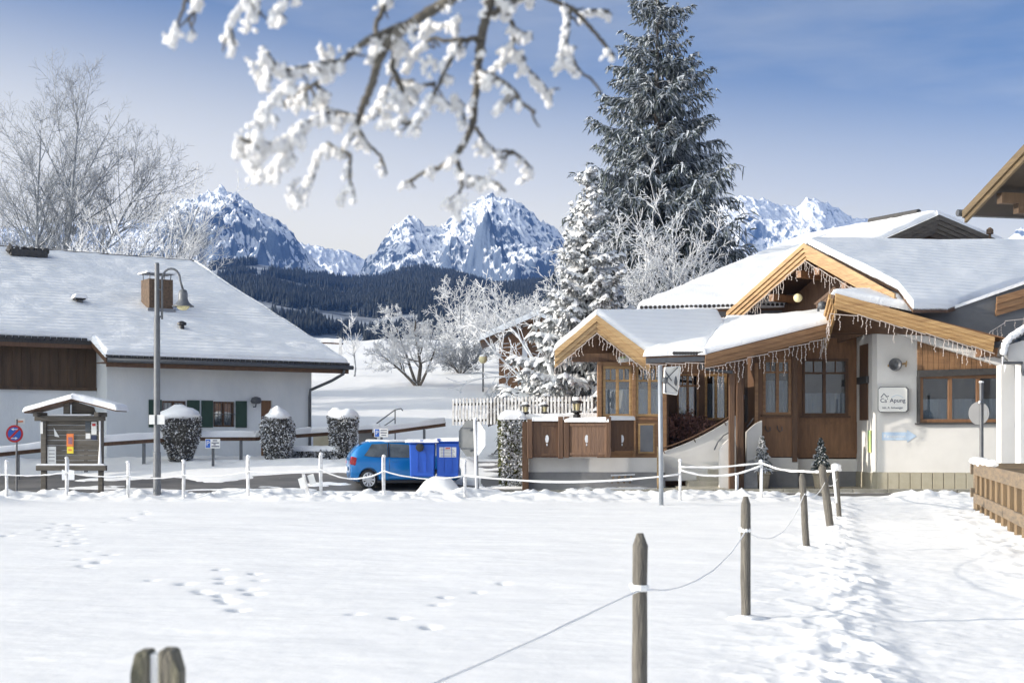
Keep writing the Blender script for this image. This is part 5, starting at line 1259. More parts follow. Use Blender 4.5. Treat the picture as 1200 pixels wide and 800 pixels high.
# ---------------------------------------------------------------- entrance canopy at the right edge
cn_ = thing('entrance_canopy', 'small white porch with snowy tiled roof at the right edge', 'canopy', (14, 38, 0))
pts = [(1174, 414), (1176, 404), (1180, 398), (1188, 392), (1196, 387), (1206, 381), (1226, 372)]
m = MB()
for a, b in zip(pts[:-1], pts[1:]): m.prism([P(*a, 37.6), P(*b, 37.6), P(b[0], b[1] + 4, 37.6), P(a[0] + 1.2, a[1] + 4, 37.6)], (1.05, 2.6, 0))
cr2 = m.build('roof', MT['tile_dark'], cn_)
m = MB()
for a, b in zip(pts[:-1], pts[1:]):
    L_ = int(max(1, (Vector(a) - Vector(b)).length / 3.2))
    for i in range(L_): q = Vector(a).lerp(Vector(b), (i + .5) / L_); c = P(q.x + .8, q.y + 3, 37.55); m.tube([c, c + Vector((0, .3, 0))], .055, 6)
m.build('eave_tiles', MT['tile_dark'], cr2)
m = MB()
for i in range(40):
    f = i / 39 * (len(pts) - 1); k = min(int(f), len(pts) - 2); q = Vector(pts[k]).lerp(Vector(pts[k + 1]), f - k)
    for yy in np.linspace(37.55, 40.2, 9): m.blob(P(q.x + 2, q.y, 37.6) + Vector(((yy - 37.6) * .4, yy - 37.6, .02)), .1, 1, .2)
m.build('roof_snow', MT['snow'], cr2, smooth=True)
m = MB(); m.prism([P(1181, 404, 37.8), P(1222, 392, 37.8), P(1222, 424, 37.8), P(1181, 424, 37.8)], (.85, 2.1, 0)); m.build('white_board', MT['plaster'], cn_)
m = MB(); m.b(fx(1196, 37.9), fx(1212, 37.9), 37.9, 38.3, 0, fz(424, 37.9)); m.b(fx(1196, 37.9), fx(1212, 37.9), 39.4, 39.8, 0, fz(424, 37.9)); m.build('pillar', MT['plaster'], cn_)
m = MB(); m.tube([P(1176, 425, 37.75), P(1198, 425, 37.75), P(1198, 434, 37.75), P(1200, 440, 37.75)], .04, 6); m.build('gutter', MT['metal_dark'], cn_)
m = MB(); m.tube([P(1178, 428, 37.7), P(1177, 436, 37.7)], [.03, .005], 5); m.tube([P(1175, 418, 37.6), P(1174.5, 428, 37.6)], [.03, .005], 5); m.build('icicle', MT['snow'], cn_)
# ---------------------------------------------------------------- street furniture, fences, car, signs
def pz(px, D): return gz(fx(px, D), D)
def snow_blob(mb, c, r, sc=(1, 1, .7), rng=random): mb.blob(c, r, 2, .12, sc, 0, rng)
# street lamp
D = 36.6; lx = fx(184, D); lz = pz(184, D)
t = thing('street_lamp', 'tall grey street lamp with curved arm and bell shaped shade', 'street lamp', (lx, D, lz))
m = MB(); m.lathe((lx, D, 0), [(.1, lz - .3), (.1, lz + 1.1), (.085, lz + 1.12), (.08, fz(372, D)), (.065, fz(370, D)), (.06, fz(309, D)), (.04, fz(308, D))], 14); m.build('pole', MT['metal_grey'], t, smooth=False)
ax = lx + .13
arm = [(ax, D, fz(374, D)), (ax, D, fz(335, D))]
for k in range(11):
    w = math.pi * (1 - k / 10); cxp = fx(200.5, D); rx = cxp - ax; arm.append((cxp + rx * math.cos(w), D, fz(328, D) + .29 * math.sin(w)))
arm.append((fx(214.5, D), D, fz(340, D)))
m = MB(); m.tube(arm, .028, 8); m.b(lx, ax, D - .02, D + .02, fz(372, D), fz(370, D)); m.b(lx, ax, D - .02, D + .02, fz(340, D), fz(338, D)); m.build('arm', MT['metal_grey'], t, smooth=True)
sx = fx(214.5, D); sz = fz(340, D)
m = MB(); m.lathe((sx, D, sz), [(.02, .03), (.09, 0), (.115, -.08), (.12, -.1), (.12, -.22), (.14, -.28), (.2, -.36), (.28, -.41), (.275, -.425), (.1, -.38)], 20); m.build('shade', MT['metal_grey'], t, smooth=True)
m = MB(); m.lathe((sx, D, sz - .39), [(.17, 0), (.17, -.02), (.14, -.08), (.07, -.12), (.01, -.13)], 16); m.build('lamp_glass', MT['lamp_glass'], t, smooth=True)
m = MB()
for a, b, yy in ((176, 182.5, 0), (185.5, 194, .02)):
    m.b(fx(a, D), fx(b, D), D - .13 + yy, D - .1 + yy, fz(497, D), fz(486, D))
o = m.build('junction_plate', MT['paper'], t)
# notice board shelter
D = 40.4; zb = pz(82, D) - .1
t = thing('notice_board', 'weathered wooden notice board with snowy gable roof and posters', 'notice board', (fx(82, D), D, zb))
for a, b in ((48.5, 54.5), (115.5, 121)):
    m = MB(); m.b(fx(a, D), fx(b, D), D - .06, D + .08, zb, fz(486, D)); m.build('post', MT['wood_grey'], t, bevel=.01)
m = MB()
for i in range(9):
    y0 = 545 - i * 5.9; m.prism([P(55, y0, D + .03), P(115, y0, D + .03), P(115, y0 - 5.6, D + .03), P(55, y0 - 5.6, D + .03)], (0, .03, 0))
m.build('board', MT['wood_grey'], t)
m = MB(); m.b(fx(44, D), fx(126, D), D - .16, D - .02, fz(551, D), fz(545, D)); m.build('bottom_beam', MT['wood_grey'], t, bevel=.01)
m = MB(); m.b(fx(42, D), fx(124, D), D - .14, D, fz(493, D), fz(487, D)); m.b(fx(44, D), fx(49, D), D - .4, D + .5, fz(488, D), fz(483, D)); m.b(fx(115, D), fx(120, D), D - .4, D + .5, fz(488, D), fz(483, D)); m.build('top_beam', MT['wood_grey'], t, bevel=.01)
m = MB(); m.b(fx(75, D), fx(82, D), D - .06, D + .02, fz(487, D), fz(471, D)); m.prism([P(84, 486, D + .1), P(113, 486, D + .1), P(110, 477, D + .1), P(84, 469, D + .1)], (0, .03, 0)); m.build('king_post', MT['wood_grey'], t)
pl, pk, pr_ = P(28, 481, D - .5), P(84, 466, D - .5), P(136, 479, D - .5); bk = Vector((0, 1.1, 0))
m = MB(); m.prism([pl, pk, pk + bk, pl + bk], (0, 0, -.07)); m.prism([pk, pr_, pr_ + bk, pk + bk], (0, 0, -.07)); r_ = m.build('roof', MT['wood_dark'], t)
snow_patch('roof_snow', pl, pk, pk + bk, pl + bk, .1, MT['snow'], r_, 31, res=.08, rr=.1); snow_patch('roof_snow', pk, pr_, pr_ + bk, pk + bk, .13, MT['snow'], r_, 32, res=.08, rr=.1)
m = MB(); m.b(fx(60, D), fx(108, D), D - .13, D - .03, fz(487, D) + .001, fz(485, D)); m.b(fx(45, D), fx(124, D), D - .15, D - .03, fz(545, D) + .001, fz(543, D)); m.tube([P(117, 492, D - .08), P(117.4, 520, D - .08), P(117, 545, D - .08)], [.035, .025, .06], 6); m.build('ledge_snow', MT['rime'], t, bevel=.015)
def sheet(px0, px1, y0, y1, mt, name='poster', d=.0):
    m = MB(); m.prism([P(px0, y1, D + .012 - d), P(px1, y1, D + .012 - d), P(px1, y0, D + .012 - d), P(px0, y0, D + .012 - d)], (0, .012, 0)); return m.build(name, MT[mt], t)
o = sheet(78, 86.2, 508, 523, 'poster_orange'); o['label'] = 'orange poster with dark figures'
sheet(80, 84.8, 512, 520, 'poster_blue', 'poster_picture', .006)
sheet(78.5, 86, 523.3, 531, 'poster_yellow'); sheet(80, 84, 526, 528, 'poster_orange', 'poster_picture', .006)
sheet(55.5, 65.5, 523, 544, 'paper'); sheet(100, 105.6, 493, 506, 'sign_back'); sheet(107, 113.2, 494, 509, 'paper'); sheet(100.4, 106, 507.5, 514, 'paper'); sheet(107, 113, 510, 515, 'navy')
sheet(108, 112, 496, 499, 'sign_red', 'poster_picture', .006)
for q in range(4): sheet(57, 64, 527 + q * 4, 528 + q * 4, 'text_grey', 'poster_picture', .006)
m = MB(); m.prism([P(63, 501, D + .01), P(69.5, 512, D + .01), P(64, 511, D + .01)], (0, .012, 0)); m.build('poster', MT['paper'], t)
sheet(47.2, 50.2, 494, 508, 'paper', 'poster', .09)
# no-stopping sign
D = 41.5; t = thing('no_stopping_sign', 'round blue sign with red ring and white arrows on a thin pole', 'road sign', (fx(18, D), D, pz(18, D)))
m = MB(); m.tube([(fx(19.5, D), D, pz(18, D) - .2), P(19.5, 491, D)], .03, 8); m.build('pole', MT['metal_dark'], t)
c = P(17, 508, D - .05); sc = .86
def disc(c, r, th, name, mt, par, n=28, sx_=.86):
    m = MB(); m.prism([c + Vector((r * sx_ * math.cos(k * 6.2832 / n), r * .35 * math.cos(k * 6.2832 / n), r * math.sin(k * 6.2832 / n))) for k in range(n)], (0, th, 0)); return m.build(name, MT[mt], par)
disc(c, .255, .012, 'sign_rim', 'sign_red', t); pl_ = disc(c + Vector((0, -.006, 0)), .195, .006, 'sign_face', 'sign_blue', t)
for an in (45,):
    d = Vector((math.cos(R(an)) * .86, .35 * math.cos(R(an)), math.sin(R(an)))); e = Vector((-math.sin(R(an)) * .86, -.35 * math.sin(R(an)), math.cos(R(an)))); q = c + Vector((0, -.012, 0))
    m = MB(); m.prism([q - d * .2 - e * .03, q + d * .2 - e * .03, q + d * .2 + e * .03, q - d * .2 + e * .03], (0, .005, 0)); m.build('red_bar', MT['sign_red'], pl_)
for s, zo in ((-1, .13), (1, -.13)):
    q = c + Vector((0, -.014, zo)); X = Vector((.86 * s, .35 * s, 0))
    m = MB(); m.prism([q - X * .1 + Vector((0, 0, -.012)), q + X * .03 + Vector((0, 0, -.012)), q + X * .03 + Vector((0, 0, .012)), q - X * .1 + Vector((0, 0, .012))], (0, .004, 0)); m.prism([q + X * .1, q + X * .02 + Vector((0, 0, .04)), q + X * .02 + Vector((0, 0, -.04))], (0, .004, 0)); m.build('arrow', MT['white_paint'], pl_)
m = MB(); m.prism([P(18.5, 497, D), P(29, 496.5, D + .1), P(29, 490, D + .1), P(18.5, 490.5, D)], (0, .012, 0)); m.build('small_plate', MT['paper'], t)
m = MB(); m.prism([P(21, 494.5, D - .02), P(27, 494.3, D + .06), P(27, 492.8, D + .06), P(21, 493, D - .02)], (0, .012, 0)); m.build('plate_lettering', MT['poster_orange'], t)
# parking signs
def park(px, py, w, h, D, lab, lines):
    z = pz(px, D); t = thing('parking_sign', lab, 'sign', (fx(px, D), D, z))
    m = MB(); m.b(fx(px, D) - .04, fx(px, D) + .04, D, D + .05, z - .2, fz(py + h / 2, D) + .02); m.build('post', MT['metal_dark'], t)
    m = MB(); m.b(fx(px - w / 2, D), fx(px + w / 2, D), D - .03, D - .002, fz(py + h / 2, D), fz(py - h / 2, D)); pn = m.build('panel', MT['white_paint'], t, bevel=.01)
    x0 = px - w / 2 + w * .03; x1 = px - w / 2 + w * .34
    m = MB(); m.b(fx(x0, D), fx(x1, D), D - .036, D - .031, fz(py + h * .44, D), fz(py - h * .44, D)); m.build('blue_field', MT['sign_blue'], pn)
    text_mesh('letter', 'P', h / F * D * .72, ((fx(x0, D) + fx(x1, D)) / 2, D - .04, fz(py, D)), MT['white_paint'], pn)
    m = MB()
    for (a, b, yy) in lines: m.b(fx(px - w / 2 + w * a, D), fx(px - w / 2 + w * b, D), D - .035, D - .031, fz(py + h * (yy + .05), D), fz(py + h * (yy - .05), D))
    m.build('small_print', MT['navy'], pn)
park(249.5, 519.5, 17.5, 11, 45.6, 'white parking board with blue P in front of the farmhouse window', [(.5, .8, -.32), (.42, .92, -.08), (.55, .7, .1), (.42, .95, .3)])
park(447, 507, 16, 10, 47.3, 'white parking board with blue P above the blue car', [(.45, .9, -.3), (.45, .9, -.02), (.5, .85, .28)])
# snow topped guard rails before the farmhouse
def guard(name, lab, pts, posts, bt=.15):
    t = thing(name, lab, 'railing', (fx(pts[0][0], pts[0][2]), pts[0][2], pz(pts[0][0], pts[0][2])))
    m = MB(); s = MB()
    for a, b in zip(pts[:-1], pts[1:]):
        A, B = P(*a), P(*b); dn = Vector((0, 0, -bt)); m.prism([A, B, B + dn, A + dn], (0, .12, 0))
    m.build('rail', MT['wood_dark'], t)
    for a, b in zip(pts[:-1], pts[1:]):
        A, B = P(*a), P(*b); snow_patch('rail_snow', A + Vector((0, -.06, 0)), B + Vector((0, -.06, 0)), B + Vector((0, .18, 0)), A + Vector((0, .18, 0)), .17, MT['snow'], t, int(a[0]), res=.1, rr=.09, over=.01)
    for (px, py, D) in posts:
        m = MB(); m.b(fx(px, D) - .045, fx(px, D) + .045, D + .02, D + .11, pz(px, D) - .2, fz(py, D) - bt); m.build('post', MT['metal_grey'], t)
guard('guard_rail', 'long snow topped guard rail running along the farmhouse front', [(-20, 531, 43.4), (50, 524, 44.2), (120, 517, 45), (210, 511, 46.6), (300, 511, 47.8), (365, 506.5, 49.5), (445, 501, 50.4)], [(20, 527, 43.8), (100, 519, 44.8), (168, 514, 45.8), (282, 511, 47.5), (392, 504.5, 49.8), (440, 501.3, 50.3)])
guard('guard_rail', 'short sloping snow topped guard rail behind the blue car', [(436, 506, 49.2), (522, 494.5, 51.5)], [(440, 505.5, 49.3), (497, 498, 50.8)])
D = 53; m = MB(); z = pz(455, D); m.tube([P(440, 497, D), P(463, 480, D), P(470, 478.5, D), P(472, 481, D)], .025, 6); m.tube([P(440, 506, D), P(463, 490, D)], .02, 6); m.tube([P(463, 480, D), P(463, 520, D)], .025, 6); m.tube([P(440, 497, D), P(440, 520, D)], .025, 6)
tag(m.build('handrail', MT['metal_grey'], smooth=True), 'grey tubular handrail on steps beside the slope', 'handrail')
D = 50.5; m = MB(); m.b(fx(367, D), fx(389, D), D, D + .15, .4, fz(509, D)); o = m.build('low_wall', MT['plinth_tile']); tag(o, 'low greenish wall panel between two clipped shrubs', 'low wall')
D = 50.8; m = MB(); m.b(fx(420, D), fx(440, D), D, D + .3, .4, fz(505, D)); m.b(fx(418, D), fx(448, D), D - .1, D + .5, fz(504.9, D), fz(502, D)); o = m.build('low_wall', MT['plinth_grey']); tag(o, 'low grey wall with snowy coping behind the car roof', 'low wall')
# ---------------------------------------------------------------- car
def make_car():
    cx, cyy = fx(401, 41.7) + .05, 41.75; z0 = float(base_z(np.array([cx + 1.5]), np.array([42.2]))[0]) - .03
    t = thing('parked_car', 'small bright blue three door hatchback parked behind the blue bins', 'car', (cx, cyy + .85, z0), R(11))
    t.scale = (.85, 1, 1)
    #        x   zbot  zmid  wmid  zbelt wbelt zroof wroof
    ST = [(0.00, .42, .62, .66, .84, .66, .90, .60), (.05, .30, .60, .77, .90, .74, 1.02, .64), (.18, .24, .60, .81, .95, .79, 1.20, .62), (.38, .22, .60, .83, .955, .815, 1.36, .585), (.75, .20, .60, .84, .95, .825, 1.45, .575),
          (1.3, .19, .60, .845, .94, .83, 1.475, .575), (1.9, .19, .60, .845, .93, .83, 1.455, .58), (2.35, .19, .60, .845, .925, .825, 1.36, .60), (2.75, .19, .60, .845, .93, .82, 1.15, .655), (3.0, .19, .6, .845, .93, .80, 1.0, .70), (3.25, .2, .6, .84, .89, .78, .955, .68),
          (3.55, .21, .58, .82, .82, .75, .89, .60), (3.78, .24, .56, .77, .73, .70, .80, .5), (3.92, .30, .54, .68, .63, .62, .68, .42), (3.97, .36, .5, .56, .57, .52, .6, .36)]
    V, Fc = [], []
    for (x, zb, zm, wm, zbe, wb, zr, wr) in ST:
        half = [(.0, zb), (wm * .82, zb), (wm * .97, zb + .09), (wm, zm), (wm * .995, (zm + zbe) / 2), (wb, zbe), (wr + (wb - wr) * .5, zbe + (zr - zbe) * .5), (wr + (wb - wr) * .08, zr - (zr - zbe) * .1), (wr * .86, zr - .004), (wr * .45, zr + .018), (0, zr + .024)]
        ring = half + [(-y, z) for (y, z) in half[-2:0:-1]]
        V += [(x, y, z) for (y, z) in ring]
    n = len(V) // len(ST)
    for i in range(len(ST) - 1):
        for k in range(n): k2 = (k + 1) % n; Fc.append((i * n + k, i * n + k2, (i + 1) * n + k2, (i + 1) * n + k))
    Fc.append(tuple(range(n))[::-1]); Fc.append(tuple((len(ST) - 1) * n + k for k in range(n)))
    m = MB(); m.add(V, Fc)
    body = m.build('body', MT['car_blue'], t, local=True, smooth=True)
    md = body.modifiers.new('sub', 'SUBSURF'); md.levels = 2; md.render_levels = 2
    cut = MB()
    for x in (.66, 3.17): cut.lathe((x, 0, .31), [(.36, -1.2), (.36, -.55)], 30, axis='y'); cut.lathe((x, 0, .31), [(.36, .55), (.36, 1.2)], 30, axis='y')
    cu = cut.build('cutter', MT['black_plastic'], t, local=True)
    bo = body.modifiers.new('arch', 'BOOLEAN'); bo.object = cu; bo.operation = 'DIFFERENCE'; bo.solver = 'EXACT'
    bpy.context.view_layer.update(); dg = bpy.context.evaluated_depsgraph_get()
    me = bpy.data.meshes.new_from_object(body.evaluated_get(dg)); body.modifiers.clear(); body.data = me; bpy.data.objects.remove(cu)
    me.materials.clear(); me.materials.append(MT['car_blue']); me.polygons.foreach_set('use_smooth', [True] * len(me.polygons))
    try: me.set_sharp_from_angle(angle=R(38))
    except Exception: pass
    def sec(x):
        for a, b in zip(ST[:-1], ST[1:]):
            if a[0] <= x <= b[0]: f = (x - a[0]) / (b[0] - a[0]); return [u + (v - u) * f for u, v in zip(a, b)]
    def side_pt(x, f, s, off=.004):
        _, zb, zm, wm, zbe, wb, zr, wr = sec(x); return (x, s * (wb + (wr + (wb - wr) * .12 - wb) * f + off), zbe + (zr - zbe) * f)
    for s in (-1, 1):
        for nm, lo, up in (('side_window', [.5, .75, 1.05, 1.32], [.78, .9, 1.1, 1.32]), ('side_window', [1.40, 1.75, 2.15, 2.5, 2.72], [1.40, 1.7, 2.0, 2.18, 2.3])):
            m = MB(); vs = []
            fl = [.12, .04, .03, .03] if len(lo) == 4 else [.03, .03, .03, .04, .1]
            for q, f in zip(lo, fl): vs.append(side_pt(q, f + .02, s, .012))
            mid = [side_pt((a + b) / 2, .45, s, .016) for a, b in zip(lo, up)]
            top = [side_pt(b, .8, s, .01) for b in up]
            n_ = len(lo); vs = vs + mid + top
            m.add(vs, [(i, i + 1, n_ + i + 1, n_ + i) for i in range(n_ - 1)] + [(n_ + i, n_ + i + 1, 2 * n_ + i + 1, 2 * n_ + i) for i in range(n_ - 1)])
            m.build(nm, MT['car_glass_dark'], t, local=True, smooth=True)
        m = MB(); m.box((1.36, s * .775, 1.18), (.045, .02, .42), (R(14 * s), 0, 0)); m.build('door_pillar', MT['black_plastic'], t, local=True)
        m = MB(); m.box((2.62, s * .93, 1.0), (.13, .2, .13)); m.build('mirror', MT['black_plastic'], t, local=True, bevel=.03)
        m = MB(); m.box((1.56, s * .845, .84), (.2, .03, .035)); m.build('door_handle', MT['car_blue'], t, local=True, bevel=.01)
        m = MB(); m.tube([(1.36, s * .85, .3), (1.37, s * .852, .6), (1.38, s * .84, .92)], .006, 4); m.tube([(2.78, s * .85, .3), (2.78, s * .852, .6), (2.76, s * .83, .92)], .006, 4); m.tube([(1.37, s * .848, .3), (2.78, s * .848, .3)], .006, 4); m.build('door_gap', MT['black_plastic'], t, local=True)
        m = MB(); m.box((.13, s * .75, .86), (.2, .155, .24), (0, R(12), R(-8 * s))); m.build('tail_light', MT['lamp_red'], t, local=True, bevel=.03)
        m = MB(); m.blob((3.68, s * .64, .7), .16, 2, 0, (1.1, .7, .6)); m.build('headlight', MT['lamp_clear'], t, local=True, smooth=True)
        for x in (.66, 3.17):
            m = MB(); m.lathe((x, s * .735, .31), [(.2, -.1), (.285, -.1), (.31, -.06), (.31, .06), (.285, .1), (.2, .1)], 30, axis='y'); w = m.build('wheel', MT['tyre'], t, local=True, smooth=True)
            m = MB(); yy = s * .85
            m.lathe((x, yy - s * .005, .31), [(.05, -.012), (.05, .012)], 10, axis='y')
            for k in range(10):
                a = k * .6283; c, s_ = math.cos(a), math.sin(a); m.prism([(x + c * .04 - s_ * .02, yy, .31 + s_ * .04 + c * .02), (x + c * .195 - s_ * .036, yy, .31 + s_ * .195 + c * .036), (x + c * .195 + s_ * .036, yy, .31 + s_ * .195 - c * .036), (x + c * .04 + s_ * .02, yy, .31 + s_ * .04 - c * .02)], (0, -s * .02, 0))
            ring = [(x + .205 * math.cos(q * .2618), yy - s * .012, .31 + .205 * math.sin(q * .2618)) for q in range(25)]; m.tube(ring, .016, 6, cap=False); m.build('hubcap', MT['hubcap'], w, local=True)
    m = MB(); m.add([(2.38, -.56, 1.365), (2.38, .56, 1.365), (2.98, .66, 1.035), (2.98, -.66, 1.035)], [(0, 1, 2, 3)]); m.build('windscreen', MT['car_glass_dark'], t, local=True)
    m = MB(); m.add([(.42, -.54, 1.385), (.42, .54, 1.385), (.14, .6, 1.09), (.14, -.6, 1.09)], [(0, 1, 2, 3)]); m.build('rear_window', MT['car_glass_dark'], t, local=True)
    m = MB(); m.b(.95, 2.85, -.855, -.8, .2, .29); m.b(.95, 2.85, .8, .855, .2, .29); m.build('sill', MT['black_plastic'], t, local=True, bevel=.015)
    m = MB(); m.box((-.03, 0, .62), (.02, .5, .11)); m.build('number_plate', MT['white_paint'], t, local=True)
    snow_patch('roof_snow', (.75, -.5, 1.45), (2.1, -.5, 1.44), (2.1, .5, 1.44), (.75, .5, 1.45), .035, MT['snow'], t, 41, True, res=.08, rr=.12)
mat('car_glass_dark', (.05, .06, .065), (.16, .18, .19), 1.7, .04, spec=.9, coat=1)
make_car()
# ---------------------------------------------------------------- wheelie bins
def make_bin(px0, px1, py, D, lab, label_panel, hinge):
    x0, x1 = fx(px0, D), fx(px1, D); z0 = fz(561, D); zt = fz(py, D); w = x1 - x0
    t = thing('wheelie_bin', lab, 'bin', ((x0 + x1) / 2, D, z0), 0, 'blue wheelie bins by the road')
    m = MB(); k = .025; d = .62
    m.add([(x0 + k, D + k, z0 + .06), (x1 - k, D + k, z0 + .06), (x1 - k, D + d - k, z0 + .06), (x0 + k, D + d - k, z0 + .06), (x0, D, zt - .07), (x1, D, zt - .07), (x1, D + d, zt - .07), (x0, D + d, zt - .07)], [(0, 3, 2, 1), (4, 5, 6, 7), (0, 1, 5, 4), (1, 2, 6, 5), (2, 3, 7, 6), (3, 0, 4, 7)])
    m.build('body', MT['bin_blue'], t, bevel=.035)
    m = MB(); m.b(x0 - .03, x1 + .03, D - .04, D + d + .03, zt - .068, zt); ld = m.build('lid', MT['bin_blue'], t, bevel=.02)
    m = MB()
    for q in (.12, .5, .88): m.b(x0 + w * q - .05, x0 + w * q + .05, D - .06, D + .0, zt + .002, zt + .04)
    m.build('lid_handle', MT['bin_blue'], ld, bevel=.01)
    snow_patch('snow', Vector((x0 - .02, D - .03, zt)), Vector((x1 + .02, D - .03, zt)), Vector((x1 + .02, D + d, zt)), Vector((x0 - .02, D + d, zt)), .06, MT['snow'], ld, int(px0), res=.06, rr=.08, amp=.6)
    for q in (x0 + .08, x1 - .08):
        m = MB(); m.lathe((q, D + d - .05, z0 + .12), [(.12, -.03), (.12, .03)], 16, axis='x'); m.build('wheel', MT['tyre'], t)
    m = MB()
    for q in (.33, .66): m.b(x0 + w * q - .008, x0 + w * q + .008, D - .006, D + .03, z0 + .2, zt - .12)
    m.build('rib', MT['bin_blue'], t)
    if hinge: m = MB(); m.lathe((x0 + w * .42, D - .06, zt - .17), [(.04, -.06), (.11, -.05), (.12, .03), (.08, .06)], 14, axis='y'); m.build('lock', MT['black_plastic'], t)
    if label_panel:
        m = MB(); m.b(x0 + w * .14, x1 - w * .14, D + .0, D + .012, zt - .48, zt - .2); pn = m.build('sticker', MT['paper'], t)
        m = MB()
        for i in range(6): m.b(x0 + w * .19, x1 - w * (.19 + .05 * (i % 3)), D - .004, D - .001, zt - .46 + i * .042, zt - .445 + i * .042)
        m.build('sticker_print', MT['text_grey'], pn); m = MB(); m.b(x0 + w * .4, x0 + w * .6, D - .005, D - .001, zt - .25, zt - .215); m.build('sticker_print', MT['sign_red'], pn)
make_bin(479.5, 509.5, 517, 40.1, 'plain blue wheelie bin with a round black lock, next to the car', False, True)
make_bin(511, 538.5, 515.5, 40.2, 'blue wheelie bin with a white printed sticker', True, False)
m = MB(); m.blob((fx(535, 39), 39.0, pz(535, 39) + .05), .2, 2, .25, (1.3, .9, .7)); tag(m.build('stone', MT['flagstone'], smooth=True), 'dark round stone in the snow heap beside the bins', 'stone')
# ---------------------------------------------------------------- stop sign seen from behind
D = 37.6; t = thing('stop_sign', 'octagonal road sign seen from its grey back, half covered with frost', 'road sign', (fx(558, D), D, pz(558, D)), 0)
c = P(553, 513.5, D + .06); rad = .52
def oct_(c, r, sx_, th, name, mt, par, clip=None):
    pts = [Vector((c.x + r * sx_ * math.cos(R(22.5 + 45 * k)), c.y - .45 * r * math.cos(R(22.5 + 45 * k)), c.z + r * math.sin(R(22.5 + 45 * k)))) for k in range(8)]
    if clip is not None: pts = [p for p in pts]
    m = MB(); m.prism(pts, (0, th, 0)); return m.build(name, MT[mt], par)
bp_ = oct_(c, rad, .74, .012, 'sign_plate', 'sign_back', t)
oct_(c + Vector((0, .016, 0)), rad * .985, .74, .006, 'sign_face', 'sign_red', bp_)
m = MB(); rs2 = random.Random(4)
pts = [Vector((c.x + rad * .74 * math.cos(R(a)), c.y - .45 * rad * math.cos(R(a)) - .012, c.z + rad * .97 * math.sin(R(a)))) for a in (62, 22.5, -22.5, -62)]; xi = c.x + .13
m.prism([Vector((xi, c.y - .11, c.z - .45)), pts[3], pts[2], pts[1], pts[0], Vector((xi, c.y - .11, c.z + .45))], (0, .01, 0)); m.build('frost_layer', MT['rime'], bp_)
m = MB(); m.tube([(fx(559.5, D), D, pz(558, D) - .2), P(557, 492, D)], .045, 10); m.build('pole', MT['metal_grey'], t)
m = MB(); m.tube([Vector((fx(559.2, D) - .015, D - .04, pz(558, D))), P(557, 491, D) + Vector((-.015, -.04, 0))], .036, 8); m.blob(P(557, 491, D), .06, 2, .1); m.build('frost', MT['rime'], t, smooth=True)
m = MB(); m.b(c.x - .3, c.x + .3, c.y - .05, c.y - .015, c.z + .25, c.z + .29); m.b(c.x - .3, c.x + .3, c.y - .05, c.y - .015, c.z - .29, c.z - .25); m.build('bracket', MT['metal_grey'], t)
# steel post with a square box sign braced from behind
D = 33.6; t = thing('sign_post', 'thin steel post carrying a white square sign with crossed braces', 'sign', (fx(774, D), D, pz(774, D)))
m = MB(); m.tube([(fx(775, D), D, pz(774, D) - .2), P(773.5, 430, D)], .055, 10); m.lathe(P(773.5, 430, D), [(.058, 0), (.05, .03), (.01, .05)], 10); m.build('pole', MT['zinc'], t, smooth=True)
a, b, c_, d_ = P(778, 460, D - .08), P(793, 462, D + .25), P(797, 430, D + .25), P(779, 431, D - .08)
m = MB(); m.prism([a, b, c_, d_], (.012, .045, 0)); bx = m.build('sign_panel', MT['sign_white'], t)
fr = MB()
for p, q in ((a, b), (b, c_), (c_, d_), (d_, a)): fr.tube([p + Vector((0, -.02, 0)), q + Vector((0, -.02, 0))], .022, 4)
fr.build('panel_rim', MT['sign_white'], bx)
m = MB(); mid = (a + b + c_ + d_) / 4 + Vector((0, -.03, 0)); hub = P(779.5, 445.5, D - .1)
for p in (a.lerp(b, .15), b.lerp(c_, .12), c_.lerp(d_, .15), d_.lerp(a, .12)): m.tube([hub if (p - hub).length > .25 else mid, p + Vector((0, -.04, 0))], .012, 5)
m.blob(hub, .07, 2, .05, (1, 1, 1.3)); m.blob(mid + Vector((.1, 0, -.02)), .06, 2, .1, (.7, .6, 2.0)); m.build('brace', MT['metal_dark'], t)
m = MB(); m.tube([P(776, 445, D), hub], .02, 6); m.build('bracket', MT['metal_dark'], t)
# round sign seen from behind beside the plank fence
D = 36.2; t = thing('round_sign', 'round dark sign seen from behind on a dark pole by the plank fence', 'road sign', (fx(1150, D), D, pz(1150, D)))
m = MB(); m.tube([(fx(1150.5, D), D, pz(1150, D) - .2), P(1150, 448, D)], .05, 10); m.build('pole', MT['metal_dark'], t); m = MB(); m.blob(P(1150, 447.5, D), .06, 2, .1, (1, 1, .6)); m.blob(P(1148, 471, D - .05), .04, 1, .1); m.build('snow_cap', MT['snow'], t, smooth=True)
c = P(1147, 484, D + .05); m = MB(); m.prism([c + Vector((.2 * math.cos(k * .2244), -.2 * math.cos(k * .2244), .295 * math.sin(k * .2244))) for k in range(28)], (.012, .012, 0)); pn = m.build('sign_plate', MT['fascia_grey'], t)
m = MB(); q = P(1153.5, 487, D - .06); m.prism([q, q + Vector((.06, -.06, 0)), q + Vector((.06, -.06, .14)), q + Vector((0, 0, .14))], (.004, .004, 0)); m.build('sticker', MT['poster_board'], pn)
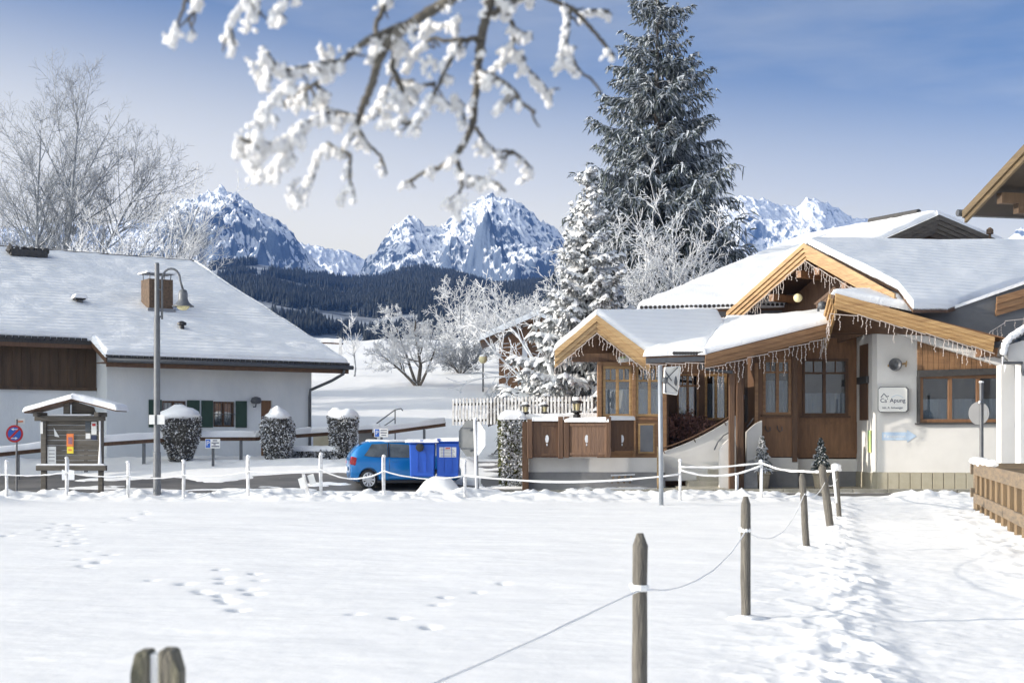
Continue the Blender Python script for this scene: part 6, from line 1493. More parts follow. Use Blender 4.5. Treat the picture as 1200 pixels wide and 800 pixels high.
# ---------------------------------------------------------------- wall fittings of the restaurant
def turn_t(t):
    dy = -.17 * (t.location.x - 10.78)
    for o in t.children_recursive:
        if o.type == 'MESH' and o.parent == t:
            t0 = t.location
            for v in o.data.vertices: v.co.y -= .17 * v.co.x
        elif o.type == 'MESH':
            if o.location.length < 1e-6:
                for v in o.data.vertices: v.co.y -= .17 * v.co.x
            else:
                o.location.y -= .17 * o.location.x; o.rotation_euler[2] = -math.atan(.17)
    t.location.y += dy
t = thing('box_sign', 'cream box sign with a small house outline and dark lettering on the white wall', 'sign', P(1046, 468, DW - .2))
def chamf(x0, x1, y0, y1, D, c): return [P(x0 + c, y1, D), P(x1 - c, y1, D), P(x1, y1 - c, D), P(x1, y0 + c, D), P(x1 - c, y0, D), P(x0 + c, y0, D), P(x0, y0 + c, D), P(x0, y1 - c, D)]
m = MB(); m.prism(chamf(1029, 1063.5, 453.2, 482.8, DW - .2, 2.3), (.03, .14, 0)); m.build('box', MT['fascia_grey'], t)
m = MB(); m.prism(chamf(1029.6, 1061.6, 453.9, 482.2, DW - .212, 2.2), (0, .01, 0)); fc = m.build('sign_face', MT['sign_white'], t)
text_mesh('lettering', "Ca' Apung", .172, P(1045.5, 469.2, DW - .216), MT['navy'], fc, ext=.003)
text_mesh('lettering', 'Inh. A. Schwaiger', .085, P(1045.5, 477.6, DW - .216), MT['navy'], fc, ext=.003)
m = MB(); m.tube([P(1032.3, 465.4, DW - .216), P(1035.5, 461, DW - .216), P(1039, 465, DW - .216), P(1041, 463.8, DW - .216)], .012, 4); m.build('house_outline', MT['navy'], fc)
m = MB(); m.tube([P(1044 + k * 1.3, 465.6 - 2.6 * math.sin(k / 10 * math.pi), DW - .216) for k in range(11)], .006, 4); m.build('swoosh', MT['arrow_blue'], fc)
turn_t(t)
t = thing('arrow_sign', 'faded pale blue arrow pointing right painted board on the white wall', 'sign', P(1050, 511, DW - .01))
m = MB(); m.prism([P(1033.5, 515.5, DW - .012), P(1061.5, 515.5, DW - .012), P(1061.5, 518, DW - .012), P(1072, 510.5, DW - .012), P(1061.5, 503.6, DW - .012), P(1061.5, 506.2, DW - .012), P(1033.5, 506.2, DW - .012)], (0, .01, 0)); bd = m.build('board', MT['arrow_blue'], t)
text_mesh('lettering', 'Rezeption', .155, P(1047.5, 511, DW - .016), MT['white_paint'], bd, ext=.002)
turn_t(t)
t = thing('loudspeaker', 'round horn loudspeaker with pale rim on the white wall', 'loudspeaker', P(1049, 427, DW - .1))
c = P(1048.5, 427, DW - .28); m = MB(); m.lathe(c, [(.03, .26), (.07, .16), (.12, .06), (.19, 0), (.185, -.01), (.14, .02), (.05, .1)], 22, axis='y'); m.build('horn', MT['metal_dark'], t, smooth=True)
m = MB(); m.tube([P(1040, 428.5, DW - .15), P(1044, 428.5, DW - .2)], .035, 8); m.tube([P(1052, 427, DW - .12), P(1060, 426, DW - .1)], .03, 8); m.tube([P(1061, 423, DW - .1), P(1060, 430, DW - .1)], .02, 6); m.build('bracket', MT['gold_light'], t)
turn_t(t)
m = MB(); m.b(10.672, 10.683, 42.32, 42.7, fz(530, 42.3), fz(504, 42.3)); tag(m.build('banner', MT['sticker_green']), 'narrow green and yellow banner on the side of the white corner wall', 'banner')
t = thing('menu_board', 'tilted white board with a green and gold picture under the small gable', 'sign', P(729, 411, 41.9))
m = MB(); m.prism([P(724.5, 425, 41.9), P(752, 422, 42.1), P(736, 410, 42.1), P(724.5, 406, 41.9)], (0, .03, 0)); b_ = m.build('board', MT['white_paint'], t); m = MB(); m.prism([P(727, 420, 41.88), P(733, 419.5, 41.9), P(733, 411, 41.9), P(727, 410, 41.88)], (0, .02, 0)); m.build('picture', MT['sticker_green'], b_)
D = 41.5; t = thing('pallet', 'small wooden pallet leaning in the snow below the terrace wall', 'pallet', P(727, 566, D))
m = MB()
for q in (716, 723, 730, 737): m.prism([P(q, 566, D - .05), P(q + 2.2, 566, D - .05), P(q + 4.4, 556, D + .25), P(q + 2.2, 556, D + .25)], (0, .03, 0))
m.build('slats', MT['wood_fence'], t); m = MB(); m.prism([P(713, 564.5, D - .06), P(741, 563, D - .06), P(741, 561.4, D - .06), P(713, 563, D - .06)], (0, .05, 0)); m.prism([P(716, 557.6, D + .2), P(744, 556.4, D + .2), P(744, 555, D + .2), P(716, 556, D + .2)], (0, .05, 0)); m.build('cross_bar', MT['rime'], t)
# dry brown climbing plant in the porch
rg = np.random.RandomState(9); t = thing('dry_shrub', 'dry reddish brown leafy shrub behind the stair wall', 'shrub', P(800, 535, 44.2))
S_ = Segs(); rr = random.Random(9)
for k in range(9): grow(S_, Vector((rr.uniform(-.3, .3), rr.uniform(-.2, .2), 0)), Vector((rr.uniform(-.45, .45), rr.uniform(-.2, .2), 1)), rr.uniform(.9, 1.5), .025, 0, rr, dict(seg=[5, 4, 3], wob=.12, up=[.0, .0], kids=[7, 4], ang=[45, 45], ratio=[.45, .5], lim=.0, minr=.006))
V, f = tubes_np(S_.thick, 3); mesh_np('stem', V, [f], MT['twig_fore'], t)
A_ = np.array(S_.thick); idx = rg.choice(len(A_), 2600); pp = A_[idx, 3:6] + rg.normal(0, .05, (2600, 3)); dd = rg.normal(0, 1, (2600, 3)); dd /= np.linalg.norm(dd, axis=1)[:, None]
V, f = blades(pp, dd, rg.uniform(.05, .12, 2600), rg.uniform(.04, .07, 2600), np.full(2600, .2), rg.normal(0, 1, (2600, 3))); mesh_np('foliage', V, [f], MT['leaf_brown'], t)
# ---------------------------------------------------------------- wooden gate fence with lanterns on the terrace
D = 41.35; zb_ = fz(537, D)
def gate(px0, px1, y0, y1, D0, D1_, lab, posts):
    t = thing('board_fence', lab, 'fence', P((px0 + px1) / 2, y1, D0), 0, 'brown board panels along the restaurant terrace')
    n = int((px1 - px0) / 4.6); m = MB()
    for i in range(n):
        a = px0 + (px1 - px0) * i / n; b = px0 + (px1 - px0) * (i + .955) / n; da, db = D0 + (D1_ - D0) * i / n, D0 + (D1_ - D0) * (i + 1) / n
        cutx = (i == n // 2)
        m.prism([P(a, y1, da), P(b, y1, db), P(b, y0, db), P(a, y0, da)], (0, .03, 0))
    m.build('boards', MT['wood_gate'], t)
    m = MB()
    for y in (y0 + 3, y1 - 5): m.prism([P(px0, y + 3, D0 - .035), P(px1, y + 3, D1_ - .035), P(px1, y, D1_ - .035), P(px0, y, D0 - .035)], (0, .03, 0))
    m.build('rail', MT['wood_gate'], t)
    q = (px0 + px1) / 2; dm = (D0 + D1_) / 2; m = MB(); c = P(q, 514, dm - .012); 
    m.prism([c + Vector((.055 * math.cos(k * .785), 0, .12 * math.sin(k * .785))) for k in range(8)], (0, .01, 0)); m.box(c + Vector((0, .004, -.17)), (.03, .01, .06)); m.build('cutout', MT['rime'], t)
    for (px, yt, d) in posts:
        m = MB(); m.b(fx(px - 3, d), fx(px + 3, d), d - .08, d + .06, fz(y1 + 1, d), fz(yt, d)); m.build('post', MT['wood_gate'], t, bevel=.012)
    snow_patch('snow', P(px0, y0, D0 - .05), P(px1, y0, D1_ - .05), P(px1, y0, D1_ + .09), P(px0, y0, D0 + .09), .09, MT['snow'], t, int(px0), res=.06, rr=.06)
gate(624, 658, 492, 536, 41.35, 41.35, 'brown board panel left of the middle terrace post', [(621, 491, 41.35), (657, 488, 41.3)])
gate(663, 712, 493, 535, 41.3, 40.9, 'longer brown board panel in shade right of the middle terrace post', [(664, 488, 41.3), (713, 488, 40.9)])
gate(715, 743, 491, 528, 41.2, 41.8, 'short brown board panel against the wing windows', [(717, 490, 41.3)])
m = MB(); m.b(fx(612, 42.5), fx(619, 42.5), 41.6, 42.3, .0, fz(494, 42)); tag(m.build('dark_post', MT['wood_dark']), 'broad dark timber post between the hedge and the board panels', 'post')
m = MB(); m.b(fx(618, 44), fx(702, 44), 43.9, 44.1, zt, fz(491, 44)); o = m.build('terrace_rail', MT['wood_gate']); tag(o, 'snow topped timber rail along the back of the terrace', 'railing')
snow_patch('snow', P(617, 491, 43.85), P(702, 491, 43.85), P(702, 491, 44.15), P(617, 491, 44.15), .18, MT['snow'], o, 51, res=.08, rr=.1)
lt = None
for i, (px, py, D, s, lab) in enumerate([(616, 489, 43.98, .85, 'black lantern with snowy cap on the rail nearest the hedge'), (638, 489, 43.98, .85, 'black lantern with snowy cap, the middle one on the rail'), (676, 490, 43.2, 1.15, 'largest black lantern with snowy cap, before the picket fence end')]):
    c = P(px, py, D)
    if lt is None:
        lt = thing('lantern', lab, 'lantern', c, 0, 'black lanterns on the terrace rail')
        m = MB(); m.lathe((0, 0, 0), [(.1, -.1), (.1, .1), (.06, .12), (.13, .16), (.13, .2)], 8)
        for k in range(4): m.tube([(.1 * math.cos(k * 1.57 + .8), .1 * math.sin(k * 1.57 + .8), .2), (.13 * math.cos(k * 1.57 + .8), .13 * math.sin(k * 1.57 + .8), .4)], .012, 4)
        m.lathe((0, 0, .4), [(.17, 0), (.16, .03), (.05, .12), (.02, .18)], 8); m.build('frame', MT['black_plastic'], lt, local=True)
        m = MB(); m.lathe((0, 0, .21), [(.085, 0), (.11, .18)], 8); m.build('lamp_glass', MT['globe'], lt, local=True); m = MB(); m.blob((0, 0, .5), .1, 2, .1, (1.2, 1.2, .7)); m.build('snow_cap', MT['snow'], lt, local=True, smooth=True); o = lt
    else: o = copy_tree(lt); o.location = c; o['label'] = lab
    o.scale = (s, s, s)
# picket fences
def picket(name, lab, pts, h0, h1, sp, mt, n_top=True):
    t = thing(name, lab, 'fence', P(*pts[0]), 0, None); sl_ = MB(); rl = MB()
    L_ = sum((P(*b) - P(*a)).length for a, b in zip(pts[:-1], pts[1:]))
    for (a, b) in zip(pts[:-1], pts[1:]):
        A, B = P(*a), P(*b); d = B - A; n = int(d.length / sp); e = Vector((d.x, d.y, 0)).normalized() * sp * .27
        for i in range(n):
            c = A.lerp(B, i / n); top = c + Vector((0, 0, random.uniform(-.015, .015)))
            sl_.prism([c - e + Vector((0, 0, -h0)), c + e + Vector((0, 0, -h0)), c + e + Vector((0, 0, -.04)), top, c - e + Vector((0, 0, -.04))], Vector((-d.y, d.x, 0)).normalized() * .03)
        for q in (.18, h0 - .2):
            dn = Vector((0, 0, -q)); o = Vector((-d.y, d.x, 0)).normalized() * .05
            rl.prism([A + dn + o, B + dn + o, B + dn + o + Vector((0, 0, -.08)), A + dn + o + Vector((0, 0, -.08))], o)
    sl_.build('pickets', MT[mt], t); rl.build('rail', MT['wood_grey'], t); return t
picket('picket_fence', 'frosted white picket fence in front of the snow laden fir', [(531, 466.5, 50), (600, 464.5, 49), (698, 463.5, 47.4)], .95, 0, .135, 'picket_frost')
t2 = picket('picket_fence', 'sloping picket fence with a snow covered rail climbing towards the cabin', [(573, 471, 58), (642, 447, 66)], 1.0, 0, .2, 'wood_grey')
snow_patch('snow', P(576, 473, 57.8), P(642, 450, 65.8), P(642, 451, 66.6), P(576, 474, 58.6), .3, MT['snow'], t2, 52, res=.1)
D = 83; z = pz(566, D); t = thing('garden_lamp', 'slim garden lamp with a yellowish globe on the slope', 'lamp', (fx(566, D), D, z))
m = MB(); m.tube([(fx(566, D), D, z - .1), (fx(566, D), D, z + 1.75)], .05, 8); m.build('pole', MT['metal_grey'], t); m = MB(); m.blob((fx(566, D), D, z + 1.9), .26, 2, 0); m.build('globe', MT['globe'], t, smooth=True); m = MB(); m.blob((fx(566, D), D, z + 2.08), .22, 2, .1, (1, 1, .6)); m.build('snow_cap', MT['snow'], t, smooth=True)
D = 98; t = thing('pasture_fence', 'two rail pasture fence at the top of the slope behind the farmhouse eave', 'fence', P(350, 398, D)); m = MB(); m.prism([P(330, 398, D), P(402, 401.5, D), P(402, 403.5, D), P(330, 400.5, D)], (0, .1, 0)); m.build('rail', MT['wood_dark'], t); snow_patch('snow', P(330, 398, D), P(402, 401.5, D), P(402, 401.5, D + .3), P(330, 398, D + .3), .25, MT['snow'], t, 61)
for q in (366, 399): m = MB(); m.b(fx(q, D) - .1, fx(q, D) + .1, D - .1, D + .1, pz(q, D) - .3, fz(396, D)); m.build('post', MT['rime_post'], t)
# ---------------------------------------------------------------- rope fences
def post_proto(mt, r, cap):
    me = MB(); me.lathe((0, 0, 0), [(r, -.3), (r * 1.02, .45), (r * .95, .93), (r * .55, 1.0), (.005, 1.01)], 9); return me
ropes = []
ref = None; first = None
def rime_post(px, D, h, lab, tilt=0, plates=False):
    global first
    z = pz(px, D)
    if first is None:
        o = thing('fence_post', lab, 'fence post', (fx(px, D), D, z), 0, 'frosted white rope fence posts along the road')
        m = MB(); m.lathe((0, 0, 0), [(.037, -.3), (.037, .5), (.035, .97), (.02, 1.0)], 9); m.build('stake', MT['rime_post'], o, local=True)
        m = MB(); m.blob((0, 0, 1.0), .052, 2, .15, (1, 1, .9)); m.tube([(-.025, -.03, .1), (-.03, -.03, .6), (-.025, -.03, .98)], [.015, .024, .028], 6); m.build('frost', MT['rime'], o, local=True, smooth=True); first = o
    else:
        o = copy_tree(first); o.location = (fx(px, D), D, z); o['label'] = lab
    o.scale = (1, 1, h); o.rotation_euler = (0, tilt, 0.6 * px)
    return o
DF = 36.3
LP = [(8, .9, 'frosted rope post at the far left, in front of the round blue sign'), (78, .95, 'frosted rope post before the notice board, between its legs'), (150, .9, 'frosted rope post between the notice board and the street lamp'), (215, .95, 'frosted rope post just right of the street lamp'), (291, 1.0, 'frosted rope post between street lamp and leaning boards'), (376.5, 1.02, 'frosted rope post next to the leaning boards'), (450, .98, 'frosted rope post in front of the blue car door'), (545, .92, 'thin frosted rope post left of the octagonal sign'), (797, 1.0, 'frosted rope post in front of the entrance steps'), (892, .92, 'frosted rope post before the snowy potted fir')]
pp_ = []
for (px, h, lab) in LP:
    DD_ = DF - (.3 if px > 700 else 0) ; o = rime_post(px, DD_, h, lab); pp_.append((px, Vector(o.location), h))
# post with small plates and tilted boards
D = 36.0; t = thing('plate_pair', 'pair of small frosted plates fixed to the post before the notice board', 'sign', P(77, 556, D)); m = MB()
for a, b in ((72.5, 76.3), (80, 87)): m.prism([P(a, 562, D), P(b, 562, D), P(b, 551, D), P(a, 550, D)], (0, .015, 0))
m.build('plate', MT['rime'], t)
t = thing('leaning_sign', 'leaning frosted stake with two white boards stuck in the snow bank', 'sign', P(362, 585, 36.2)); m = MB(); m.prism([P(360, 587, 36.2), P(365, 587, 36.2), P(357, 555, 36.2), P(353.5, 555, 36.2)], (0, .06, 0)); m.build('stake', MT['rime_post'], t)
m = MB(); m.prism([P(349, 561, 36.15), P(356, 558, 36.15), P(359.5, 571, 36.15), P(352.5, 573, 36.15)], (0, .015, 0)); m.build('board', MT['paper'], t); m = MB(); m.prism([P(360, 557, 36.25), P(367, 554.5, 36.25), P(370.5, 566, 36.25), P(363.5, 568, 36.25)], (0, .015, 0)); m.build('board', MT['paper'], t)
rime_post(863, 39.6, .62, 'short frosted marker post right of the entrance steps')
def rope(pts, sag, r, name, lab, jit=.006, mt='rope'):
    line = []; rg_ = random.Random(len(lab))
    for a, b, s in zip(pts[:-1], pts[1:], sag):
        n = 14
        for i in range(n): f = i / n; q = a.lerp(b, f); q.z -= s * 4 * f * (1 - f); q += Vector((rg_.uniform(-jit, jit), 0, rg_.uniform(-jit, jit))); line.append(q)
    line.append(pts[-1]); m = MB(); m.tube(line, [r * rg_.uniform(.75, 1.3) for _ in line], 6); o = m.build(name, MT[mt], smooth=True); return tag(o, lab, 'rope', 'snow coated fence ropes')
rp = [v + Vector((0, -.05, .62 * h)) for (px, v, h) in pp_[:8]]
rope([rp[0] + Vector((-2, 0, 0))] + rp, [.03, .05, .06, .08, .07, .05, .22, .14], .019, 'rope', 'snow coated rope along the road from far left to the octagonal sign')
q0 = rp[7]; q1 = pp_[8][1] + Vector((0, -.05, .66)); q2 = pp_[9][1] + Vector((0, -.05, .78))
gp = [(750, 7.9, 1.09, 'nearest upright weathered post in the rope line beside the path'), (874, 12.7, 1.09, 'second weathered post in the rope line beside the path'), (947, 20.7, 1.09, 'thin dark weathered post leaning slightly left, third in the rope line beside the path'), (976, 24.6, 1.09, 'weathered post leaning left at the far corner of the rope line'), (985, 28, .98, 'snow capped post behind the leaning corner post')]
rope([q0, q1], [.18], .03, 'rope', 'snow coated rope between the octagonal sign and the entrance steps')
cor = Vector((fx(985, 28), 28, gz(fx(985, 28), 28)))
rope([q1 + Vector((0, 0, .18)), q2 + Vector((0, 0, .1)), Vector((fx(940, 33), 33, fz(552, 33))), cor + Vector((0, 0, .95))], [.05, .06, .02], .028, 'rope', 'upper snow coated rope from the entrance steps to the corner posts')
rope([q1 + Vector((0, 0, .1)), q2 + Vector((0, 0, .03))], [.2], .032, 'rope', 'lower sagging snow coated rope before the entrance steps')
gpos = []
for i, (px, D, h, lab) in enumerate(gp):
    x, z = fx(px, D), gz(fx(px, D), D); t = thing('fence_post', lab, 'fence post', (x, D, z), 0, 'weathered rope fence posts beside the path'); r = [.042, .045, .05, .068, .05][i]
    lean = [(0, 0), (0, 0), (-.09, .0), (-.19, 0), (-.09, 0)][i]; m = MB()
    rgp = random.Random(i)
    m.tube([(lean[0] * k + rgp.uniform(-.004, .004), 0, -.3 + (h + .3) * k) for k in np.linspace(0, .95, 7)] + [(lean[0] * 1.0, 0, h)], [r * rgp.uniform(.96, 1.06) for _ in range(7)] + [r * .45], 9)
    m.build('stake', MT['post_wood'], t, local=True, smooth=True)
    m = MB(); m.blob((.02, -.0, -.02), .16, 2, .2, (1.2, 1.2, .35)); m.build('snow_foot', MT['snow'], t, local=True, smooth=True)
    if i == 4: m = MB(); m.blob((lean[0], 0, h + .02), .1, 2, .1, (1, 1, .8)); m.tube([(lean[0] * .3 - .05, -.02, .3), (lean[0] - .06, -.02, h)], .03, 6); m.build('snow_cap', MT['snow'], t, local=True, smooth=True)
    gpos.append(Vector((x + lean[0] * .7, D, z + .78)))
fp = (183, 3.72); fxp = fx(183, 3.72); fzp = gz(fxp, 3.72)
rope([Vector((fxp + .03, 3.72, fzp + .72))] + gpos, [.02, .16, .28, .12, .1], .0062, 'rope', 'thin frosted rope sagging between the weathered posts beside the path', .004)
for q, lab in zip(gpos[:3], ('pale rope loop tied round the nearest upright weathered post', 'pale rope loop tied round the second weathered post', 'pale rope loop tied round the third weathered post')):
    m = MB(); m.lathe(q + Vector((0, 0, -.03)), [(.046, .02), (.05, .03), (.05, .045), (.046, .055)], 8); m.blob(q + Vector((-.046, 0, .02)), .018, 1, .2)
    tag(m.build('rope_knot', MT['rope']), lab, 'rope knot', 'rope loops on the weathered posts')
# split stake close to the camera
t = thing('split_stake', 'blurred mossy split stake at the bottom left, close to the viewer', 'fence post', (fxp, 3.72, fzp))
for s, wd in ((-1, .05), (1, .062)):
    zt_ = fz(762 if s < 0 else 760.5, 3.72) - fzp; a = s * .012; b = s * (wd + .008)
    m = MB(); pts = [(a, -.05, -.3), (b, -.045, -.3), (b, -.045, zt_ - .055), (a + s * .038, -.03, zt_), (a, -.035, zt_ + .002)]
    if s < 0: pts = pts[::-1]
    m.prism(pts, (0, .085, 0)); m.build('half', MT['post_moss'], t, local=True, bevel=.008)
m = MB(); m.b(-.0105, .0105, -.02, .02, .1, fz(765, 3.72) - fzp); m.build('wire_strip', MT['rope'], t, local=True)
# ---------------------------------------------------------------- plank fence at right
t = thing('plank_fence', 'weathered plank fence with two rails and square pickets at the right edge', 'fence', (FENCE_X(30.6), 30.6, gz(FENCE_X(30.6), 30.6)))
fp_ = lambda D: Vector((FENCE_X(D), D, float(base_z(np.array([FENCE_X(D)]), np.array([D]))[0])))
A, B = fp_(30.9), fp_(16.5); dirf = (B - A).normalized(); nf = Vector((-dirf.y, dirf.x, 0))
if nf.x > 0: nf = -nf
def rail_z(z0, z1):
    m = MB(); m.prism([A + Vector((0, 0, z0)), B + Vector((0, 0, z0)), B + Vector((0, 0, z1)), A + Vector((0, 0, z1))], nf * .045); return m.build('rail', MT['wood_fence'], t, bevel=.008)
rail_z(.8, 1.05); rail_z(.2, .4)
D_ = 30.7; k = 0
sn = MB()
while D_ > 16.8:
    c = fp_(D_); m = MB(); h = .98 + .03 * math.sin(k * 2.3); m.b(c.x - .06 + .05, c.x + .06 + .05, c.y - .06, c.y + .06, c.z - .3, c.z + h); m.build('picket', MT['wood_picket'], t, bevel=.008)
    if k < 4: sn.blob((c.x + .02, c.y, c.z + 1.1), .14 - .01 * k, 2, .12, (1.2, 1.2, .7))
    D_ -= 1.02; k += 1
sn.build('snow_cap', MT['snow'], t, smooth=True)
m = MB(); c = A; m.b(c.x, c.x + 3.2, c.y + .3, c.y + .36, c.z + .8, c.z + 1.04); m.b(c.x, c.x + 3.2, c.y + .3, c.y + .36, c.z + .3, c.z + .5)
for q in (.1, 1.1, 2.1, 3.1): m.b(c.x + q, c.x + q + .1, c.y + .36, c.y + .46, c.z - .3, c.z + 1.02)
m.build('return_panel', MT['wood_fence'], t)
# ---------------------------------------------------------------- snowy tree whose branches hang into the top of the view
DB = 3.25; SB = DB / F
tt = thing('overhanging_tree', 'tree with snow clumped twigs hanging into the view from above', 'tree', (2.55, 2.9, gz(2.55, 2.9)))
rb = random.Random(5); bs_ = Segs(); clumps = MB(); limbs = MB()
def Q(px, py, d=0): return P(px, py, DB + d)
def fringe(p, big):
    """feathery rime hanging from the lee side of a twig: grains shrinking outwards"""
    if fbm(np.array([p.x * 22]), np.array([p.z * 22 + p.y * 9]), 2, 77)[0] < .43: return
    dx, dz = rb.uniform(-1.0, .1), rb.uniform(-1.0, -.25); p = p + Vector((-2.6, 0, -2.4)) * SB; L_ = rb.uniform(3, 15) * big * SB; n = rb.randint(3, 5)
    for j in range(n):
        f = (j + .1) / n; r = rb.uniform(2.9, 5.4) * big * SB * (1.05 - .5 * f)
        clumps.blob(p + Vector((dx * L_ * f + rb.uniform(-1, 1) * SB, rb.uniform(-2.5, 2.5) * SB, dz * L_ * f)), r, 1, .35, (rb.uniform(.7, 1.2), 1, rb.uniform(.8, 1.5)), 0, rb)
def limb(pts, r0, r1, dep=(0, 0), clump=.8, twig=.6, big=1.0, n_side=7):
    """pts in photo px, radii in px"""
    n = len(pts); W3 = [Q(p[0], p[1], dep[0] + (dep[1] - dep[0]) * i / (n - 1)) for i, p in enumerate(pts)]
    fine = []; rad = []
    for i in range(n - 1):
        L_ = (Vector(pts[i + 1]) - Vector(pts[i])).length; k = max(2, int(L_ / 3.2))
        for j in range(k): f = j / k; g = (i + f) / (n - 1); fine.append(W3[i].lerp(W3[i + 1], f) + Vector((rb.uniform(-1, 1), rb.uniform(-2, 2), rb.uniform(-1, 1))) * SB * .8); rad.append((r0 + (r1 - r0) * g) * SB * rb.uniform(.9, 1.15))
    fine.append(W3[-1]); rad.append(r1 * SB); limbs.tube(fine, rad, n_side)
    side = 1
    for i, p in enumerate(fine):
        g = i / len(fine)
        if rb.random() < clump: fringe(p, big)
        if rb.random() < twig * .24:
            L_ = rb.uniform(9, 26) * SB; a = rb.uniform(-2.9, -.3) if side > 0 else rb.uniform(-2.4, .2); side = -side
            q = p; d = Vector((math.cos(a), rb.uniform(-.5, .5), math.sin(a))).normalized(); tp_ = [q]
            for _ in range(4): d = (d + Vector((rb.gauss(0, .25), rb.gauss(0, .2), rb.gauss(0, .25) - .06))).normalized(); q = q + d * L_ / 4; tp_.append(q)
            limbs.tube(tp_, [1.7 * SB, 1.5 * SB, 1.4 * SB, 1.2 * SB, 1.0 * SB], 5)
            for i_ in range(9):
                if rb.random() < clump: f_ = i_ / 8 * 4; k_ = min(3, int(f_)); fringe(tp_[k_].lerp(tp_[k_ + 1], f_ - k_), big * .85)
# bearing limb above the frame, from the trunk on the right
par = [(2.5, 2.9, 3.3), (2.0, 3.0, 3.62), (1.3, 3.1, 3.5), (.6, 3.2, 3.22), (.1, DB, 2.98), (-.3, DB, 2.86), (-.55, DB, 2.8), (-.8, DB, 2.76)]
limbs.tube(par, [.07, .055, .045, .036, .028, .02, .014, .008], 10)
# main limb A
limb([(600, -110), (566, -50), (528, 0), (496, 18), (473, 34), (455, 50), (443, 73), (437, 96), (427, 119), (418, 147), (404, 174), (398, 183)], 7.2, 3.0, (-.1, .05), .35, .25, .9, 9)
limb([(473, 30), (432, 46), (400, 73), (373, 76), (336, 83), (322, 76), (313, 62)], 4.2, 2, (0, -.15), .8, .7)
limb([(400, 72), (386, 87), (363, 103), (336, 116)], 2.6, 1.6, (-.06, .1), .9, .8)
limb([(418, 137), (391, 131), (372, 119), (360, 98)], 3.0, 1.6, (0, .1), .9, .8)
limb([(400, 134), (382, 133), (354, 147), (331, 169), (300, 168), (281, 162)], 2.8, 1.6, (0, -.1), .95, .9, 1.15)
limb([(354, 147), (340, 172), (326, 190), (308, 208)], 2.2, 1.4, (-.05, 0), .95, .9, 1.1)
limb([(336, 100), (318, 120), (306, 142), (304, 160)], 2, 1.3, (-.1, -.1), .95, .9, 1.15)
limb([(398, 179), (385, 168), (375, 180), (366, 212), (350, 234)], 2.6, 1.6, (.05, .1), .9, .9)
limb([(419, 150), (432, 170), (447, 184), (446, 192)], 2.4, 1.4, (.05, .2), .7, .7)
limb([(404, 178), (411, 182), (410, 212), (416, 230)], 2.3, 1.5, (.05, 0), .45, .6)
limb([(462, 45), (460, 78), (472, 106), (482, 120)], 3, 2.4, (0, .1), .75, .6, 1.2)
limb([(444, 60), (440, 30), (452, 4), (458, -30)], 3, 3, (0, .1), .9, .9, 1.15)
limb([(470, 60), (450, 118), (432, 136)], 1.8, 1.2, (.1, .2), .85, .8, 1.1)
# main limb B
limb([(596, -120), (585, -50), (573, 9), (567, 30), (562, 60), (560, 90), (556, 120), (555, 144), (546, 165), (535, 182), (531, 189)], 6.4, 3.2, (.1, .15), .45, .25, .9, 9)
limb([(531, 188), (514, 197), (497, 203), (474, 216)], 3.2, 2, (.15, .2), .5, .6)
limb([(535, 186), (540, 200), (546, 207), (570, 210), (584, 216), (592, 224)], 3, 1.8, (.15, .05), .75, .7)
limb([(546, 207), (540, 222), (536, 238)], 2, 1.2, (.1, .1), .9, .9, 1.1)
limb([(558, 150), (569, 168), (579, 177), (600, 177), (612, 186), (624, 199)], 2.6, 1.8, (.15, .3), .75, .7)
limb([(566, 84), (580, 90), (594, 99), (604, 108), (612, 122), (627, 132)], 3, 2, (.12, .0), .65, .7)
limb([(588, -8), (594, 15), (603, 33), (602, 48), (597, 60), (579, 82)], 3, 2.2, (.1, .25), .6, .6)
limb([(598, 58), (612, 70), (618, 81), (632, 94), (645, 111)], 2.4, 1.8, (.2, .3), .7, .7)
limb([(603, 36), (614, 44), (624, 40)], 2, 1.5, (.2, .2), .5, .5)
limb([(562, 44), (540, 48), (530, 66), (522, 81), (515, 98), (507, 114), (496, 134), (486, 150)], 3.2, 1.8, (.12, -.05), .85, .8, 1.1)
limb([(510, 98), (494, 101), (477, 96), (462, 92)], 2.4, 1.6, (.05, .1), .7, .7)
limb([(545, 46), (522, 48), (508, 44), (492, 56), (478, 78)], 2.6, 1.6, (.1, .15), .9, .85, 1.15)
limb([(540, 20), (522, 30), (505, 26), (488, 36)], 2.2, 1.6, (.15, .2), .9, .8, 1.1)
limb([(484, 140), (476, 146), (460, 142), (446, 146)], 1.8, 1.2, (.0, .0), .9, .8)
limb([(548, 148), (540, 128), (536, 112)], 1.6, 1.1, (.1, .1), .7, .7)
# limb C to the right
limb([(576, 18), (590, 8), (606, -2), (630, -8), (648, 0), (672, 12), (690, 30), (705, 48), (720, 66)], 4.6, 2.2, (.1, .3), .5, .5)
limb([(668, 12), (664, 54), (657, 76)], 2.6, 1.6, (.22, .25), .7, .6)
limb([(664, 54), (672, 70), (680, 84), (694, 94), (705, 108)], 2.2, 1.5, (.22, .3), .7, .6)
limb([(680, 16), (696, 12), (714, 13)], 2.2, 1.6, (.25, .3), .4, .6)
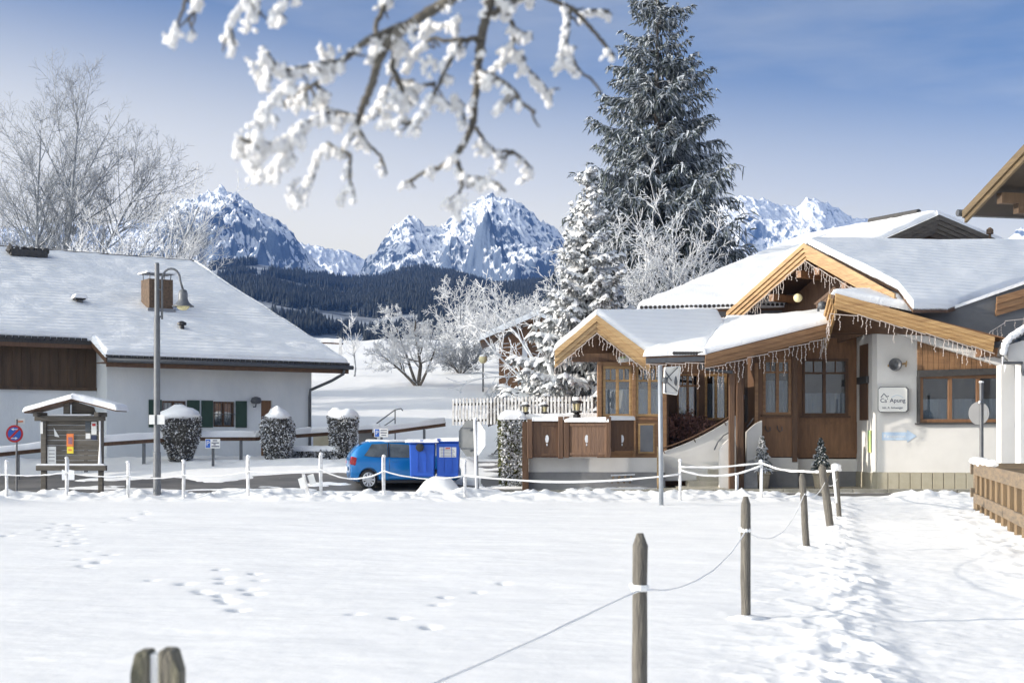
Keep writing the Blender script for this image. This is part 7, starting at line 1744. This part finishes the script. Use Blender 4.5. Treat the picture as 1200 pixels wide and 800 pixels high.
# hanging twigs at the top left
for pts in ([(236, -80), (226, -20), (210, 22), (205, 36)], [(250, -60), (236, 0), (222, 22)], [(318, -90), (300, -12), (277, 18), (268, 42)], [(306, -40), (303, 4), (301, 20)], [(360, -80), (340, -6), (325, 12), (322, 20)]):
    limb(pts, 2.4, 1.4, (-.1, -.1), .85, .7, 1.0)
for (px, py, r) in [(203, 42, 9), (268, 48, 9), (288, 30, 8), (322, 22, 9), (310, 70, 9), (304, 82, 10), (308, 100, 10), (286, 170, 11), (292, 185, 12), (300, 200, 10), (350, 240, 10), (345, 226, 9), (458, 120, 12), (470, 128, 12), (450, 132, 10), (386, 60, 10), (382, 70, 8), (505, 78, 10), (540, 238, 8), (576, 205, 6)]:
    for _ in range(12): clumps.blob(Q(px + rb.gauss(0, .5) * r, py + rb.gauss(0, .6) * r, rb.uniform(-.02, .02)), r * SB * rb.uniform(.25, .5), 1, .35, (1, 1, rb.uniform(.9, 1.5)), 0, rb)
tr = MB(); tr.tube([(2.7, 2.8, -.3), (2.68, 2.82, 1.2), (2.55, 2.9, 3.2), (2.5, 2.95, 5.0), (2.6, 2.9, 7.0)], [.2, .17, .14, .1, .05], 14)
tr.tube([(2.55, 2.9, 3.0), (3.2, 2.6, 4.2), (3.9, 2.4, 5.4)], [.09, .06, .03], 8); tr.tube([(2.52, 2.95, 4.2), (2.9, 3.6, 5.4), (3.2, 4.2, 6.6)], [.07, .045, .02], 8)
tr.build('trunk', MT['bark'], tt, smooth=True); limbs.build('limbs', MT['twig_fore'], tt, smooth=True, fix=False)
clumps.build('snow', MT['snow_clump'], tt, smooth=True, fix=False)
# ---------------------------------------------------------------- air
HAZE = 8.5e-5
m = bpy.data.materials.new('air'); m.use_nodes = True; nt = m.node_tree; N = nt.nodes; L = nt.links; N.remove(N['Principled BSDF'])
pv = N.new('ShaderNodeVolumePrincipled'); pv.inputs['Color'].default_value = (.15, .36, 1, 1); pv.inputs['Density'].default_value = HAZE; pv.inputs['Anisotropy'].default_value = .1
pv.inputs['Density Attribute'].default_value = ''
L.new(pv.outputs[0], N['Material Output'].inputs['Volume']); m.cycles.homogeneous_volume = True
mb = MB().b(-6200, 6200, -6200, 6200, -14, 1100)
o = mb.build('haze', m); tag(o, 'thin cold air veiling the far mountains', None, None, 'stuff'); o.display_type = 'WIRE'
# ---------------------------------------------------------------- separate pieces become parts of their own
def split_islands(o):
    me = o.data; n = len(me.vertices); par = list(range(n))
    def find(i):
        while par[i] != i: par[i] = par[par[i]]; i = par[i]
        return i
    for e in me.edges:
        a, b = find(e.vertices[0]), find(e.vertices[1])
        if a != b: par[a] = b
    isl = {}
    for f in me.polygons: isl.setdefault(find(f.vertices[0]), []).append(f)
    if len(isl) < 2 or len(isl) > 14: return
    kids = list(o.children); name = o.name.split('.')[0]; first_ = True
    for fs in isl.values():
        vs = sorted({v for f in fs for v in f.vertices}); ix = {v: i for i, v in enumerate(vs)}
        m2 = bpy.data.meshes.new(name); m2.from_pydata([tuple(me.vertices[v].co) for v in vs], [], [[ix[v] for v in f.vertices] for f in fs])
        for mm in me.materials: m2.materials.append(mm)
        m2.polygons.foreach_set('use_smooth', [f.use_smooth for f in fs]); m2.update()
        if first_: o.data = m2; first_ = False; continue
        c = o.copy(); c.data = m2; COL.objects.link(c)
for o in list(bpy.data.objects):
    if o.type == 'MESH' and o.parent is not None and o.data.users == 1 and o.name.split('.')[0] in ('purlin', 'coat_hook', 'rail', 'eave_board', 'side_sill', 'white_plinth', 'grey_plinth', 'corner_post', 'icicle', 'pillar', 'bracket', 'arrow', 'handrail', 'red_bar', 'junction_plate', 'plate', 'ledge_snow', 'snow_cap', 'top_beam', 'stair_rail', 'return_panel', 'lid_handle', 'steps', 'flashing', 'vent_pipe', 'trunk_', 'rib', 'lettering_', 'door_gap', 'king_post', 'post'):
        split_islands(o)
